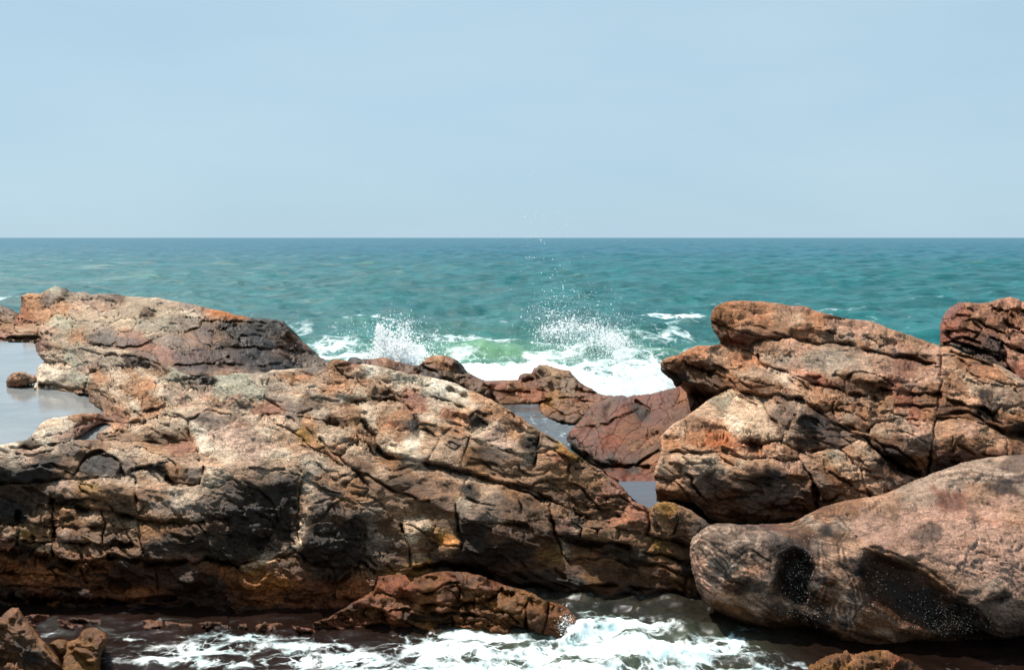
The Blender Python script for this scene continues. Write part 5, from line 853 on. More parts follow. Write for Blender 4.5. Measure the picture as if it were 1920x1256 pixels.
seeds = Z1([(-200, 950, 'T', 'p'), (-200, 1050, 'F', 'd'), (280, 430, 'T', 't'), (250, 390, 'a', 'v'), (300, 370, 'T', 'c'), (330, 490, 'T', 't'), (270, 455, 'T', 'p'), (340, 560, 'S', 'g', 'gk'), (300, 520, 'T', 'w', 'gk'), (400, 550, 'S', 'n', 'gk'), (440, 550, 'B', 'n', 'gg'), (480, 500, 'S', 'p'), (600, 510, 'S', 'g'), (560, 560, 'T', 'o', 'hh'), (540, 620, 'L', 'b', 'hh'), (600, 590, 'B', 'c', 'hh'), (640, 640, 'T', 't'), (680, 560, 'T', 't', 'ii'), (700, 600, 'S', 'b', 'ii'), (420, 400, 'T', 'g'), (380, 440, 'T', 'n'), (500, 440, 'T', 'g'), (600, 430, 'T', 't'), (700, 440, 'F', 'd'), (760, 470, 'D', 'k'), (640, 470, 'S', 'g'), (830, 540, 'T', 't', 'jj'), (880, 520, 'F', 'b', 'jj'), (780, 570, 'T', 'o', 'jj'),
    (940, 560, 'T', 'n'), (1050, 560, 'T', 'n', 'kk'), (1130, 590, 'e', 'm', 'kk'), (1000, 610, 'T', 't', 'kk'), (1150, 570, 'R', 'k'), (820, 640, 'T', 'o'), (900, 650, 'S', 'w'), (750, 690, 'S', 'w'), (820, 710, 'F', 'o'), (880, 690, 'S', 'o'), (950, 670, 'S', 'g', 'll'), (1010, 680, 'S', 'p', 'll'), (1080, 680, 'T', 't', 'll'), (1150, 660, 'T', 'p'), (1250, 590, 'U', 'n', 'wf'), (1350, 575, 'U', 'n', 'wf'), (1450, 560, 'U', 'g', 'wf'), (1600, 530, 'U', 'g', 'wf2'), (1750, 515, 'U', 'm', 'wf2'), (1230, 640, 'U', 'n', 'wf3'), (1400, 620, 'U', 'n', 'wf3'), (1300, 680, 'T', 'p', 'wf4'), (1450, 690, 'T', 'c'), (1620, 560, 'U', 'b'),
    (1550, 600, 'T', 'g', 'mm'), (1600, 640, 'S', 'g', 'mm'), (1680, 600, 'T', 't', 'mm'), (1600, 700, 'F', 'm', 'mm'), (1650, 670, 'S', 't', 'mm'), (1750, 690, 'S', 'm', 'm2'), (1800, 650, 'T', 'g', 'm2'), (1850, 700, 'S', 'c', 'm2'), (1700, 560, 'T', 'o', 'm3'), (1820, 580, 'T', 'c', 'm3'), (1700, 740, 'D', 'd', 'mm'), (1500, 720, 'T', 'r'),
    (1350, 730, 'T', 't', 'nn'), (1100, 740, 'T', 't', 'nn'), (1220, 720, 'T', 'c', 'nn'), (1000, 750, 'T', 't'), (1180, 790, 'B', 'm'), (1000, 780, 'F', 'c'), (620, 700, 'a', 'b'), (650, 740, 'a', 'o'), (690, 700, 'S', 'c'), (640, 790, 'S', 'v'), (760, 770, 'S', 'c'), (800, 790, 'T', 'o'), (870, 735, 'D', 'd'), (900, 800, 'T', 't', 'oo'), (750, 830, 'T', 't', 'oo'), (620, 870, 'l', 't', 'oo'), (700, 860, 'F', 'b', 'oo'), (850, 860, 'F', 'c', 'oo'), (970, 850, 'S', 't', 'o2'), (1020, 880, 'F', 'b', 'o2'), (950, 890, 'D', 'd', 'oo'), (1040, 810, 'S', 't', 'o2'),
    (300, 830, 'T', 'w', 'pp'), (250, 860, 'l', 'w', 'pp'), (370, 820, 'T', 'w', 'pp'), (440, 790, 'T', 'o', 'p2'), (520, 780, 'S', 'o', 'p2'), (430, 840, 'S', 'v', 'p2'), (250, 920, 'T', 'w', 'p3'), (330, 890, 'T', 'p', 'p3'), (150, 945, 'F', 'k'), (60, 940, 'T', 'w'), (80, 980, 'T', 'w'),
    (1000, 940, 'U', 'r', 'qq'), (850, 940, 'U', 'o', 'qq'), (700, 925, 'T', 'c', 'qq'), (800, 980, 'T', 't', 'q2'), (1080, 870, 'a', 'w', 'q3'), (1130, 930, 'T', 'w', 'q3'), (1250, 900, 'T', 'p', 'big'), (1400, 870, 'T', 'p', 'big'), (1250, 1000, 'T', 't', 'big'), (1450, 950, 'T', 'p', 'big'), (1550, 1000, 'r', 't', 'big'), (1380, 1060, 'T', 'p', 'big'), (1150, 1020, 'T', 'c', 'big'), (1600, 900, 'r', 'c', 'big'), (1500, 840, 'T', 't', 'nn'),
    (1600, 800, 'T', 't', 'rr'), (1650, 790, 'S', 'm', 'rr'), (1720, 830, 'T', 'o', 'r2'), (1750, 860, 'F', 'b', 'r2'), (1700, 900, 'r', 'y', 'r3'), (1780, 950, 'r', 'o', 'r3'), (1850, 880, 'S', 't', 'r4'), (1800, 770, 'T', 'g', 'r5'), (1880, 800, 'F', 'd', 'r5'), (1850, 760, 'T', 't', 'r5')]) + \
 Z2([(80, 480, 'l', 'b', 'kb'), (110, 520, 'F', 'd', 'kb'), (140, 500, 'S', 'r', 'kb'), (180, 540, 'T', 'c', 'ba'), (300, 520, 'T', 'w', 'ba'), (450, 555, 'T', 't', 'ba'), (250, 570, 'r', 'o', 'ba'), (400, 610, 'T', 'c', 'ba'), (240, 620, 'S', 't', 'bb'), (330, 650, 'F', 'd', 'bb'), (290, 610, 'T', 'c', 'bb'), (560, 600, 'T', 't', 'bc'), (700, 620, 'T', 'w', 'bc'), (830, 680, 'T', 't', 'bc'), (900, 700, 'r', 'c', 'bc'), (960, 740, 'r', 'o', 'bc'), (620, 650, 'T', 'g', 'bc'), (60, 590, 'T', 'o', 'bd'), (130, 600, 'T', 'o', 'bd'), (40, 640, 'S', 'g'), (90, 680, 'S', 'g'),
    (560, 700, 'T', 't', 'be'), (640, 720, 'T', 't', 'be'), (560, 700, 'T', 'r', 'be'), (740, 740, 'T', 't', 'be'), (380, 720, 'T', 'c', 'bf'), (300, 730, 'T', 't', 'bf'), (440, 760, 'T', 'o', 'bf'), (450, 820, 'S', 'b', 'bf'), (370, 800, 'T', 'o', 'bf'), (270, 780, 'T', 't', 'bf'), (540, 830, 'e', 'k', 'bf'), (620, 800, 'T', 't', 'bg'), (720, 760, 'T', 'r', 'bg'), (700, 810, 'T', 't', 'bg'), (620, 850, 'F', 'd', 'bg'), (800, 790, 'T', 'o', 'bg'), (730, 860, 'T', 'o', 'bg'), (880, 770, 'S', 'd', 'bh'), (900, 800, 'D', 'k', 'bh'), (940, 820, 'T', 't', 'bh'),
    (440, 880, 'T', 'o', 'bi'), (380, 930, 'a', 't', 'bi'), (500, 920, 'T', 'w', 'bi'), (450, 970, 'S', 't', 'bi'), (600, 920, 'r', 'c', 'bi'), (700, 900, 'T', 'c', 'bi'), (620, 1000, 'S', 'c', 'bi'), (720, 990, 'F', 'c', 'bi'), (750, 950, 'B', 'm', 'bi'), (880, 870, 'T', 't', 'bj'), (980, 870, 'T', 'p', 'bj'), (900, 930, 'S', 'c', 'bj'), (1020, 960, 'S', 'm', 'bj'), (950, 1000, 'F', 'd', 'bj'), (850, 1020, 'F', 'b', 'bj'), (1000, 1060, 'F', 'b', 'bj'), (1080, 880, 'T', 'o', 'bk'), (1040, 920, 'T', 'p', 'bk'), (1110, 970, 'S', 'c', 'bk'), (1100, 1050, 'F', 'b', 'bk'), (1160, 1030, 'F', 'm', 'bk'),
    (1190, 930, 'e', 'k', 'bl'), (1150, 860, 'T', 't', 'bl'), (1250, 900, 'r', 'c', 'bm'), (1280, 970, 'S', 'o', 'bm'), (1240, 1030, 'S', 'o', 'bm'), (1350, 1000, 'r', 'r', 'bm'), (1320, 1080, 'F', 'b', 'bm'), (1250, 1110, 'F', 'b', 'bm'), (1350, 1150, 'F', 'b', 'bm'), (1300, 1200, 'D', 'd', 'bm2'), (1450, 1040, 'r', 'v', 'bn'), (1430, 1000, 'r', 'y', 'bn'), (1550, 1100, 'r', 'b', 'bn'), (1480, 1150, 'B', 'b', 'bn'), (1650, 1200, 'r', 'v', 'bn'), (1600, 1220, 'B', 'r', 'bn'), (1450, 1220, 'F', 'd', 'bn2'), (1080, 790, 'r', 'o', 'bo'), (1180, 850, 'r', 'b', 'bo'), (1020, 760, 'T', 'b', 'bo'),
    (80, 760, 'T', 'c'), (150, 740, 'T', 'b'), (40, 800, 'F', 'd'), (100, 820, 'S', 'r'), (180, 790, 'S', 'b'), (60, 870, 'T', 't', 'bp'), (140, 860, 'T', 't', 'bp'), (200, 880, 'T', 'o', 'bp'), (90, 930, 'S', 'c', 'bp'), (120, 970, 'F', 'd', 'bp'), (250, 860, 'T', 'o', 'bq'), (280, 920, 'T', 'b', 'bq'), (20, 940, 'r', 'y', 'br'), (60, 1000, 'T', 'o', 'br'), (200, 960, 'T', 't', 'bs'), (180, 1010, 'T', 'c', 'bs'), (270, 1000, 'S', 'c', 'bs'), (250, 1060, 'F', 'd', 'bs'), (60, 1060, 'T', 't', 'bt'), (130, 1100, 'T', 'c', 'bt'), (60, 1130, 'S', 'b', 'bt'), (350, 1060, 'S', 'c', 'bs'), (400, 1040, 'T', 'b', 'bu'), (500, 1060, 'T', 'c', 'bu'), (600, 1080, 'T', 'c', 'bu'), (700, 1100, 'S', 'c', 'bu')]) + \
 Z5([(300, 160, 'S', 'b', 'bu'), (450, 200, 'F', 'b', 'bu'), (250, 230, 'F', 'd', 'bu'), (400, 280, 'F', 'd', 'bu'), (500, 260, 'F', 'b', 'bu'), (100, 250, 'S', 'm', 'c1'), (200, 300, 'F', 'b', 'c1'), (100, 350, 'F', 'm', 'c1'), (300, 370, 'F', 'b', 'c1'), (450, 370, 'F', 'd', 'c1'), (520, 420, 'F', 'b', 'c1'), (60, 430, 'F', 'k', 'c1'), (200, 450, 'F', 'd', 'c2'), (150, 550, 'F', 'm', 'c2'), (250, 580, 'F', 'd', 'c2'), (60, 600, 'D', 'k', 'c2'), (340, 500, 'S', 't', 'c3'), (380, 460, 'T', 't', 'c3'), (350, 600, 'F', 'c', 'c3'), (430, 540, 'F', 'd', 'c3'), (500, 510, 'S', 'y', 'c4'), (550, 530, 'S', 'o', 'c4'), (480, 590, 'F', 'b', 'c4'), (380, 660, 'S', 'y', 'c5'), (500, 640, 'D', 'k', 'c5'),
    (640, 220, 'T', 't', 'd1'), (700, 250, 'T', 'c', 'd1'), (620, 260, 'F', 'k', 'd1'), (850, 290, 'S', 'b', 'd1'), (780, 310, 'F', 'm', 'd1'), (620, 340, 'S', 't', 'd2'), (680, 370, 'S', 'm', 'd2'), (600, 390, 'F', 'm', 'd2'), (850, 380, 'F', 'd', 'd1'), (720, 400, 'F', 'm', 'd2'), (960, 340, 'F', 'd', 'd1'), (1000, 400, 'F', 'd', 'd1'), (900, 430, 'F', 'd', 'd1'), (640, 470, 'D', 'k', 'd3'), (780, 500, 'F', 'd', 'd3'), (950, 520, 'F', 'd', 'd3'), (850, 600, 'F', 'k', 'd3'), (1030, 500, 'F', 'd', 'd3'), (1050, 600, 'F', 'y', 'd4'), (960, 660, 'F', 'd', 'd4'), (750, 620, 'D', 'k', 'd5'), (600, 620, 'D', 'k', 'd5'),
    (950, 280, 'T', 'c', 'e1'), (1000, 320, 'S', 'c', 'e1'), (1060, 350, 'T', 'b', 'e1'), (1120, 400, 'S', 'b', 'e2'), (1180, 400, 'T', 'm', 'e2'), (1100, 430, 'F', 'v', 'e3'), (1180, 460, 'F', 'c', 'e4'), (1250, 440, 'T', 'b', 'e5'), (1240, 490, 'F', 'b', 'e6'), (1320, 490, 'F', 'b', 'e7'), (1380, 480, 'F', 'b', 'e8'), (1120, 520, 'S', 'c', 'e9'), (1200, 520, 'D', 'k', 'e10'), (1120, 580, 'B', 't', 'e11'), (1200, 580, 'F', 'b', 'e12'), (1300, 560, 'D', 'k', 'e13'), (1280, 620, 'F', 'r', 'e14'),
    (1180, 330, 'S', 'd', 'f1'), (1230, 350, 'F', 'b', 'f1'), (1280, 380, 'S', 'b', 'f2'), (1380, 330, 'S', 'b', 'f3'), (1350, 370, 'F', 'd', 'f3'), (1440, 400, 'S', 'r', 'f4'), (1500, 380, 'r', 'r', 'f4'), (1480, 450, 'F', 'r', 'f4'), (1350, 430, 'T', 'r', 'f5'), (1430, 480, 'F', 'b', 'f5'), (1640, 380, 'l', 'y', 'f6'), (1600, 410, 'a', 'o', 'f6'), (1680, 420, 'F', 'd', 'f6'), (1760, 400, 'r', 'b', 'f7'), (1740, 460, 'F', 'd', 'f7'), (1830, 470, 'F', 'k', 'f7'), (1600, 470, 'F', 'b', 'f6'),
    (1400, 560, 'S', 'd', 'g1'), (1500, 540, 'F', 'b', 'g2'), (1600, 580, 'S', 'y', 'g3'), (1700, 560, 'F', 'd', 'g3'), (1500, 620, 'D', 'k', 'g4'), (1640, 650, 'S', 'b', 'g5'), (1740, 640, 'D', 'k', 'g6'), (1400, 640, 'F', 'b', 'g7'), (1340, 700, 'F', 'd', 'g7'), (1450, 720, 'F', 'd', 'g8'), (1550, 700, 'F', 'b', 'g9'), (1640, 740, 'F', 'd', 'g10'), (1700, 740, 'S', 'y', 'g10'), (1250, 720, 'S', 'y', 'h1'), (1150, 680, 'F', 'd', 'h1'), (1180, 760, 'D', 'k', 'h2'), (1300, 800, 'F', 'd', 'h2'), (1450, 820, 'D', 'k', 'h3'), (1600, 820, 'F', 'k', 'h4'), (1700, 860, 'F', 'd', 'h5'), (1500, 880, 'F', 'd', 'h6'), (1300, 880, 'F', 'k', 'h6'), (1780, 760, 'F', 'd', 'h7'), (1900, 800, 'D', 'k', 'h7'), (1850, 900, 'D', 'k', 'h7'), (1000, 720, 'D', 'k', 'h8'), (800, 680, 'F', 'd', 'h8'), (600, 690, 'F', 'k', 'h8')]) + \
 Z4([(100, 130, 'T', 'p', 'i1'), (30, 110, 'T', 't', 'i1'), (180, 140, 'T', 'p', 'i1'), (250, 110, 'T', 't', 'i2'), (260, 170, 'F', 'k', 'i3'), (60, 190, 'S', 'g', 'i4'), (450, 90, 'S', 'b', 'i5'), (360, 110, 'F', 'm', 'i5'), (450, 130, 'D', 'd', 'i5'), (120, 240, 'F', 'k', 'i6'), (40, 240, 'F', 'k', 'i6'), (210, 240, 'D', 'k', 'i6'), (520, 180, 'D', 'k', 'i7'), (450, 220, 'F', 'k', 'i7'), (600, 220, 'F', 'm', 'i7'), (340, 200, 'F', 'b', 'i8'), (700, 120, 'T', 't', 'i9'), (620, 150, 'r', 't', 'i9'), (720, 180, 'F', 'c', 'i9'), (790, 210, 'D', 'k', 'i9b'), (800, 160, 'T', 't', 'i9'), (660, 200, 'F', 'm', 'i7'),
    (930, 200, 'T', 'c', 'j1'), (900, 240, 'S', 'b', 'j1'), (980, 240, 'F', 'm', 'j1'), (930, 275, 'D', 'd', 'j1'), (1100, 260, 'S', 't', 'j2'), (1060, 240, 'T', 'w', 'j2'), (1150, 290, 'F', 'g', 'j2'), (1250, 220, 'S', 'c', 'big'), (1300, 260, 'F', 'm', 'j3'), (1350, 240, 'B', 'c', 'big'), (1450, 200, 'S', 'c', 'big'), (1420, 260, 'B', 'm', 'j3'), (1480, 300, 'D', 'k', 'j3'), (1100, 330, 'S', 'g', 'j4'), (1200, 340, 'F', 'm', 'j3'), (1300, 350, 'F', 'k', 'j3'), (1400, 380, 'F', 'k', 'j3'), (1200, 450, 'F', 'k', 'j3'), (1350, 470, 'F', 'k', 'j3'), (1250, 560, 'D', 'k', 'j3'), (1450, 550, 'F', 'k', 'j3'), (1100, 500, 'F', 'd', 'j5'), (1100, 420, 'F', 'm', 'j5'), (1380, 600, 'S', 'm', 'j3'), (1500, 460, 'F', 'k', 'j3'),
    (400, 260, 'T', 'c', 'k1'), (520, 255, 'T', 'b', 'k1'), (620, 260, 'T', 't', 'k1'), (500, 290, 'S', 'c', 'k1'), (800, 260, 'T', 't', 'k2'), (730, 240, 'S', 't', 'k2'), (780, 300, 'S', 'c', 'k2'), (950, 330, 'S', 't', 'k2'), (350, 320, 'S', 'p', 'k3'), (390, 350, 'F', 'b', 'k3'), (350, 390, 'D', 'k', 'k3'), (480, 330, 'S', 'y', 'k4'), (560, 330, 'F', 'b', 'k4'), (640, 350, 'F', 'b', 'k4'), (480, 380, 'F', 'b', 'k4'), (620, 410, 'F', 'd', 'k4'), (760, 350, 'F', 'b', 'k5'), (820, 400, 'F', 'm', 'k5'), (760, 440, 'F', 'b', 'k5'), (920, 400, 'F', 'g', 'k5'), (900, 450, 'F', 'b', 'k5'), (1000, 440, 'F', 'm', 'k5'),
    (100, 330, 'F', 'd', 'l1'), (200, 340, 'F', 'd', 'l1'), (60, 400, 'F', 'k', 'l1'), (120, 440, 'D', 'k', 'l1'), (220, 410, 'S', 'c', 'l2'), (250, 440, 'F', 'b', 'l2'), (170, 460, 'S', 'b', 'l3'), (330, 440, 'S', 'b', 'l4'), (400, 440, 'T', 'b', 'l4'), (400, 480, 'F', 'b', 'l5'), (460, 460, 'S', 'c', 'l6'), (520, 500, 'F', 'd', 'l7'), (200, 510, 'S', 'b', 'l8'), (220, 550, 'F', 'b', 'l9'), (600, 450, 'T', 'b', 'm1'), (640, 480, 'S', 'c', 'm1'), (600, 510, 'F', 'b', 'm2'), (640, 560, 'F', 'b', 'm3'), (560, 570, 'F', 'd', 'm4'), (850, 520, 'F', 'b', 'm5'), (780, 540, 'F', 'b', 'm5'), (950, 550, 'F', 'd', 'm5'), (1050, 600, 'D', 'k', 'm6'), (850, 600, 'D', 'k', 'm6'),
    (50, 505, 'T', 'b', 'n1'), (60, 540, 'S', 'c', 'n2'), (130, 560, 'S', 'y', 'n3'), (320, 550, 'S', 'p', 'n4'), (290, 540, 'T', 'r', 'n4'), (400, 540, 'F', 'd', 'n5'), (440, 550, 'S', 'b', 'n5b'), (40, 590, 'F', 'r', 'n6'), (100, 600, 'D', 'k', 'n7'), (240, 640, 'S', 'c', 'n8'), (200, 600, 'D', 'k', 'n9'), (350, 650, 'S', 'b', 'n10'), (450, 620, 'F', 'b', 'n11'), (540, 600, 'F', 'd', 'n12'), (100, 660, 'D', 'k', 'n13'), (500, 680, 'T', 'b', 'n14'), (600, 640, 'F', 'b', 'n15'), (680, 620, 'F', 'b', 'n16'), (300, 700, 'D', 'k', 'n17'),
    (60, 720, 'F', 'b', 'o1'), (180, 720, 'S', 'b', 'o2'), (300, 740, 'F', 'b', 'o3'), (100, 770, 'F', 'b', 'o4'), (420, 740, 'F', 'd', 'o5'), (200, 790, 'F', 'b', 'o6'), (500, 720, 'F', 'b', 'o7'), (320, 800, 'F', 'd', 'o8'), (60, 830, 'D', 'k', 'o9'), (200, 850, 'F', 'd', 'o10'), (450, 800, 'F', 'd', 'o11'), (350, 860, 'D', 'k', 'o12'), (60, 900, 'F', 'k', 'o12'), (250, 910, 'T', 'b', 'o13'), (400, 920, 'D', 'k', 'o14'), (250, 970, 'D', 'k', 'o14'), (300, 1020, 'S', 'r', 'o15'), (450, 1020, 'S', 'r', 'o16'), (650, 1020, 'S', 'v', 'o17'), (600, 960, 'D', 'k', 'o18'),
    (700, 740, 'D', 'k', 'p1'), (650, 700, 'D', 'k', 'p1'), (850, 760, 'D', 'k', 'p1'), (1000, 800, 'D', 'k', 'p1'), (720, 850, 'S', 'b', 'p2'), (800, 880, 'S', 'd', 'p3'), (900, 950, 'F', 'k', 'p4'), (1100, 950, 'F', 'k', 'p4'), (550, 870, 'F', 'd', 'p5'), (1100, 700, 'F', 'd', 'p6'), (1000, 690, 'F', 'v', 'p6'), (1150, 650, 'D', 'k', 'p6'), (850, 680, 'F', 'd', 'p6'), (1370, 690, 'T', 'w', 'p7'), (1270, 705, 'T', 't', 'p7'), (1470, 660, 'T', 't', 'p7'), (1380, 720, 'F', 'b', 'p7'), (1300, 780, 'S', 'y', 'p8'), (1200, 780, 'F', 'b', 'p8'), (1350, 870, 'F', 'b', 'p9'), (1450, 800, 'F', 'y', 'p8'), (1500, 740, 'F', 'd', 'p8'), (1250, 880, 'F', 'd', 'p9'), (1500, 900, 'F', 'd', 'p9'), (1350, 960, 'F', 'k', 'p4'), (1600, 980, 'F', 'd', 'p10'), (1600, 840, 'F', 'd', 'p11'), (1650, 740, 'F', 'k', 'p11'), (1750, 820, 'S', 'b', 'p12'),
    (1560, 260, 'a', 'g', 'q1'), (1600, 320, 'S', 't', 'q1'), (1570, 420, 'L', 'c', 'q1'), (1540, 520, 'L', 't', 'q1'), (1545, 600, 'L', 'w', 'q1'), (1680, 330, 'S', 'm', 'q1'), (1620, 230, 'S', 'g', 'q2'), (1720, 240, 'S', 'c', 'q2'), (1650, 430, 'F', 'm', 'q1'), (1750, 460, 'F', 'd', 'q1'), (1640, 560, 'F', 'k', 'q1'), (1750, 580, 'F', 'k', 'q1'), (1650, 660, 'D', 'k', 'q1'), (1850, 300, 'S', 'b', 'q2'), (1820, 400, 'F', 'b', 'q1'), (1880, 500, 'F', 'm', 'q1')])
cr = [(Zp(Z2, c), w, d) for c, w, d in [
    ([(200, 700), (225, 770), (250, 830), (300, 885), (328, 965), (370, 1000), (450, 1020), (540, 1032), (620, 1055), (700, 1068), (780, 1092), (900, 1122), (1050, 1155), (1160, 1178), (1290, 1245)], 5.5, .65), ([(200, 695), (320, 702), (440, 690), (470, 705), (510, 745), (540, 800), (548, 860), (590, 850), (640, 885)], 3.0, .30),
    ([(610, 665), (680, 680), (740, 692), (800, 722), (850, 760), (900, 800), (930, 820)], 2.6, .25), ([(850, 770), (870, 750), (940, 780), (965, 805)], 5, .35), ([(340, 590), (390, 640), (460, 668), (475, 700)], 2.4, .20), ([(850, 870), (820, 960), (795, 1020), (788, 1085)], 2.2, .20),
    ([(1070, 960), (1105, 1020), (1120, 1080), (1180, 1110)], 1.8, .15), ([(0, 905), (40, 950), (70, 985), (120, 998), (170, 940), (240, 910), (300, 980), (360, 1000)], 3.2, .32), ([(60, 760), (40, 830), (100, 870)], 2.4, .2), ([(110, 1005), (200, 1080), (300, 1130), (420, 1200), (540, 1240)], 2.4, .2), ([(1225, 890), (1215, 960), (1200, 1050)], 3, .22),
    ([(1200, 935), (1300, 960), (1380, 1010), (1405, 1030), (1400, 1120), (1405, 1230)], 2.2, .22), ([(60, 480), (100, 520), (150, 560), (220, 590), (260, 640), (280, 690)], 3, .28), ([(250, 690), (330, 700), (420, 690)], 3, .3), ([(1050, 745), (1150, 830), (1250, 880), (1380, 950), (1500, 1050), (1600, 1130), (1700, 1230)], 2.4, .18), ([(300, 500), (380, 590), (450, 640)], 1.6, .10), ([(500, 590), (620, 600), (760, 640), (900, 700)], 1.5, .07), ([(700, 940), (760, 970), (790, 940)], 1.6, .1), ([(1170, 1180), (1250, 1140), (1380, 1130)], 1.8, .12)]] + \
 [(Zp(Z5, c), w, d) for c, w, d in [
    ([(620, 205), (595, 260), (560, 330), (565, 400), (580, 500), (592, 560)], 3.2, .35), ([(590, 200), (700, 212), (800, 235), (900, 275), (1000, 325)], 3.5, .4), ([(580, 432), (700, 435), (820, 442), (930, 452)], 2.4, .25), ([(620, 310), (700, 340), (780, 355)], 2, .15), ([(1045, 350), (1065, 440), (1085, 520), (1110, 600), (1150, 650)], 3, .35),
    ([(930, 250), (1000, 300), (1100, 350), (1200, 395), (1260, 415), (1350, 440)], 3, .35), ([(1070, 500), (1150, 535), (1250, 545), (1350, 540), (1450, 560)], 5, .6), ([(1100, 405), (1160, 430), (1210, 470), (1200, 510)], 2.6, .25), ([(1210, 455), (1290, 470), (1290, 530)], 2.6, .25), ([(1290, 470), (1360, 460), (1370, 520)], 2.4, .25), ([(1140, 190), (1148, 300)], 2.2, .2), ([(1140, 320), (1250, 350), (1330, 380), (1400, 400)], 2.6, .25), ([(1330, 310), (1400, 300), (1460, 330), (1420, 370), (1330, 350)], 2.4, .2),
    ([(280, 450), (320, 560), (330, 660)], 2.4, .25), ([(440, 545), (520, 560), (590, 560)], 3, .3), ([(1540, 350), (1560, 450), (1540, 500), (1650, 530), (1780, 560)], 3.4, .4), ([(1400, 560), (1500, 590), (1620, 600), (1720, 640), (1790, 650)], 3, .35), ([(1500, 650), (1600, 650), (1700, 700), (1790, 720)], 3, .3), ([(1690, 350), (1700, 440), (1680, 500)], 2.2, .2), ([(100, 520), (90, 600), (150, 660)], 2, .15), ([(350, 680), (480, 650), (600, 660), (800, 730), (900, 770), (1000, 760), (1150, 830)], 5, .6), ([(1200, 620), (1350, 620), (1450, 660)], 2.4, .2), ([(1250, 760), (1400, 760), (1550, 780), (1750, 800)], 3, .3)]] + \
 [(Zp(Z4, c), w, d) for c, w, d in [
    ([(0, 292), (80, 290), (150, 292), (250, 280), (350, 268), (450, 262), (560, 250)], 3, .25), ([(375, 262), (400, 220), (420, 180), (480, 135), (520, 122), (580, 150), (615, 180), (625, 235)], 2.6, .3), ([(698, 290), (702, 380), (708, 450), (715, 530), (722, 600), (738, 650)], 3.2, .40), ([(1550, 230), (1542, 330), (1532, 430), (1530, 540), (1545, 640)], 2.4, .22),
    ([(290, 395), (350, 408), (430, 430), (500, 428), (580, 435), (690, 470), (780, 485), (850, 502), (950, 495), (1050, 488)], 4.4, .50), ([(270, 380), (268, 470), (275, 560), (268, 680)], 3.4, .45), ([(0, 500), (100, 500), (180, 490), (300, 520), (420, 512), (550, 530), (700, 528)], 3, .35), ([(0, 570), (120, 590), (230, 600), (300, 595), (420, 600), (560, 610), (680, 600)], 3.4, .45), ([(0, 640), (120, 650), (260, 680), (400, 700), (480, 690), (560, 670)], 5, .65),
    ([(845, 205), (860, 265), (900, 292), (990, 298), (1040, 260), (1048, 205)], 3.4, .45), ([(1040, 300), (1120, 320), (1250, 280), (1330, 320)], 2, .1), ([(1215, 715), (1300, 690), (1400, 680), (1500, 650), (1560, 640)], 3, .3), ([(700, 215), (760, 205), (830, 190), (860, 180)], 2.4, .3), ([(1360, 550), (1375, 610), (1440, 640)], 2, .14), ([(90, 440), (95, 520), (90, 610)], 2.6, .3), ([(170, 560), (175, 640), (180, 700)], 2.4, .3), ([(560, 670), (700, 690), (900, 700), (1100, 690), (1220, 720)], 6, .7),
    ([(0, 760), (200, 760), (400, 770), (550, 760)], 2.6, .28), ([(0, 820), (150, 815), (320, 835), (520, 830)], 2.6, .28), ([(0, 880), (200, 890), (400, 895), (600, 900), (900, 880)], 5, .6), ([(420, 640), (430, 700), (560, 740)], 2.4, .2), ([(160, 930), (300, 960), (600, 970), (1000, 990), (1500, 1000)], 5, .6), ([(1480, 60), (1560, 100), (1650, 150), (1750, 190), (1850, 250), (1920, 330)], 2.6, .25), ([(1880, 500), (1900, 600), (1850, 700), (1700, 870)], 2.4, .2), ([(520, 430), (540, 520), (530, 600), (560, 660)], 2.4, .25), ([(870, 290), (860, 350), (870, 400)], 1.8, .1)]] + \
 [(Zp(Z1, c), w, d) for c, w, d in [
    ([(540, 905), (620, 912), (720, 918), (850, 922), (960, 930), (1050, 915)], 2.6, .25), ([(545, 880), (640, 870), (720, 830), (830, 800), (940, 770), (1050, 800), (1060, 860), (1060, 910)], 2.6, .22), ([(720, 745), (800, 745), (900, 735), (940, 720)], 3, .28), ([(500, 700), (570, 760), (600, 790), (700, 810)], 2.6, .22), ([(710, 640), (720, 700), (760, 760)], 2.6, .25), ([(740, 560), (745, 620), (700, 700)], 2.4, .2), ([(900, 570), (980, 580), (1060, 560), (1140, 570), (1160, 620), (1130, 660)], 2.4, .22), ([(470, 640), (490, 590), (500, 540), (560, 500), (700, 540)], 2.4, .22), ([(240, 470), (330, 470), (430, 500), (470, 470)], 2.2, .2), ([(440, 400), (560, 430), (700, 440), (820, 460), (900, 490)], 2.6, .25), ([(600, 480), (700, 500), (830, 500)], 2.6, .25),
    ([(960, 760), (1050, 800), (1160, 740), (1300, 770), (1420, 780), (1560, 760), (1700, 820), (1750, 880)], 2.2, .2), ([(1480, 640), (1520, 700), (1580, 740), (1700, 760), (1750, 740)], 2.4, .22), ([(1440, 740), (1560, 820), (1660, 880), (1760, 960), (1900, 1040)], 2.8, .25), ([(1600, 620), (1700, 600), (1850, 640)], 1.8, .14), ([(220, 600), (300, 600), (420, 620), (490, 640)], 2.4, .25), ([(180, 905), (260, 885), (330, 870), (400, 850), (560, 770)], 2, .16), ([(60, 950), (130, 945), (220, 950)], 2.4, .25), ([(1700, 740), (1760, 800), (1900, 820)], 2.4, .22), ([(1050, 820), (1060, 900), (1130, 980)], 1.6, .08)]]
_, MAIN = rock('main_outcrop', 'huge tan outcrop with a long sloping crest and dark cracked cliff above the channel, left', 'rock outcrop', outline, anch, seeds, cr, [hole], aniso=14, facet=(32, 13, .33), relief=.95, edge=(7, .18), thick=1.8, scale_len=120, part='rock_block', autocrack=.22, wetz=.85, ncr=400, marks=MK_MAIN)

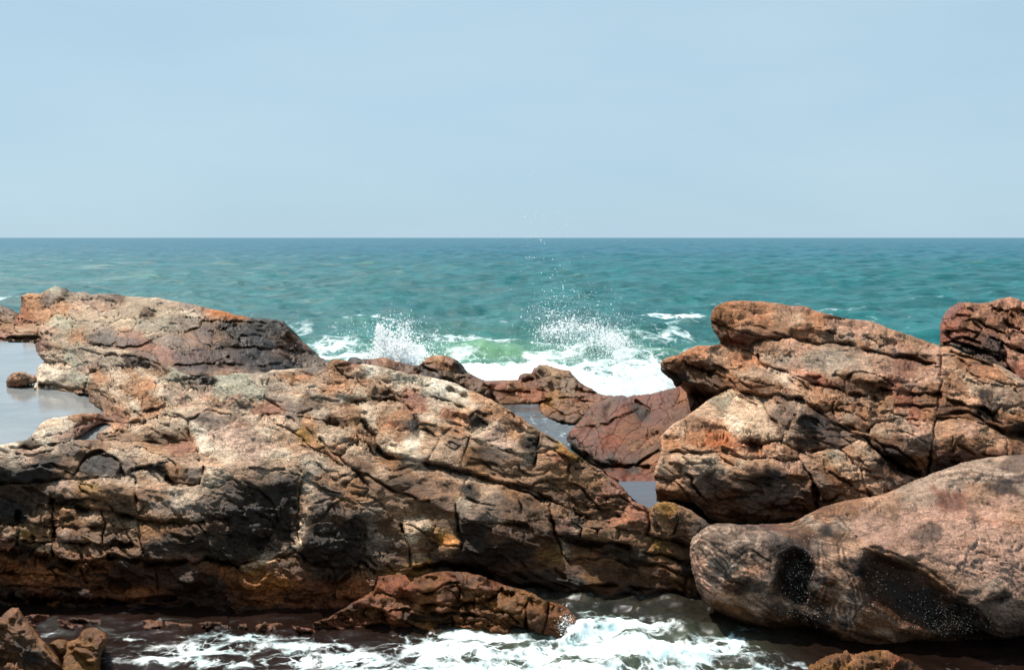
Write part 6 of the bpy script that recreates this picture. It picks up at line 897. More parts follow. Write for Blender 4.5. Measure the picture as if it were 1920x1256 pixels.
# ---- islet in the pool
outline = Zp(Z1, [(30, 585), (45, 560), (60, 540), (100, 530), (140, 532), (165, 545), (200, 552), (215, 570), (205, 590), (180, 602), (150, 615), (100, 620), (50, 618), (35, 605)])
rock('pool_stone', 'small rusty stone sticking out of the left tide pool', 'stone', outline, [(12, 718, 'z', 1.82), (35, 727, 'z', 1.8), (70, 716, 'z', 1.82), (40, 698, 'z', 2.25), (20, 702, 'z', 2.1)], Z1([(90, 550, 'T', 'o', 'a'), (150, 570, 'S', 'p', 'a'), (80, 595, 'F', 'r', 'a'), (160, 600, 'F', 'c', 'a')]), [(Zp(Z1, [(60, 570), (110, 580), (160, 575)]), 1.6, .1)], split=False, facet=(12, 6, .45), edge=(6, .35), thick=.5, scale_len=25)

# ---- low wet ledge at the foot of the cliff
outline = Zp(Z5, [(-170, 950), (-120, 930), (-60, 900), (0, 872), (60, 832), (140, 785), (158, 745), (165, 715), (230, 706), (300, 706), (330, 740), (400, 705), (470, 690), (520, 686), (620, 690), (720, 722), (820, 762), (900, 778), (960, 800), (1030, 842), (1090, 848), (1130, 872), (1160, 905), (1190, 950), (1215, 1000), (1212, 1030), (1150, 1045), (1100, 1052), (1000, 1058), (850, 1052), (700, 1032), (500, 1028), (300, 1020), (150, 1042), (0, 1062), (-100, 1045), (-190, 1010)])
anch = [(585, 1180, 'z', 0), (650, 1205, 'z', -.05), (800, 1195, 'z', -.05), (900, 1198, 'z', -.05), (1050, 1205, 'z', -.05), (1090, 1195, 'z', -.02), (720, 1078, 'Y', 12.9), (760, 1078, 'Y', 12.9), (850, 1072, 'Y', 13.0), (950, 1095, 'Y', 12.9), (1040, 1130, 'Y', 12.7), (650, 1140, 'Y', 12.5), (800, 1140, 'Y', 12.25), (950, 1150, 'Y', 12.15), (1060, 1160, 'Y', 12.3)]
seeds = Z5([(240, 740, 'T', 'r'), (260, 790, 'S', 'r'), (200, 830, 'S', 'b'), (480, 720, 'T', 'b', 'a'), (440, 790, 'S', 'y', 'a'), (420, 830, 'F', 'b', 'a'), (520, 820, 'F', 'd', 'a'), (560, 720, 'T', 'd', 'a'), (640, 770, 'S', 'b', 'b'), (700, 800, 'F', 'b', 'b'), (650, 720, 'T', 'b', 'b'), (780, 780, 'T', 'r', 'b2'), (620, 880, 'S', 'b'), (560, 870, 'D', 'k'), (700, 890, 'S', 'b'), (860, 810, 'T', 'y', 'c'), (800, 850, 'S', 'y', 'c'), (880, 890, 'F', 'y', 'c'), (850, 950, 'F', 'b', 'c'), (760, 900, 'F', 'b', 'c'), (960, 830, 'r', 'y', 'd'), (1000, 880, 'F', 'b', 'd'), (960, 950, 'F', 'd', 'd'), (1050, 900, 'S', 'b', 'e'), (1080, 950, 'F', 'b', 'e'), (1140, 940, 'r', 'b', 'e'), (1180, 1000, 'F', 'd', 'e'),
    (300, 870, 'S', 'b'), (380, 880, 'S', 'b'), (440, 880, 'F', 'b'), (340, 920, 'D', 'k'), (440, 970, 'S', 'y', 'f'), (400, 1000, 'F', 'b', 'f'), (520, 990, 'F', 'b', 'f'), (600, 960, 'S', 'b'), (650, 1000, 'F', 'b'), (760, 970, 'S', 'b'), (780, 1020, 'F', 'd'), (560, 920, 'S', 'b'), (650, 930, 'F', 'd'), (240, 910, 'S', 'r'), (250, 960, 'F', 'r'), (130, 900, 'S', 'b'), (90, 950, 'S', 'r'), (40, 920, 'S', 'r'), (150, 1000, 'S', 'b'), (250, 1000, 'F', 'd'), (60, 1010, 'S', 'r'), (-60, 960, 'S', 'r'), (-80, 1010, 'F', 'd'), (0, 880, 'S', 'd'), (100, 850, 'S', 'r'), (900, 1020, 'D', 'k'), (1000, 1020, 'F', 'd'), (1080, 1030, 'F', 'd'), (160, 740, 'S', 'r')])
cr = [(Zp(Z5, c), w, d) for c, w, d in [([(360, 790), (420, 800), (500, 760), (570, 745), (590, 800), (560, 860)], 2.6, .2), ([(330, 840), (420, 860), (540, 870), (640, 850), (720, 840), (800, 780)], 3.4, .3), ([(730, 880), (820, 900), (900, 900), (930, 850), (920, 980)], 2.6, .22), ([(230, 890), (330, 880), (450, 910), (560, 900), (700, 920), (850, 970)], 3, .28), ([(350, 940), (500, 955), (650, 950), (760, 960), (880, 985)], 2.4, .2), ([(540, 880), (545, 960), (520, 1020)], 2, .18), ([(1040, 850), (1030, 930), (1000, 1030)], 3, .25), ([(0, 950), (100, 970), (200, 960), (340, 1000)], 2.4, .2), ([(160, 800), (260, 830), (330, 840)], 2.4, .2), ([(650, 860), (660, 930), (640, 1010)], 2, .16)]]
rock('wet_ledge', 'low ochre brown wet ledge at the foot of the dark cliff', 'rock ledge', outline, anch, seeds, cr, aniso=14, ncr=40, tm=(.68, .48, .29), facet=(24, 12, .5), relief=1.1, edge=(5, .10), thick=.7, scale_len=40, material=MWETROCK, wetall=.5, autocrack=.35)

# ---- low dark shelf along the foot of the cliff, left
outline = [(40, 1158), (70, 1152), (110, 1160), (160, 1158), (215, 1164), (280, 1160), (340, 1168), (400, 1165), (470, 1170), (530, 1168), (580, 1176), (600, 1186), (585, 1198), (520, 1196), (470, 1202), (400, 1198), (330, 1203), (260, 1196), (215, 1198), (150, 1192), (95, 1188), (60, 1175)]
rock('wave_washed_shelf', 'narrow dark red shelf awash along the cliff foot, left', 'rock ledge', outline, [(50, 1170, 'z', .05), (600, 1190, 'z', 0), (320, 1198, 'z', -.03), (300, 1165, 'Y', 12.7), (150, 1162, 'Y', 12.7), (450, 1172, 'Y', 12.6), (150, 1188, 'z', .0), (450, 1197, 'z', -.02)],
     [(80, 1165, 'T', 'r', 'a'), (130, 1175, 'S', 'r'), (190, 1170, 'T', 'd'), (240, 1180, 'S', 'r'), (300, 1170, 'T', 'b'), (350, 1185, 'S', 'r'), (420, 1175, 'T', 'd'), (470, 1188, 'S', 'r'), (540, 1180, 'T', 'b'), (580, 1188, 'S', 'r')],
     [([(120, 1160), (200, 1180), (300, 1178), (420, 1188), (560, 1184)], 2.4, .12), ([(80, 1180), (180, 1186), (280, 1188)], 2, .1)], aniso=5, facet=(16, 7, .6), relief=1.3, edge=(5, .1), thick=.5, scale_len=25, material=MWETROCK, wetall=.6, tm=(.6, .45, .38))

# ---- foreground boulder
outline = Zp(Z6, [(202, 560), (205, 535), (215, 512), (232, 495), (250, 478), (280, 460), (310, 446), (350, 441), (400, 441), (450, 447), (500, 446), (570, 442), (640, 441), (680, 438), (720, 436), (760, 422), (800, 398), (840, 378), (880, 358), (940, 340), (1000, 322), (1100, 308), (1200, 290), (1250, 268), (1300, 245), (1350, 222), (1400, 205), (1440, 185), (1500, 165), (1560, 145), (1630, 125), (1700, 110), (1780, 100), (1850, 92), (1920, 86), (2100, 95), (2350, 180), (2400, 600), (2300, 950), (2000, 1010), (1900, 1018), (1850, 1032), (1800, 1038), (1750, 1036), (1650, 1052), (1500, 1066), (1400, 1068), (1330, 1062), (1300, 1070), (1260, 1088), (1180, 1098), (1100, 1096), (1050, 1085), (1000, 1066), (940, 1058), (900, 1050), (850, 1022), (760, 992), (700, 1000), (640, 992), (560, 985), (500, 972), (450, 950), (400, 925), (330, 888), (295, 862), (268, 838), (248, 800), (236, 770), (225, 720), (212, 680), (203, 620)])
anch = [(1294, 1030, 'Y', 12.9), (1300, 990, 'Y', 13.2), (1340, 982, 'Y', 13.6), (1450, 982, 'Y', 13.9), (1510, 975, 'Y', 14.2), (1580, 940, 'Y', 14.8), (1660, 925, 'Y', 15.0), (1780, 875, 'Y', 15.6), (1920, 853, 'Y', 16.0), (2050, 880, 'Y', 15.6), (1330, 1020, 'Y', 12.6), (1320, 1120, 'Y', 12.1), (1400, 1040, 'Y', 12.3), (1400, 1150, 'Y', 11.9), (1500, 1010, 'Y', 12.7), (1500, 1080, 'Y', 12.1), (1560, 1040, 'Y', 12.1), (1620, 1000, 'Y', 12.6), (1700, 960, 'Y', 13.2), (1800, 930, 'Y', 13.6), (1900, 920, 'Y', 13.8), (1560, 1120, 'Y', 11.75), (1600, 1060, 'Y', 11.8), (1700, 1040, 'Y', 11.9), (1800, 1040, 'Y', 11.8), (1900, 1060, 'Y', 11.7), (1600, 1200, 'Y', 11.7), (1700, 1120, 'Y', 11.75), (1800, 1150, 'Y', 11.6), (1780, 1195, 'Y', 11.7), (1900, 1140, 'Y', 11.2), (1880, 1185, 'Y', 11.3), (2050, 1050, 'Y', 11.4), (2050, 1180, 'Y', 11.5), (1500, 1170, 'Y', 11.9)]
seeds = [tuple(s) for s in Z6([(300, 480, 'T', 'g'), (390, 470, 'T', 'g'), (500, 470, 'T', 'm'), (250, 540, 'a', 'g'), (230, 620, 'L', 'p'), (330, 560, 'S', 'm'), (420, 560, 'S', 'g'), (470, 590, 'F', 'm'), (550, 520, 'S', 'g'), (640, 500, 'S', 'm'), (640, 470, 'T', 'v'), (330, 650, 'F', 'g'), (420, 700, 'S', 'g'), (520, 690, 'S', 'c'), (460, 760, 'F', 'd'), (550, 770, 'F', 'm'), (300, 720, 'a', 'p'), (280, 800, 'a', 'p'), (400, 820, 'F', 'c'), (520, 840, 'F', 'c'), (400, 890, 'F', 'b'), (560, 900, 'F', 'c'), (650, 930, 'F', 'b'), (500, 940, 'D', 'b'), (620, 640, 'S', 'm'), (590, 700, 'a', 'm'),
    (730, 480, 'S', 'm'), (780, 520, 'F', 'd'), (740, 580, 'F', 'k'), (700, 640, 'F', 'k'), (780, 640, 'D', 'k'), (700, 720, 'F', 'k'), (800, 720, 'a', 'k'), (760, 800, 'F', 'k'), (680, 790, 'e', 'd'), (740, 860, 'S', 'c'), (820, 860, 'F', 'd'), (780, 930, 'F', 'd'), (700, 900, 'F', 'm'), (840, 960, 'F', 'k'),
    (850, 450, 'T', 'g'), (915, 478, 'T', 'k'), (980, 450, 'T', 'g'), (870, 550, 'a', 'm'), (920, 560, 'S', 'c'), (980, 520, 'F', 'd'), (900, 650, 'F', 'c'), (960, 640, 'S', 'c'), (930, 740, 'F', 'd'), (880, 720, 'F', 'm'), (980, 720, 'S', 'c'), (1000, 820, 'F', 'c'), (900, 820, 'D', 'd'), (960, 900, 'F', 'c'), (1020, 900, 'a', 'g'), (1050, 850, 'F', 'm'), (940, 1000, 'F', 'd'), (1040, 1000, 'F', 'b'), (1000, 960, 'F', 'm'), (1120, 1040, 'F', 'd'),
    (700, 440, 'T', 'b'), (900, 390, 'T', 'b'), (1050, 350, 'T', 'b'), (1000, 400, 'T', 'c'), (1130, 400, 'T', 'p'), (1200, 340, 'T', 'c'), (1200, 440, 'T', 'p'), (1100, 500, 'S', 'p'), (1180, 520, 'T', 'p'), (1280, 500, 'T', 'p'), (1320, 400, 'T', 'p'), (1400, 300, 'T', 'g'), (1500, 230, 'T', 'g'), (1600, 200, 'T', 'g'), (1750, 150, 'T', 'g'), (1850, 180, 'T', 'm'), (1800, 230, 'T', 'k'), (1880, 220, 'T', 'g'), (1840, 195, 'T', 'w'), (1450, 400, 'T', 'p'), (1430, 490, 'S', 'm'), (1470, 460, 'T', 'm'), (1550, 330, 'T', 'v'), (1700, 300, 'T', 'c'), (1650, 420, 'T', 'p'), (1800, 350, 'T', 'p'), (1880, 400, 'T', 'c'), (1750, 480, 'T', 'p'), (1600, 520, 'S', 'p'), (1700, 590, 'S', 'v'), (1800, 560, 'T', 'p'), (1880, 520, 'S', 'p'), (1350, 560, 'T', 'p'), (1450, 590, 'S', 'p'), (1550, 640, 'S', 'p'), (1620, 700, 'S', 'p'), (1700, 700, 'S', 'p'), (1820, 680, 'S', 'p'), (1400, 640, 'S', 'c'), (1550, 740, 'S', 'c'), (1680, 800, 'S', 'm'), (1760, 770, 'S', 'g'), (1800, 820, 'e', 'k'), (1870, 790, 'S', 'p'), (1820, 900, 'F', 'p'), (1760, 900, 'F', 'm'), (1850, 970, 'F', 'm'), (1800, 1010, 'D', 'd'), (1880, 900, 'F', 'c'),
    (1030, 570, 'S', 'c'), (1100, 620, 'F', 'm'), (1080, 700, 'F', 'k'), (1180, 600, 'D', 'd'), (1200, 680, 'F', 'd'), (1130, 760, 'F', 'd'), (1250, 760, 'F', 'k'), (1300, 680, 'D', 'd'), (1350, 740, 'F', 'd'), (1400, 740, 'F', 'b'), (1430, 820, 'F', 'k'), (1200, 860, 'F', 'd'), (1330, 860, 'F', 'k'), (1500, 830, 'F', 'd'), (1600, 860, 'F', 'k'), (1450, 920, 'F', 'k'), (1550, 950, 'F', 'd'), (1650, 950, 'F', 'k'), (1700, 1000, 'D', 'k'), (1500, 1020, 'D', 'd'), (1330, 950, 'F', 'd'), (1200, 950, 'F', 'b'), (1250, 1010, 'S', 'c'), (1230, 1060, 'F', 'b'), (1380, 1010, 'F', 'b'), (1100, 920, 'F', 'b'), (1130, 860, 'F', 'd'), (2100, 400, 'T', 'p'), (2200, 700, 'F', 'c'), (2100, 900, 'F', 'b')])]
cr = [(Zp(Z6, c), w, d) for c, w, d in [([(1060, 510), (1090, 545), (1170, 568), (1250, 595), (1320, 625), (1400, 665), (1450, 690), (1520, 755), (1600, 825), (1660, 870), (1700, 900), (1740, 980)], 3.6, .18), ([(1000, 500), (960, 545), (945, 590), (965, 640), (1000, 690), (1040, 740), (1050, 800)], 3, .10), ([(640, 760), (700, 830), (780, 855), (840, 800), (855, 720), (830, 640), (800, 580)], 5, .10), ([(960, 800), (930, 850), (890, 910), (900, 950), (940, 1000), (980, 1050)], 3, .14),
    ([(1340, 520), (1400, 545), (1470, 545), (1510, 500), (1500, 450), (1440, 445), (1380, 480)], 2, .03), ([(1620, 490), (1700, 540), (1760, 580), (1800, 610), (1850, 580), (1880, 530)], 2.4, .07), ([(1680, 590), (1740, 610), (1800, 615)], 2, .07), ([(1780, 830), (1830, 825), (1860, 795)], 3, .14), ([(240, 555), (260, 590), (280, 615)], 3, .10), ([(360, 470), (370, 490), (400, 500), (430, 490)], 2, .05), ([(1240, 980), (1260, 1020), (1280, 1080)], 3, .12), ([(1130, 440), (1170, 460), (1220, 450)], 2, .04), ([(1560, 340), (1620, 310), (1660, 300)], 2, .05), ([(400, 600), (440, 640), (500, 580), (540, 560)], 2, .03), ([(1720, 240), (1800, 215), (1930, 205)], 2, .03)]]
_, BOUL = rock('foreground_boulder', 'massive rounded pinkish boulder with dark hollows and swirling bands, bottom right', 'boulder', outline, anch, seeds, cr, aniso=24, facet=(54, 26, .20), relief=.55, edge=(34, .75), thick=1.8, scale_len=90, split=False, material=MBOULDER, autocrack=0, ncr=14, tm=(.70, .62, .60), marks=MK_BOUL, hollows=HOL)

# ---- small wet stones in the corners
outline = Zp(Z4, [(-420, 1000), (-200, 980), (-50, 985), (0, 975), (30, 948), (60, 926), (95, 926), (115, 955), (130, 975), (160, 1020), (185, 1045), (215, 1085), (240, 1112), (270, 1150), (300, 1182), (320, 1230), (335, 1275), (345, 1420), (-420, 1420)])
rock('corner_boulder', 'dark angular boulder with an ochre ridge in the bottom left corner', 'boulder', outline, [(-130, 1200, 'Y', 11), (20, 1140, 'Y', 11.2), (45, 1145, 'Y', 11.1), (90, 1220, 'Y', 10.9), (118, 1256, 'Y', 10.7), (0, 1200, 'Y', 10.6), (60, 1230, 'Y', 10.4), (0, 1300, 'Y', 10.2), (120, 1310, 'Y', 10.3), (-130, 1300, 'Y', 10.2)],
     Z4([(60, 945, 'T', 'o', 'a'), (20, 975, 'T', 'b', 'a'), (-100, 1000, 'T', 'b', 'a'), (110, 1000, 'r', 'b', 'a'), (60, 1020, 'S', 'b', 'a'), (170, 1070, 'r', 'b', 'a'), (230, 1140, 'r', 'y', 'a'), (100, 1080, 'F', 'd', 'b'), (30, 1080, 'F', 'd', 'b'), (150, 1150, 'F', 'k', 'b'), (60, 1170, 'F', 'd', 'b'), (250, 1220, 'F', 'd', 'b'), (100, 1230, 'S', 'b', 'c'), (-100, 1150, 'F', 'd', 'b'), (0, 1260, 'S', 'b', 'c')]),
     [(Zp(Z4, [(0, 1030), (60, 1060), (130, 1050)]), 2, .08), (Zp(Z4, [(130, 975), (180, 1060), (250, 1140), (320, 1240)]), 2.4, .07), (Zp(Z4, [(0, 1200), (100, 1200), (180, 1240)]), 2.5, .12)], split=False, tm=(.66, .52, .38), material=MWETROCK, wetall=.6, edge=(10, .3), thick=.9, scale_len=40, facet=(26, 14, .4), aniso=20)
outline = Zp(Z4, [(252, 1112), (275, 1098), (300, 1090), (335, 1092), (355, 1100), (385, 1092), (402, 1080), (415, 1055), (432, 1040), (460, 1032), (490, 1032), (520, 1045), (545, 1062), (555, 1085), (548, 1120), (530, 1150), (520, 1180), (515, 1240), (530, 1420), (320, 1420), (310, 1200), (285, 1160)])
rock('ochre_stone', 'two-lobed glossy ochre stone in the water beside the corner boulder', 'stone', outline, [(95, 1205, 'Y', 11.3), (150, 1195, 'Y', 11.4), (175, 1178, 'Y', 11.5), (200, 1190, 'Y', 11.4), (190, 1230, 'Y', 11.0), (150, 1235, 'Y', 10.9), (120, 1220, 'Y', 11.1), (150, 1310, 'Y', 10.5)],
     Z4([(300, 1110, 'T', 'y', 'a'), (320, 1150, 'F', 'b', 'a'), (400, 1110, 'l', 'o', 'b'), (470, 1060, 'T', 'y', 'b'), (520, 1100, 'e', 'b', 'b'), (440, 1100, 'S', 'y', 'b'), (400, 1160, 'S', 'y', 'c'), (460, 1180, 'F', 'b', 'c'), (360, 1200, 'S', 'y', 'c'), (430, 1230, 'F', 'y', 'c'), (500, 1160, 'e', 'd', 'b'), (380, 1300, 'F', 'b', 'c')]),
     [(Zp(Z4, [(340, 1150), (400, 1130), (470, 1130), (520, 1160)]), 2.4, .06), (Zp(Z4, [(350, 1100), (340, 1150), (310, 1180)]), 2.6, .12), (Zp(Z4, [(400, 1210), (430, 1180), (450, 1220)]), 1.6, .04)], split=False, tm=(.66, .52, .38), material=MWETROCK, wetall=.6, edge=(12, .3), thick=.6, scale_len=30, facet=(22, 14, .35))
outline = Zp(Z6, [(780, 1215), (800, 1196), (830, 1160), (862, 1132), (900, 1118), (950, 1104), (1000, 1108), (1050, 1112), (1090, 1100), (1130, 1096), (1180, 1092), (1220, 1092), (1250, 1112), (1300, 1128), (1340, 1145), (1380, 1175), (1410, 1200), (1450, 1300), (1450, 1420), (760, 1420)])
rock('rim_stone', 'lumpy rust brown stone at the bottom edge beneath the boulder', 'stone', outline, [(1505, 1258, 'Y', 10.9), (1540, 1230, 'Y', 11.0), (1600, 1224, 'Y', 11.1), (1665, 1220, 'Y', 11.1), (1710, 1240, 'Y', 11.0), (1740, 1256, 'Y', 10.9), (1600, 1256, 'Y', 10.5), (1680, 1260, 'Y', 10.5), (1620, 1320, 'Y', 10.1)],
     Z6([(860, 1160, 'l', 'y', 'a'), (950, 1130, 'T', 'b', 'a'), (1040, 1140, 'T', 'o', 'a'), (1000, 1170, 'S', 'y', 'a'), (1150, 1110, 'T', 'y', 'b'), (1210, 1110, 'T', 'o', 'b'), (1280, 1150, 'T', 'r', 'b'), (1150, 1170, 'S', 'b', 'b'), (1340, 1180, 'r', 'd', 'b'), (1240, 1200, 'S', 'b', 'b'), (1000, 1250, 'F', 'b', 'a'), (1200, 1300, 'F', 'b', 'b')]),
     [(Zp(Z6, [(1080, 1110), (1090, 1150), (1080, 1200)]), 2.6, .1)], split=False, tm=(.66, .52, .38), material=MWETROCK, wetall=.6, edge=(10, .25), thick=.6, scale_len=30, facet=(16, 9, .45))
print('PARTS', PARTCOUNT)
#SPRAY
# ================================================================== barnacles on the boulder
def octa_cloud(P, Rr, squash=None):
    base = np.array([(1, 0, 0), (-1, 0, 0), (0, 1, 0), (0, -1, 0), (0, 0, 1), (0, 0, -1)], float)
    tri = np.array([(0, 2, 4), (2, 1, 4), (1, 3, 4), (3, 0, 4), (2, 0, 5), (1, 2, 5), (3, 1, 5), (0, 3, 5)])
    s = np.ones((len(P), 3)) if squash is None else squash
    v = P[:, None] + base[None] * Rr[:, None, None] * s[:, None]
    return v.reshape(-1, 3), (tri[None] + 6 * np.arange(len(P))[:, None, None]).reshape(-1, 3)
rr = np.random.default_rng(12)
pts = []
for (u, v, su, sv, n) in [(1500, 1085, 14, 34, 260), (1515, 1050, 12, 20, 60), (1480, 1110, 18, 14, 90), (1500, 1150, 30, 10, 90), (1545, 1150, 14, 10, 50), (1640, 1100, 16, 24, 120), (1790, 1170, 34, 16, 420), (1760, 1150, 26, 18, 200), (1720, 1130, 50, 30, 120), (1680, 1070, 60, 30, 90), (1830, 1185, 22, 10, 120), (1450, 1003, 22, 8, 40)]:
    pts += [(u + rr.normal() * su, v + rr.normal() * sv) for _ in range(int(n * .42))]
PB = []
for u, v in pts:
    j = int((u - BOUL['u0']) / BOUL['step']); k = int((v - BOUL['v0']) / BOUL['step'])
    if 2 < j < BOUL['Pf'].shape[1] - 2 and 2 < k < BOUL['Pf'].shape[0] - 2 and BOUL['node'][k, j]:
        PB.append(BOUL['Pf'][k, j])
PB = np.array(PB); vv, ff = octa_cloud(PB, rr.uniform(.003, .0085, len(PB)))
bo = bpy.data.objects['foreground_boulder']
me = fast_mesh('barnacles', vv - np.array(bo.location), ff, 3, smooth=False); me.materials.append(MBARN)
b_ = link(bpy.data.objects.new('barnacles', me), bo); b_['kind'] = 'stuff'

# ================================================================== breaking wave spray
def spray(name, label, clusters, Y0, Ysd, seed):
    rr = np.random.default_rng(seed); P = []; Rr = []
    for (u, v, su, sv, n, sz) in clusters:
        du, dv = rr.normal(size=n) * su, rr.normal(size=n) * sv
        Y = Y0 + rr.normal(size=n) * Ysd
        p = ray(u + du, v + dv) * Y[:, None]; p[:, 2] += CAMZ
        ok = p[:, 2] > 0; P.append(p[ok]); Rr.append((sz * np.exp(rr.normal(size=n) * .5) * np.where(v + 0 * dv < 560, .72, .92) * Y / F)[ok])
    P = np.concatenate(P); Rr = np.concatenate(Rr)
    sq = np.exp(rr.normal(size=(len(P), 3)) * .3)
    v, f = octa_cloud(P, Rr, sq); c = P.mean(0); c[2] = 0
    me = fast_mesh(name, v - c, f, 3, smooth=True); me.materials.append(MFOAM)
    o = link(bpy.data.objects.new(name, me)); o.location = c
    return tag(o, label, 'spray', kind='stuff')
A_ = lambda pts: [(640 + p[0] / 2.743, 360 + p[1] / 2.743) + tuple(p[2:]) for p in pts]
left = A_([(a_[0], a_[1], a_[2], a_[3], int(a_[4] * (.30 if a_[4] > 450 else 1)), a_[5] * (1.25 if a_[4] > 450 else 1)) for a_ in [(215, 790, 10, 22, 1500, .9), (200, 740, 5, 14, 400, .8), (270, 800, 18, 16, 2600, 1.1), (320, 770, 10, 18, 900, .8), (340, 830, 16, 12, 1800, 1.1), (250, 850, 26, 8, 2400, 1.1), (330, 700, 8, 9, 200, .6), (300, 665, 14, 9, 110, .5), (365, 700, 14, 16, 160, .5), (260, 740, 14, 20, 500, .7), (200, 710, 6, 5, 120, .7), (400, 790, 22, 12, 400, .6), (430, 850, 22, 8, 500, .8), (60, 760, 26, 20, 260, .5), (40, 720, 20, 20, 120, .45), (490, 740, 26, 14, 150, .45), (170, 840, 10, 12, 700, 1.0), (450, 800, 40, 14, 300, .5)]])
spray('wave_splash', 'low white splash bursting behind the left of the centre rocks', left, 37, 1.0, 3)
arc = [(1060, 715), (1130, 690), (1200, 680), (1280, 690), (1340, 720), (1380, 745), (1410, 735), (1435, 760), (1445, 800), (1440, 850), (1440, 900)]
cl = [(x, y, 9, 7, 160, .75) for x, y in arc] + [(1340, 760, 22, 9, 420, .8), (1400, 770, 16, 12, 420, .8), (1230, 740, 40, 16, 380, .65), (1150, 760, 34, 16, 320, .65), (1110, 720, 16, 10, 220, .8), (1300, 720, 40, 18, 420, .65), (1200, 660, 60, 22, 420, .6), (1120, 640, 30, 16, 160, .6), (1290, 620, 40, 16, 160, .5), (1090, 520, 26, 30, 120, .6), (1140, 560, 40, 24, 160, .55), (1230, 540, 50, 24, 100, .5), (1060, 450, 18, 26, 50, .65), (980, 370, 20, 16, 26, .6), (1000, 280, 20, 18, 26, .55), (960, 245, 30, 5, 24, .6), (1000, 170, 18, 26, 70, .38), (1010, 90, 12, 14, 30, .34), (960, 125, 10, 10, 12, .5), (1080, 130, 30, 26, 34, .3), (1200, 380, 90, 60, 90, .42), (880, 400, 70, 60, 60, .4), (1400, 420, 80, 60, 40, .35),
    (1330, 830, 60, 26, 900, .6), (1440, 870, 14, 26, 420, .8), (1420, 940, 30, 30, 700, .7), (1500, 900, 30, 30, 420, .55), (1550, 850, 30, 20, 220, .45), (1300, 900, 60, 30, 500, .5), (1520, 970, 30, 20, 360, .6), (1200, 820, 50, 20, 300, .5), (1450, 1000, 50, 14, 600, .8), (1200, 960, 22, 14, 260, .6), (1060, 900, 36, 9, 200, .5), (1250, 980, 30, 12, 240, .6), (1620, 960, 26, 24, 160, .5), (900, 930, 60, 14, 300, .55), (700, 900, 60, 18, 300, .5)]
spray('spray_plume', 'tall fan of white droplets thrown above the surf against the sky', A_([(a_[0], a_[1], a_[2], a_[3], int(a_[4] * (1.9 if a_[4] > 90 else 1)), a_[5] * (.70 if a_[4] > 90 else .85)) for a_ in cl]), 34, 1.2, 5)
nr = Z5([(1110, 960, 6, 6, 120, .5), (1140, 940, 6, 6, 90, .5), (1160, 985, 8, 5, 260, .6), (1200, 970, 9, 5, 90, .45), (1180, 1010, 12, 4, 300, .7), (1130, 900, 6, 8, 40, .4)])
spray('ledge_splash', 'small white splash at the right end of the wet ledge', nr, 12.0, .12, 8)

# lumpy bank of dense foam piled against the rocks
def foam_bank(name, label, pts, Yn, hgt, seed):
    n = 150; o = np.array(pts); u0, v0 = o.min(0); u1, v1 = o.max(0)
    U, V = np.meshgrid(np.linspace(u0, u1, n * 2), np.linspace(v0, v1, n)); D = seg_dist(U, V, pts, True); ok = inside(U, V, pts)
    Y = CAMZ / slope(V); P = ray(U, V) * Y[..., None]; P[..., 2] = 0
    p = P.reshape(-1, 3); h = hgt * np.clip(D / 16, 0, 1) ** .7 * (.55 + .8 * fbm(p * np.array([1.1, .5, 0]), 5, seed).reshape(D.shape) + .35 * np.abs(fbm(p * np.array([3.1, 1.4, 0]), 4, seed + 3).reshape(D.shape)))
    P[..., 2] = np.where(ok, np.maximum(h, 0) + .02, -.06)
    c = ok[:-1, :-1] | ok[1:, :-1] | ok[1:, 1:] | ok[:-1, 1:]; g = np.arange(2 * n * n).reshape(n, 2 * n); q = np.stack([g[:-1, :-1], g[1:, :-1], g[1:, 1:], g[:-1, 1:]], -1)[c]
    us_ = np.unique(q); mp = np.full(2 * n * n, -1); mp[us_] = np.arange(len(us_)); v = P.reshape(-1, 3)[us_]; ce = v.mean(0); ce[2] = 0
    me = fast_mesh(name, v - ce, mp[q], 4); me.materials.append(MFOAM); ob = link(bpy.data.objects.new(name, me)); ob.location = ce
    return tag(ob, label, 'foam', kind='stuff')
foam_bank('surf_foam', 'thick white foam piled against the centre rocks and gully', [(700, 690), (760, 668), (840, 690), (880, 684), (960, 690), (1010, 676), (1060, 690), (1110, 706), (1150, 715), (1230, 700), (1280, 712), (1290, 760), (1100, 760), (1000, 730), (900, 740), (800, 720), (720, 710)], 30, .42, 3)

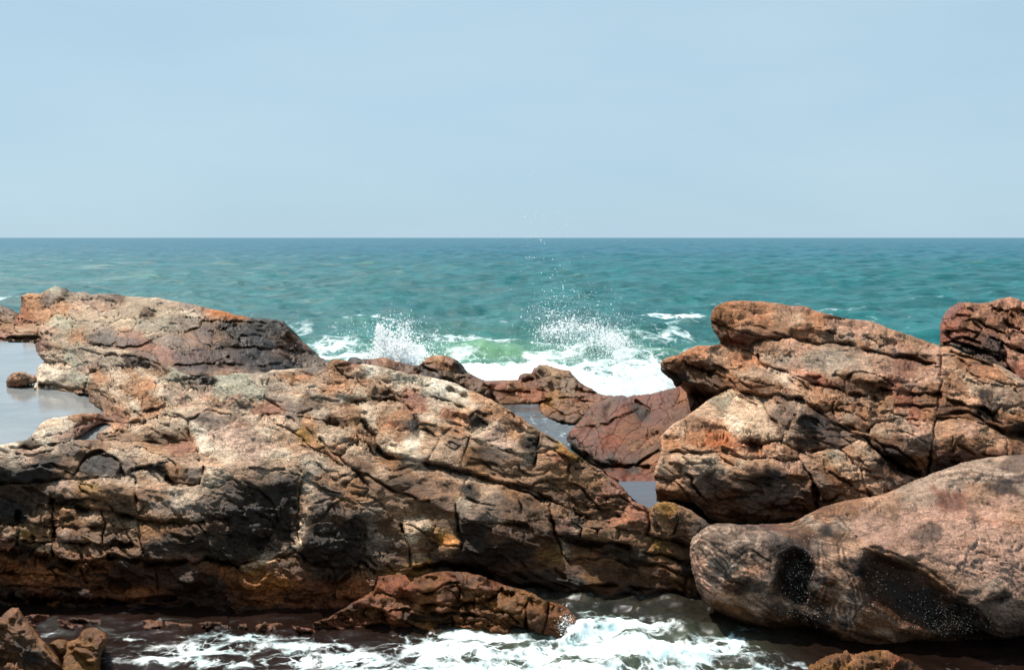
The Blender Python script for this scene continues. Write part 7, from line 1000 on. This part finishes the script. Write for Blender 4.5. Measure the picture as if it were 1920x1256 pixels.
def splash_core(name, label, u, v, Yc, w, h, seed):
    # ragged standing tongue of white water: a closed lumpy body pulled up into fingers
    n, mm = 96, 60; th = np.linspace(0, 2 * math.pi, n, endpoint=False); t = np.linspace(0, 1, mm)
    TH, TT = np.meshgrid(th, t); x0 = float(ray(u, v)[0]) * Yc
    rad = (1 - TT ** 1.6) * (1 + .35 * vnoise(np.c_[np.cos(TH).ravel() * 2, np.sin(TH).ravel() * 2, TT.ravel() * 3], seed).reshape(TH.shape))
    px_ = x0 + np.cos(TH) * rad * w + .25 * TT * vnoise(np.c_[TT.ravel() * 3, 0 * TT.ravel(), 0 * TT.ravel()], seed).reshape(TH.shape)
    py_ = Yc + np.sin(TH) * rad * w * .55
    hh = h * (.55 + .75 * np.clip(.5 + vnoise(np.c_[px_.ravel() * 2.6, py_.ravel() * 2.6, 0 * px_.ravel()], seed + 2).reshape(TH.shape), 0, 1.2))
    P = np.stack([px_, py_, -.1 + TT ** .8 * hh], -1).reshape(-1, 3)
    q_ = P * 5; P = P + .11 * np.c_[vnoise(q_, seed + 3), vnoise(q_, seed + 4), vnoise(q_, seed + 5)] + .05 * np.c_[vnoise(q_ * 3, seed + 6), vnoise(q_ * 3, seed + 7), vnoise(q_ * 3, seed + 8)]
    g = np.arange(n * mm).reshape(mm, n); g2 = np.roll(g, -1, 1)
    q = np.stack([g[:-1], g2[:-1], g2[1:], g[1:]], -1).reshape(-1, 4); ce = np.array([x0, Yc, 0])
    me = fast_mesh(name, P - ce, q, 4); me.materials.append(MCORE); ob = link(bpy.data.objects.new(name, me)); ob.location = ce
    return tag(ob, label, 'foam', kind='stuff')
m, nt = mat('white water'); T = NT(nt); b = T.n('ShaderNodeBsdfPrincipled'); b.inputs['Base Color'].default_value = (.98, .99, .99, 1); b.inputs['Roughness'].default_value = .7
b.inputs['Subsurface Weight'].default_value = 1; b.inputs['Subsurface Radius'].default_value = (1, 1, 1); b.inputs['Subsurface Scale'].default_value = .5
o = T.n('ShaderNodeOutputMaterial'); T.l(b.outputs[0], o.inputs[0]); MCORE = m
splash_core('splash_foam', 'solid white heart of the low splash behind the left centre rocks', 736, 690, 36.0, .88, 1.35, 4)
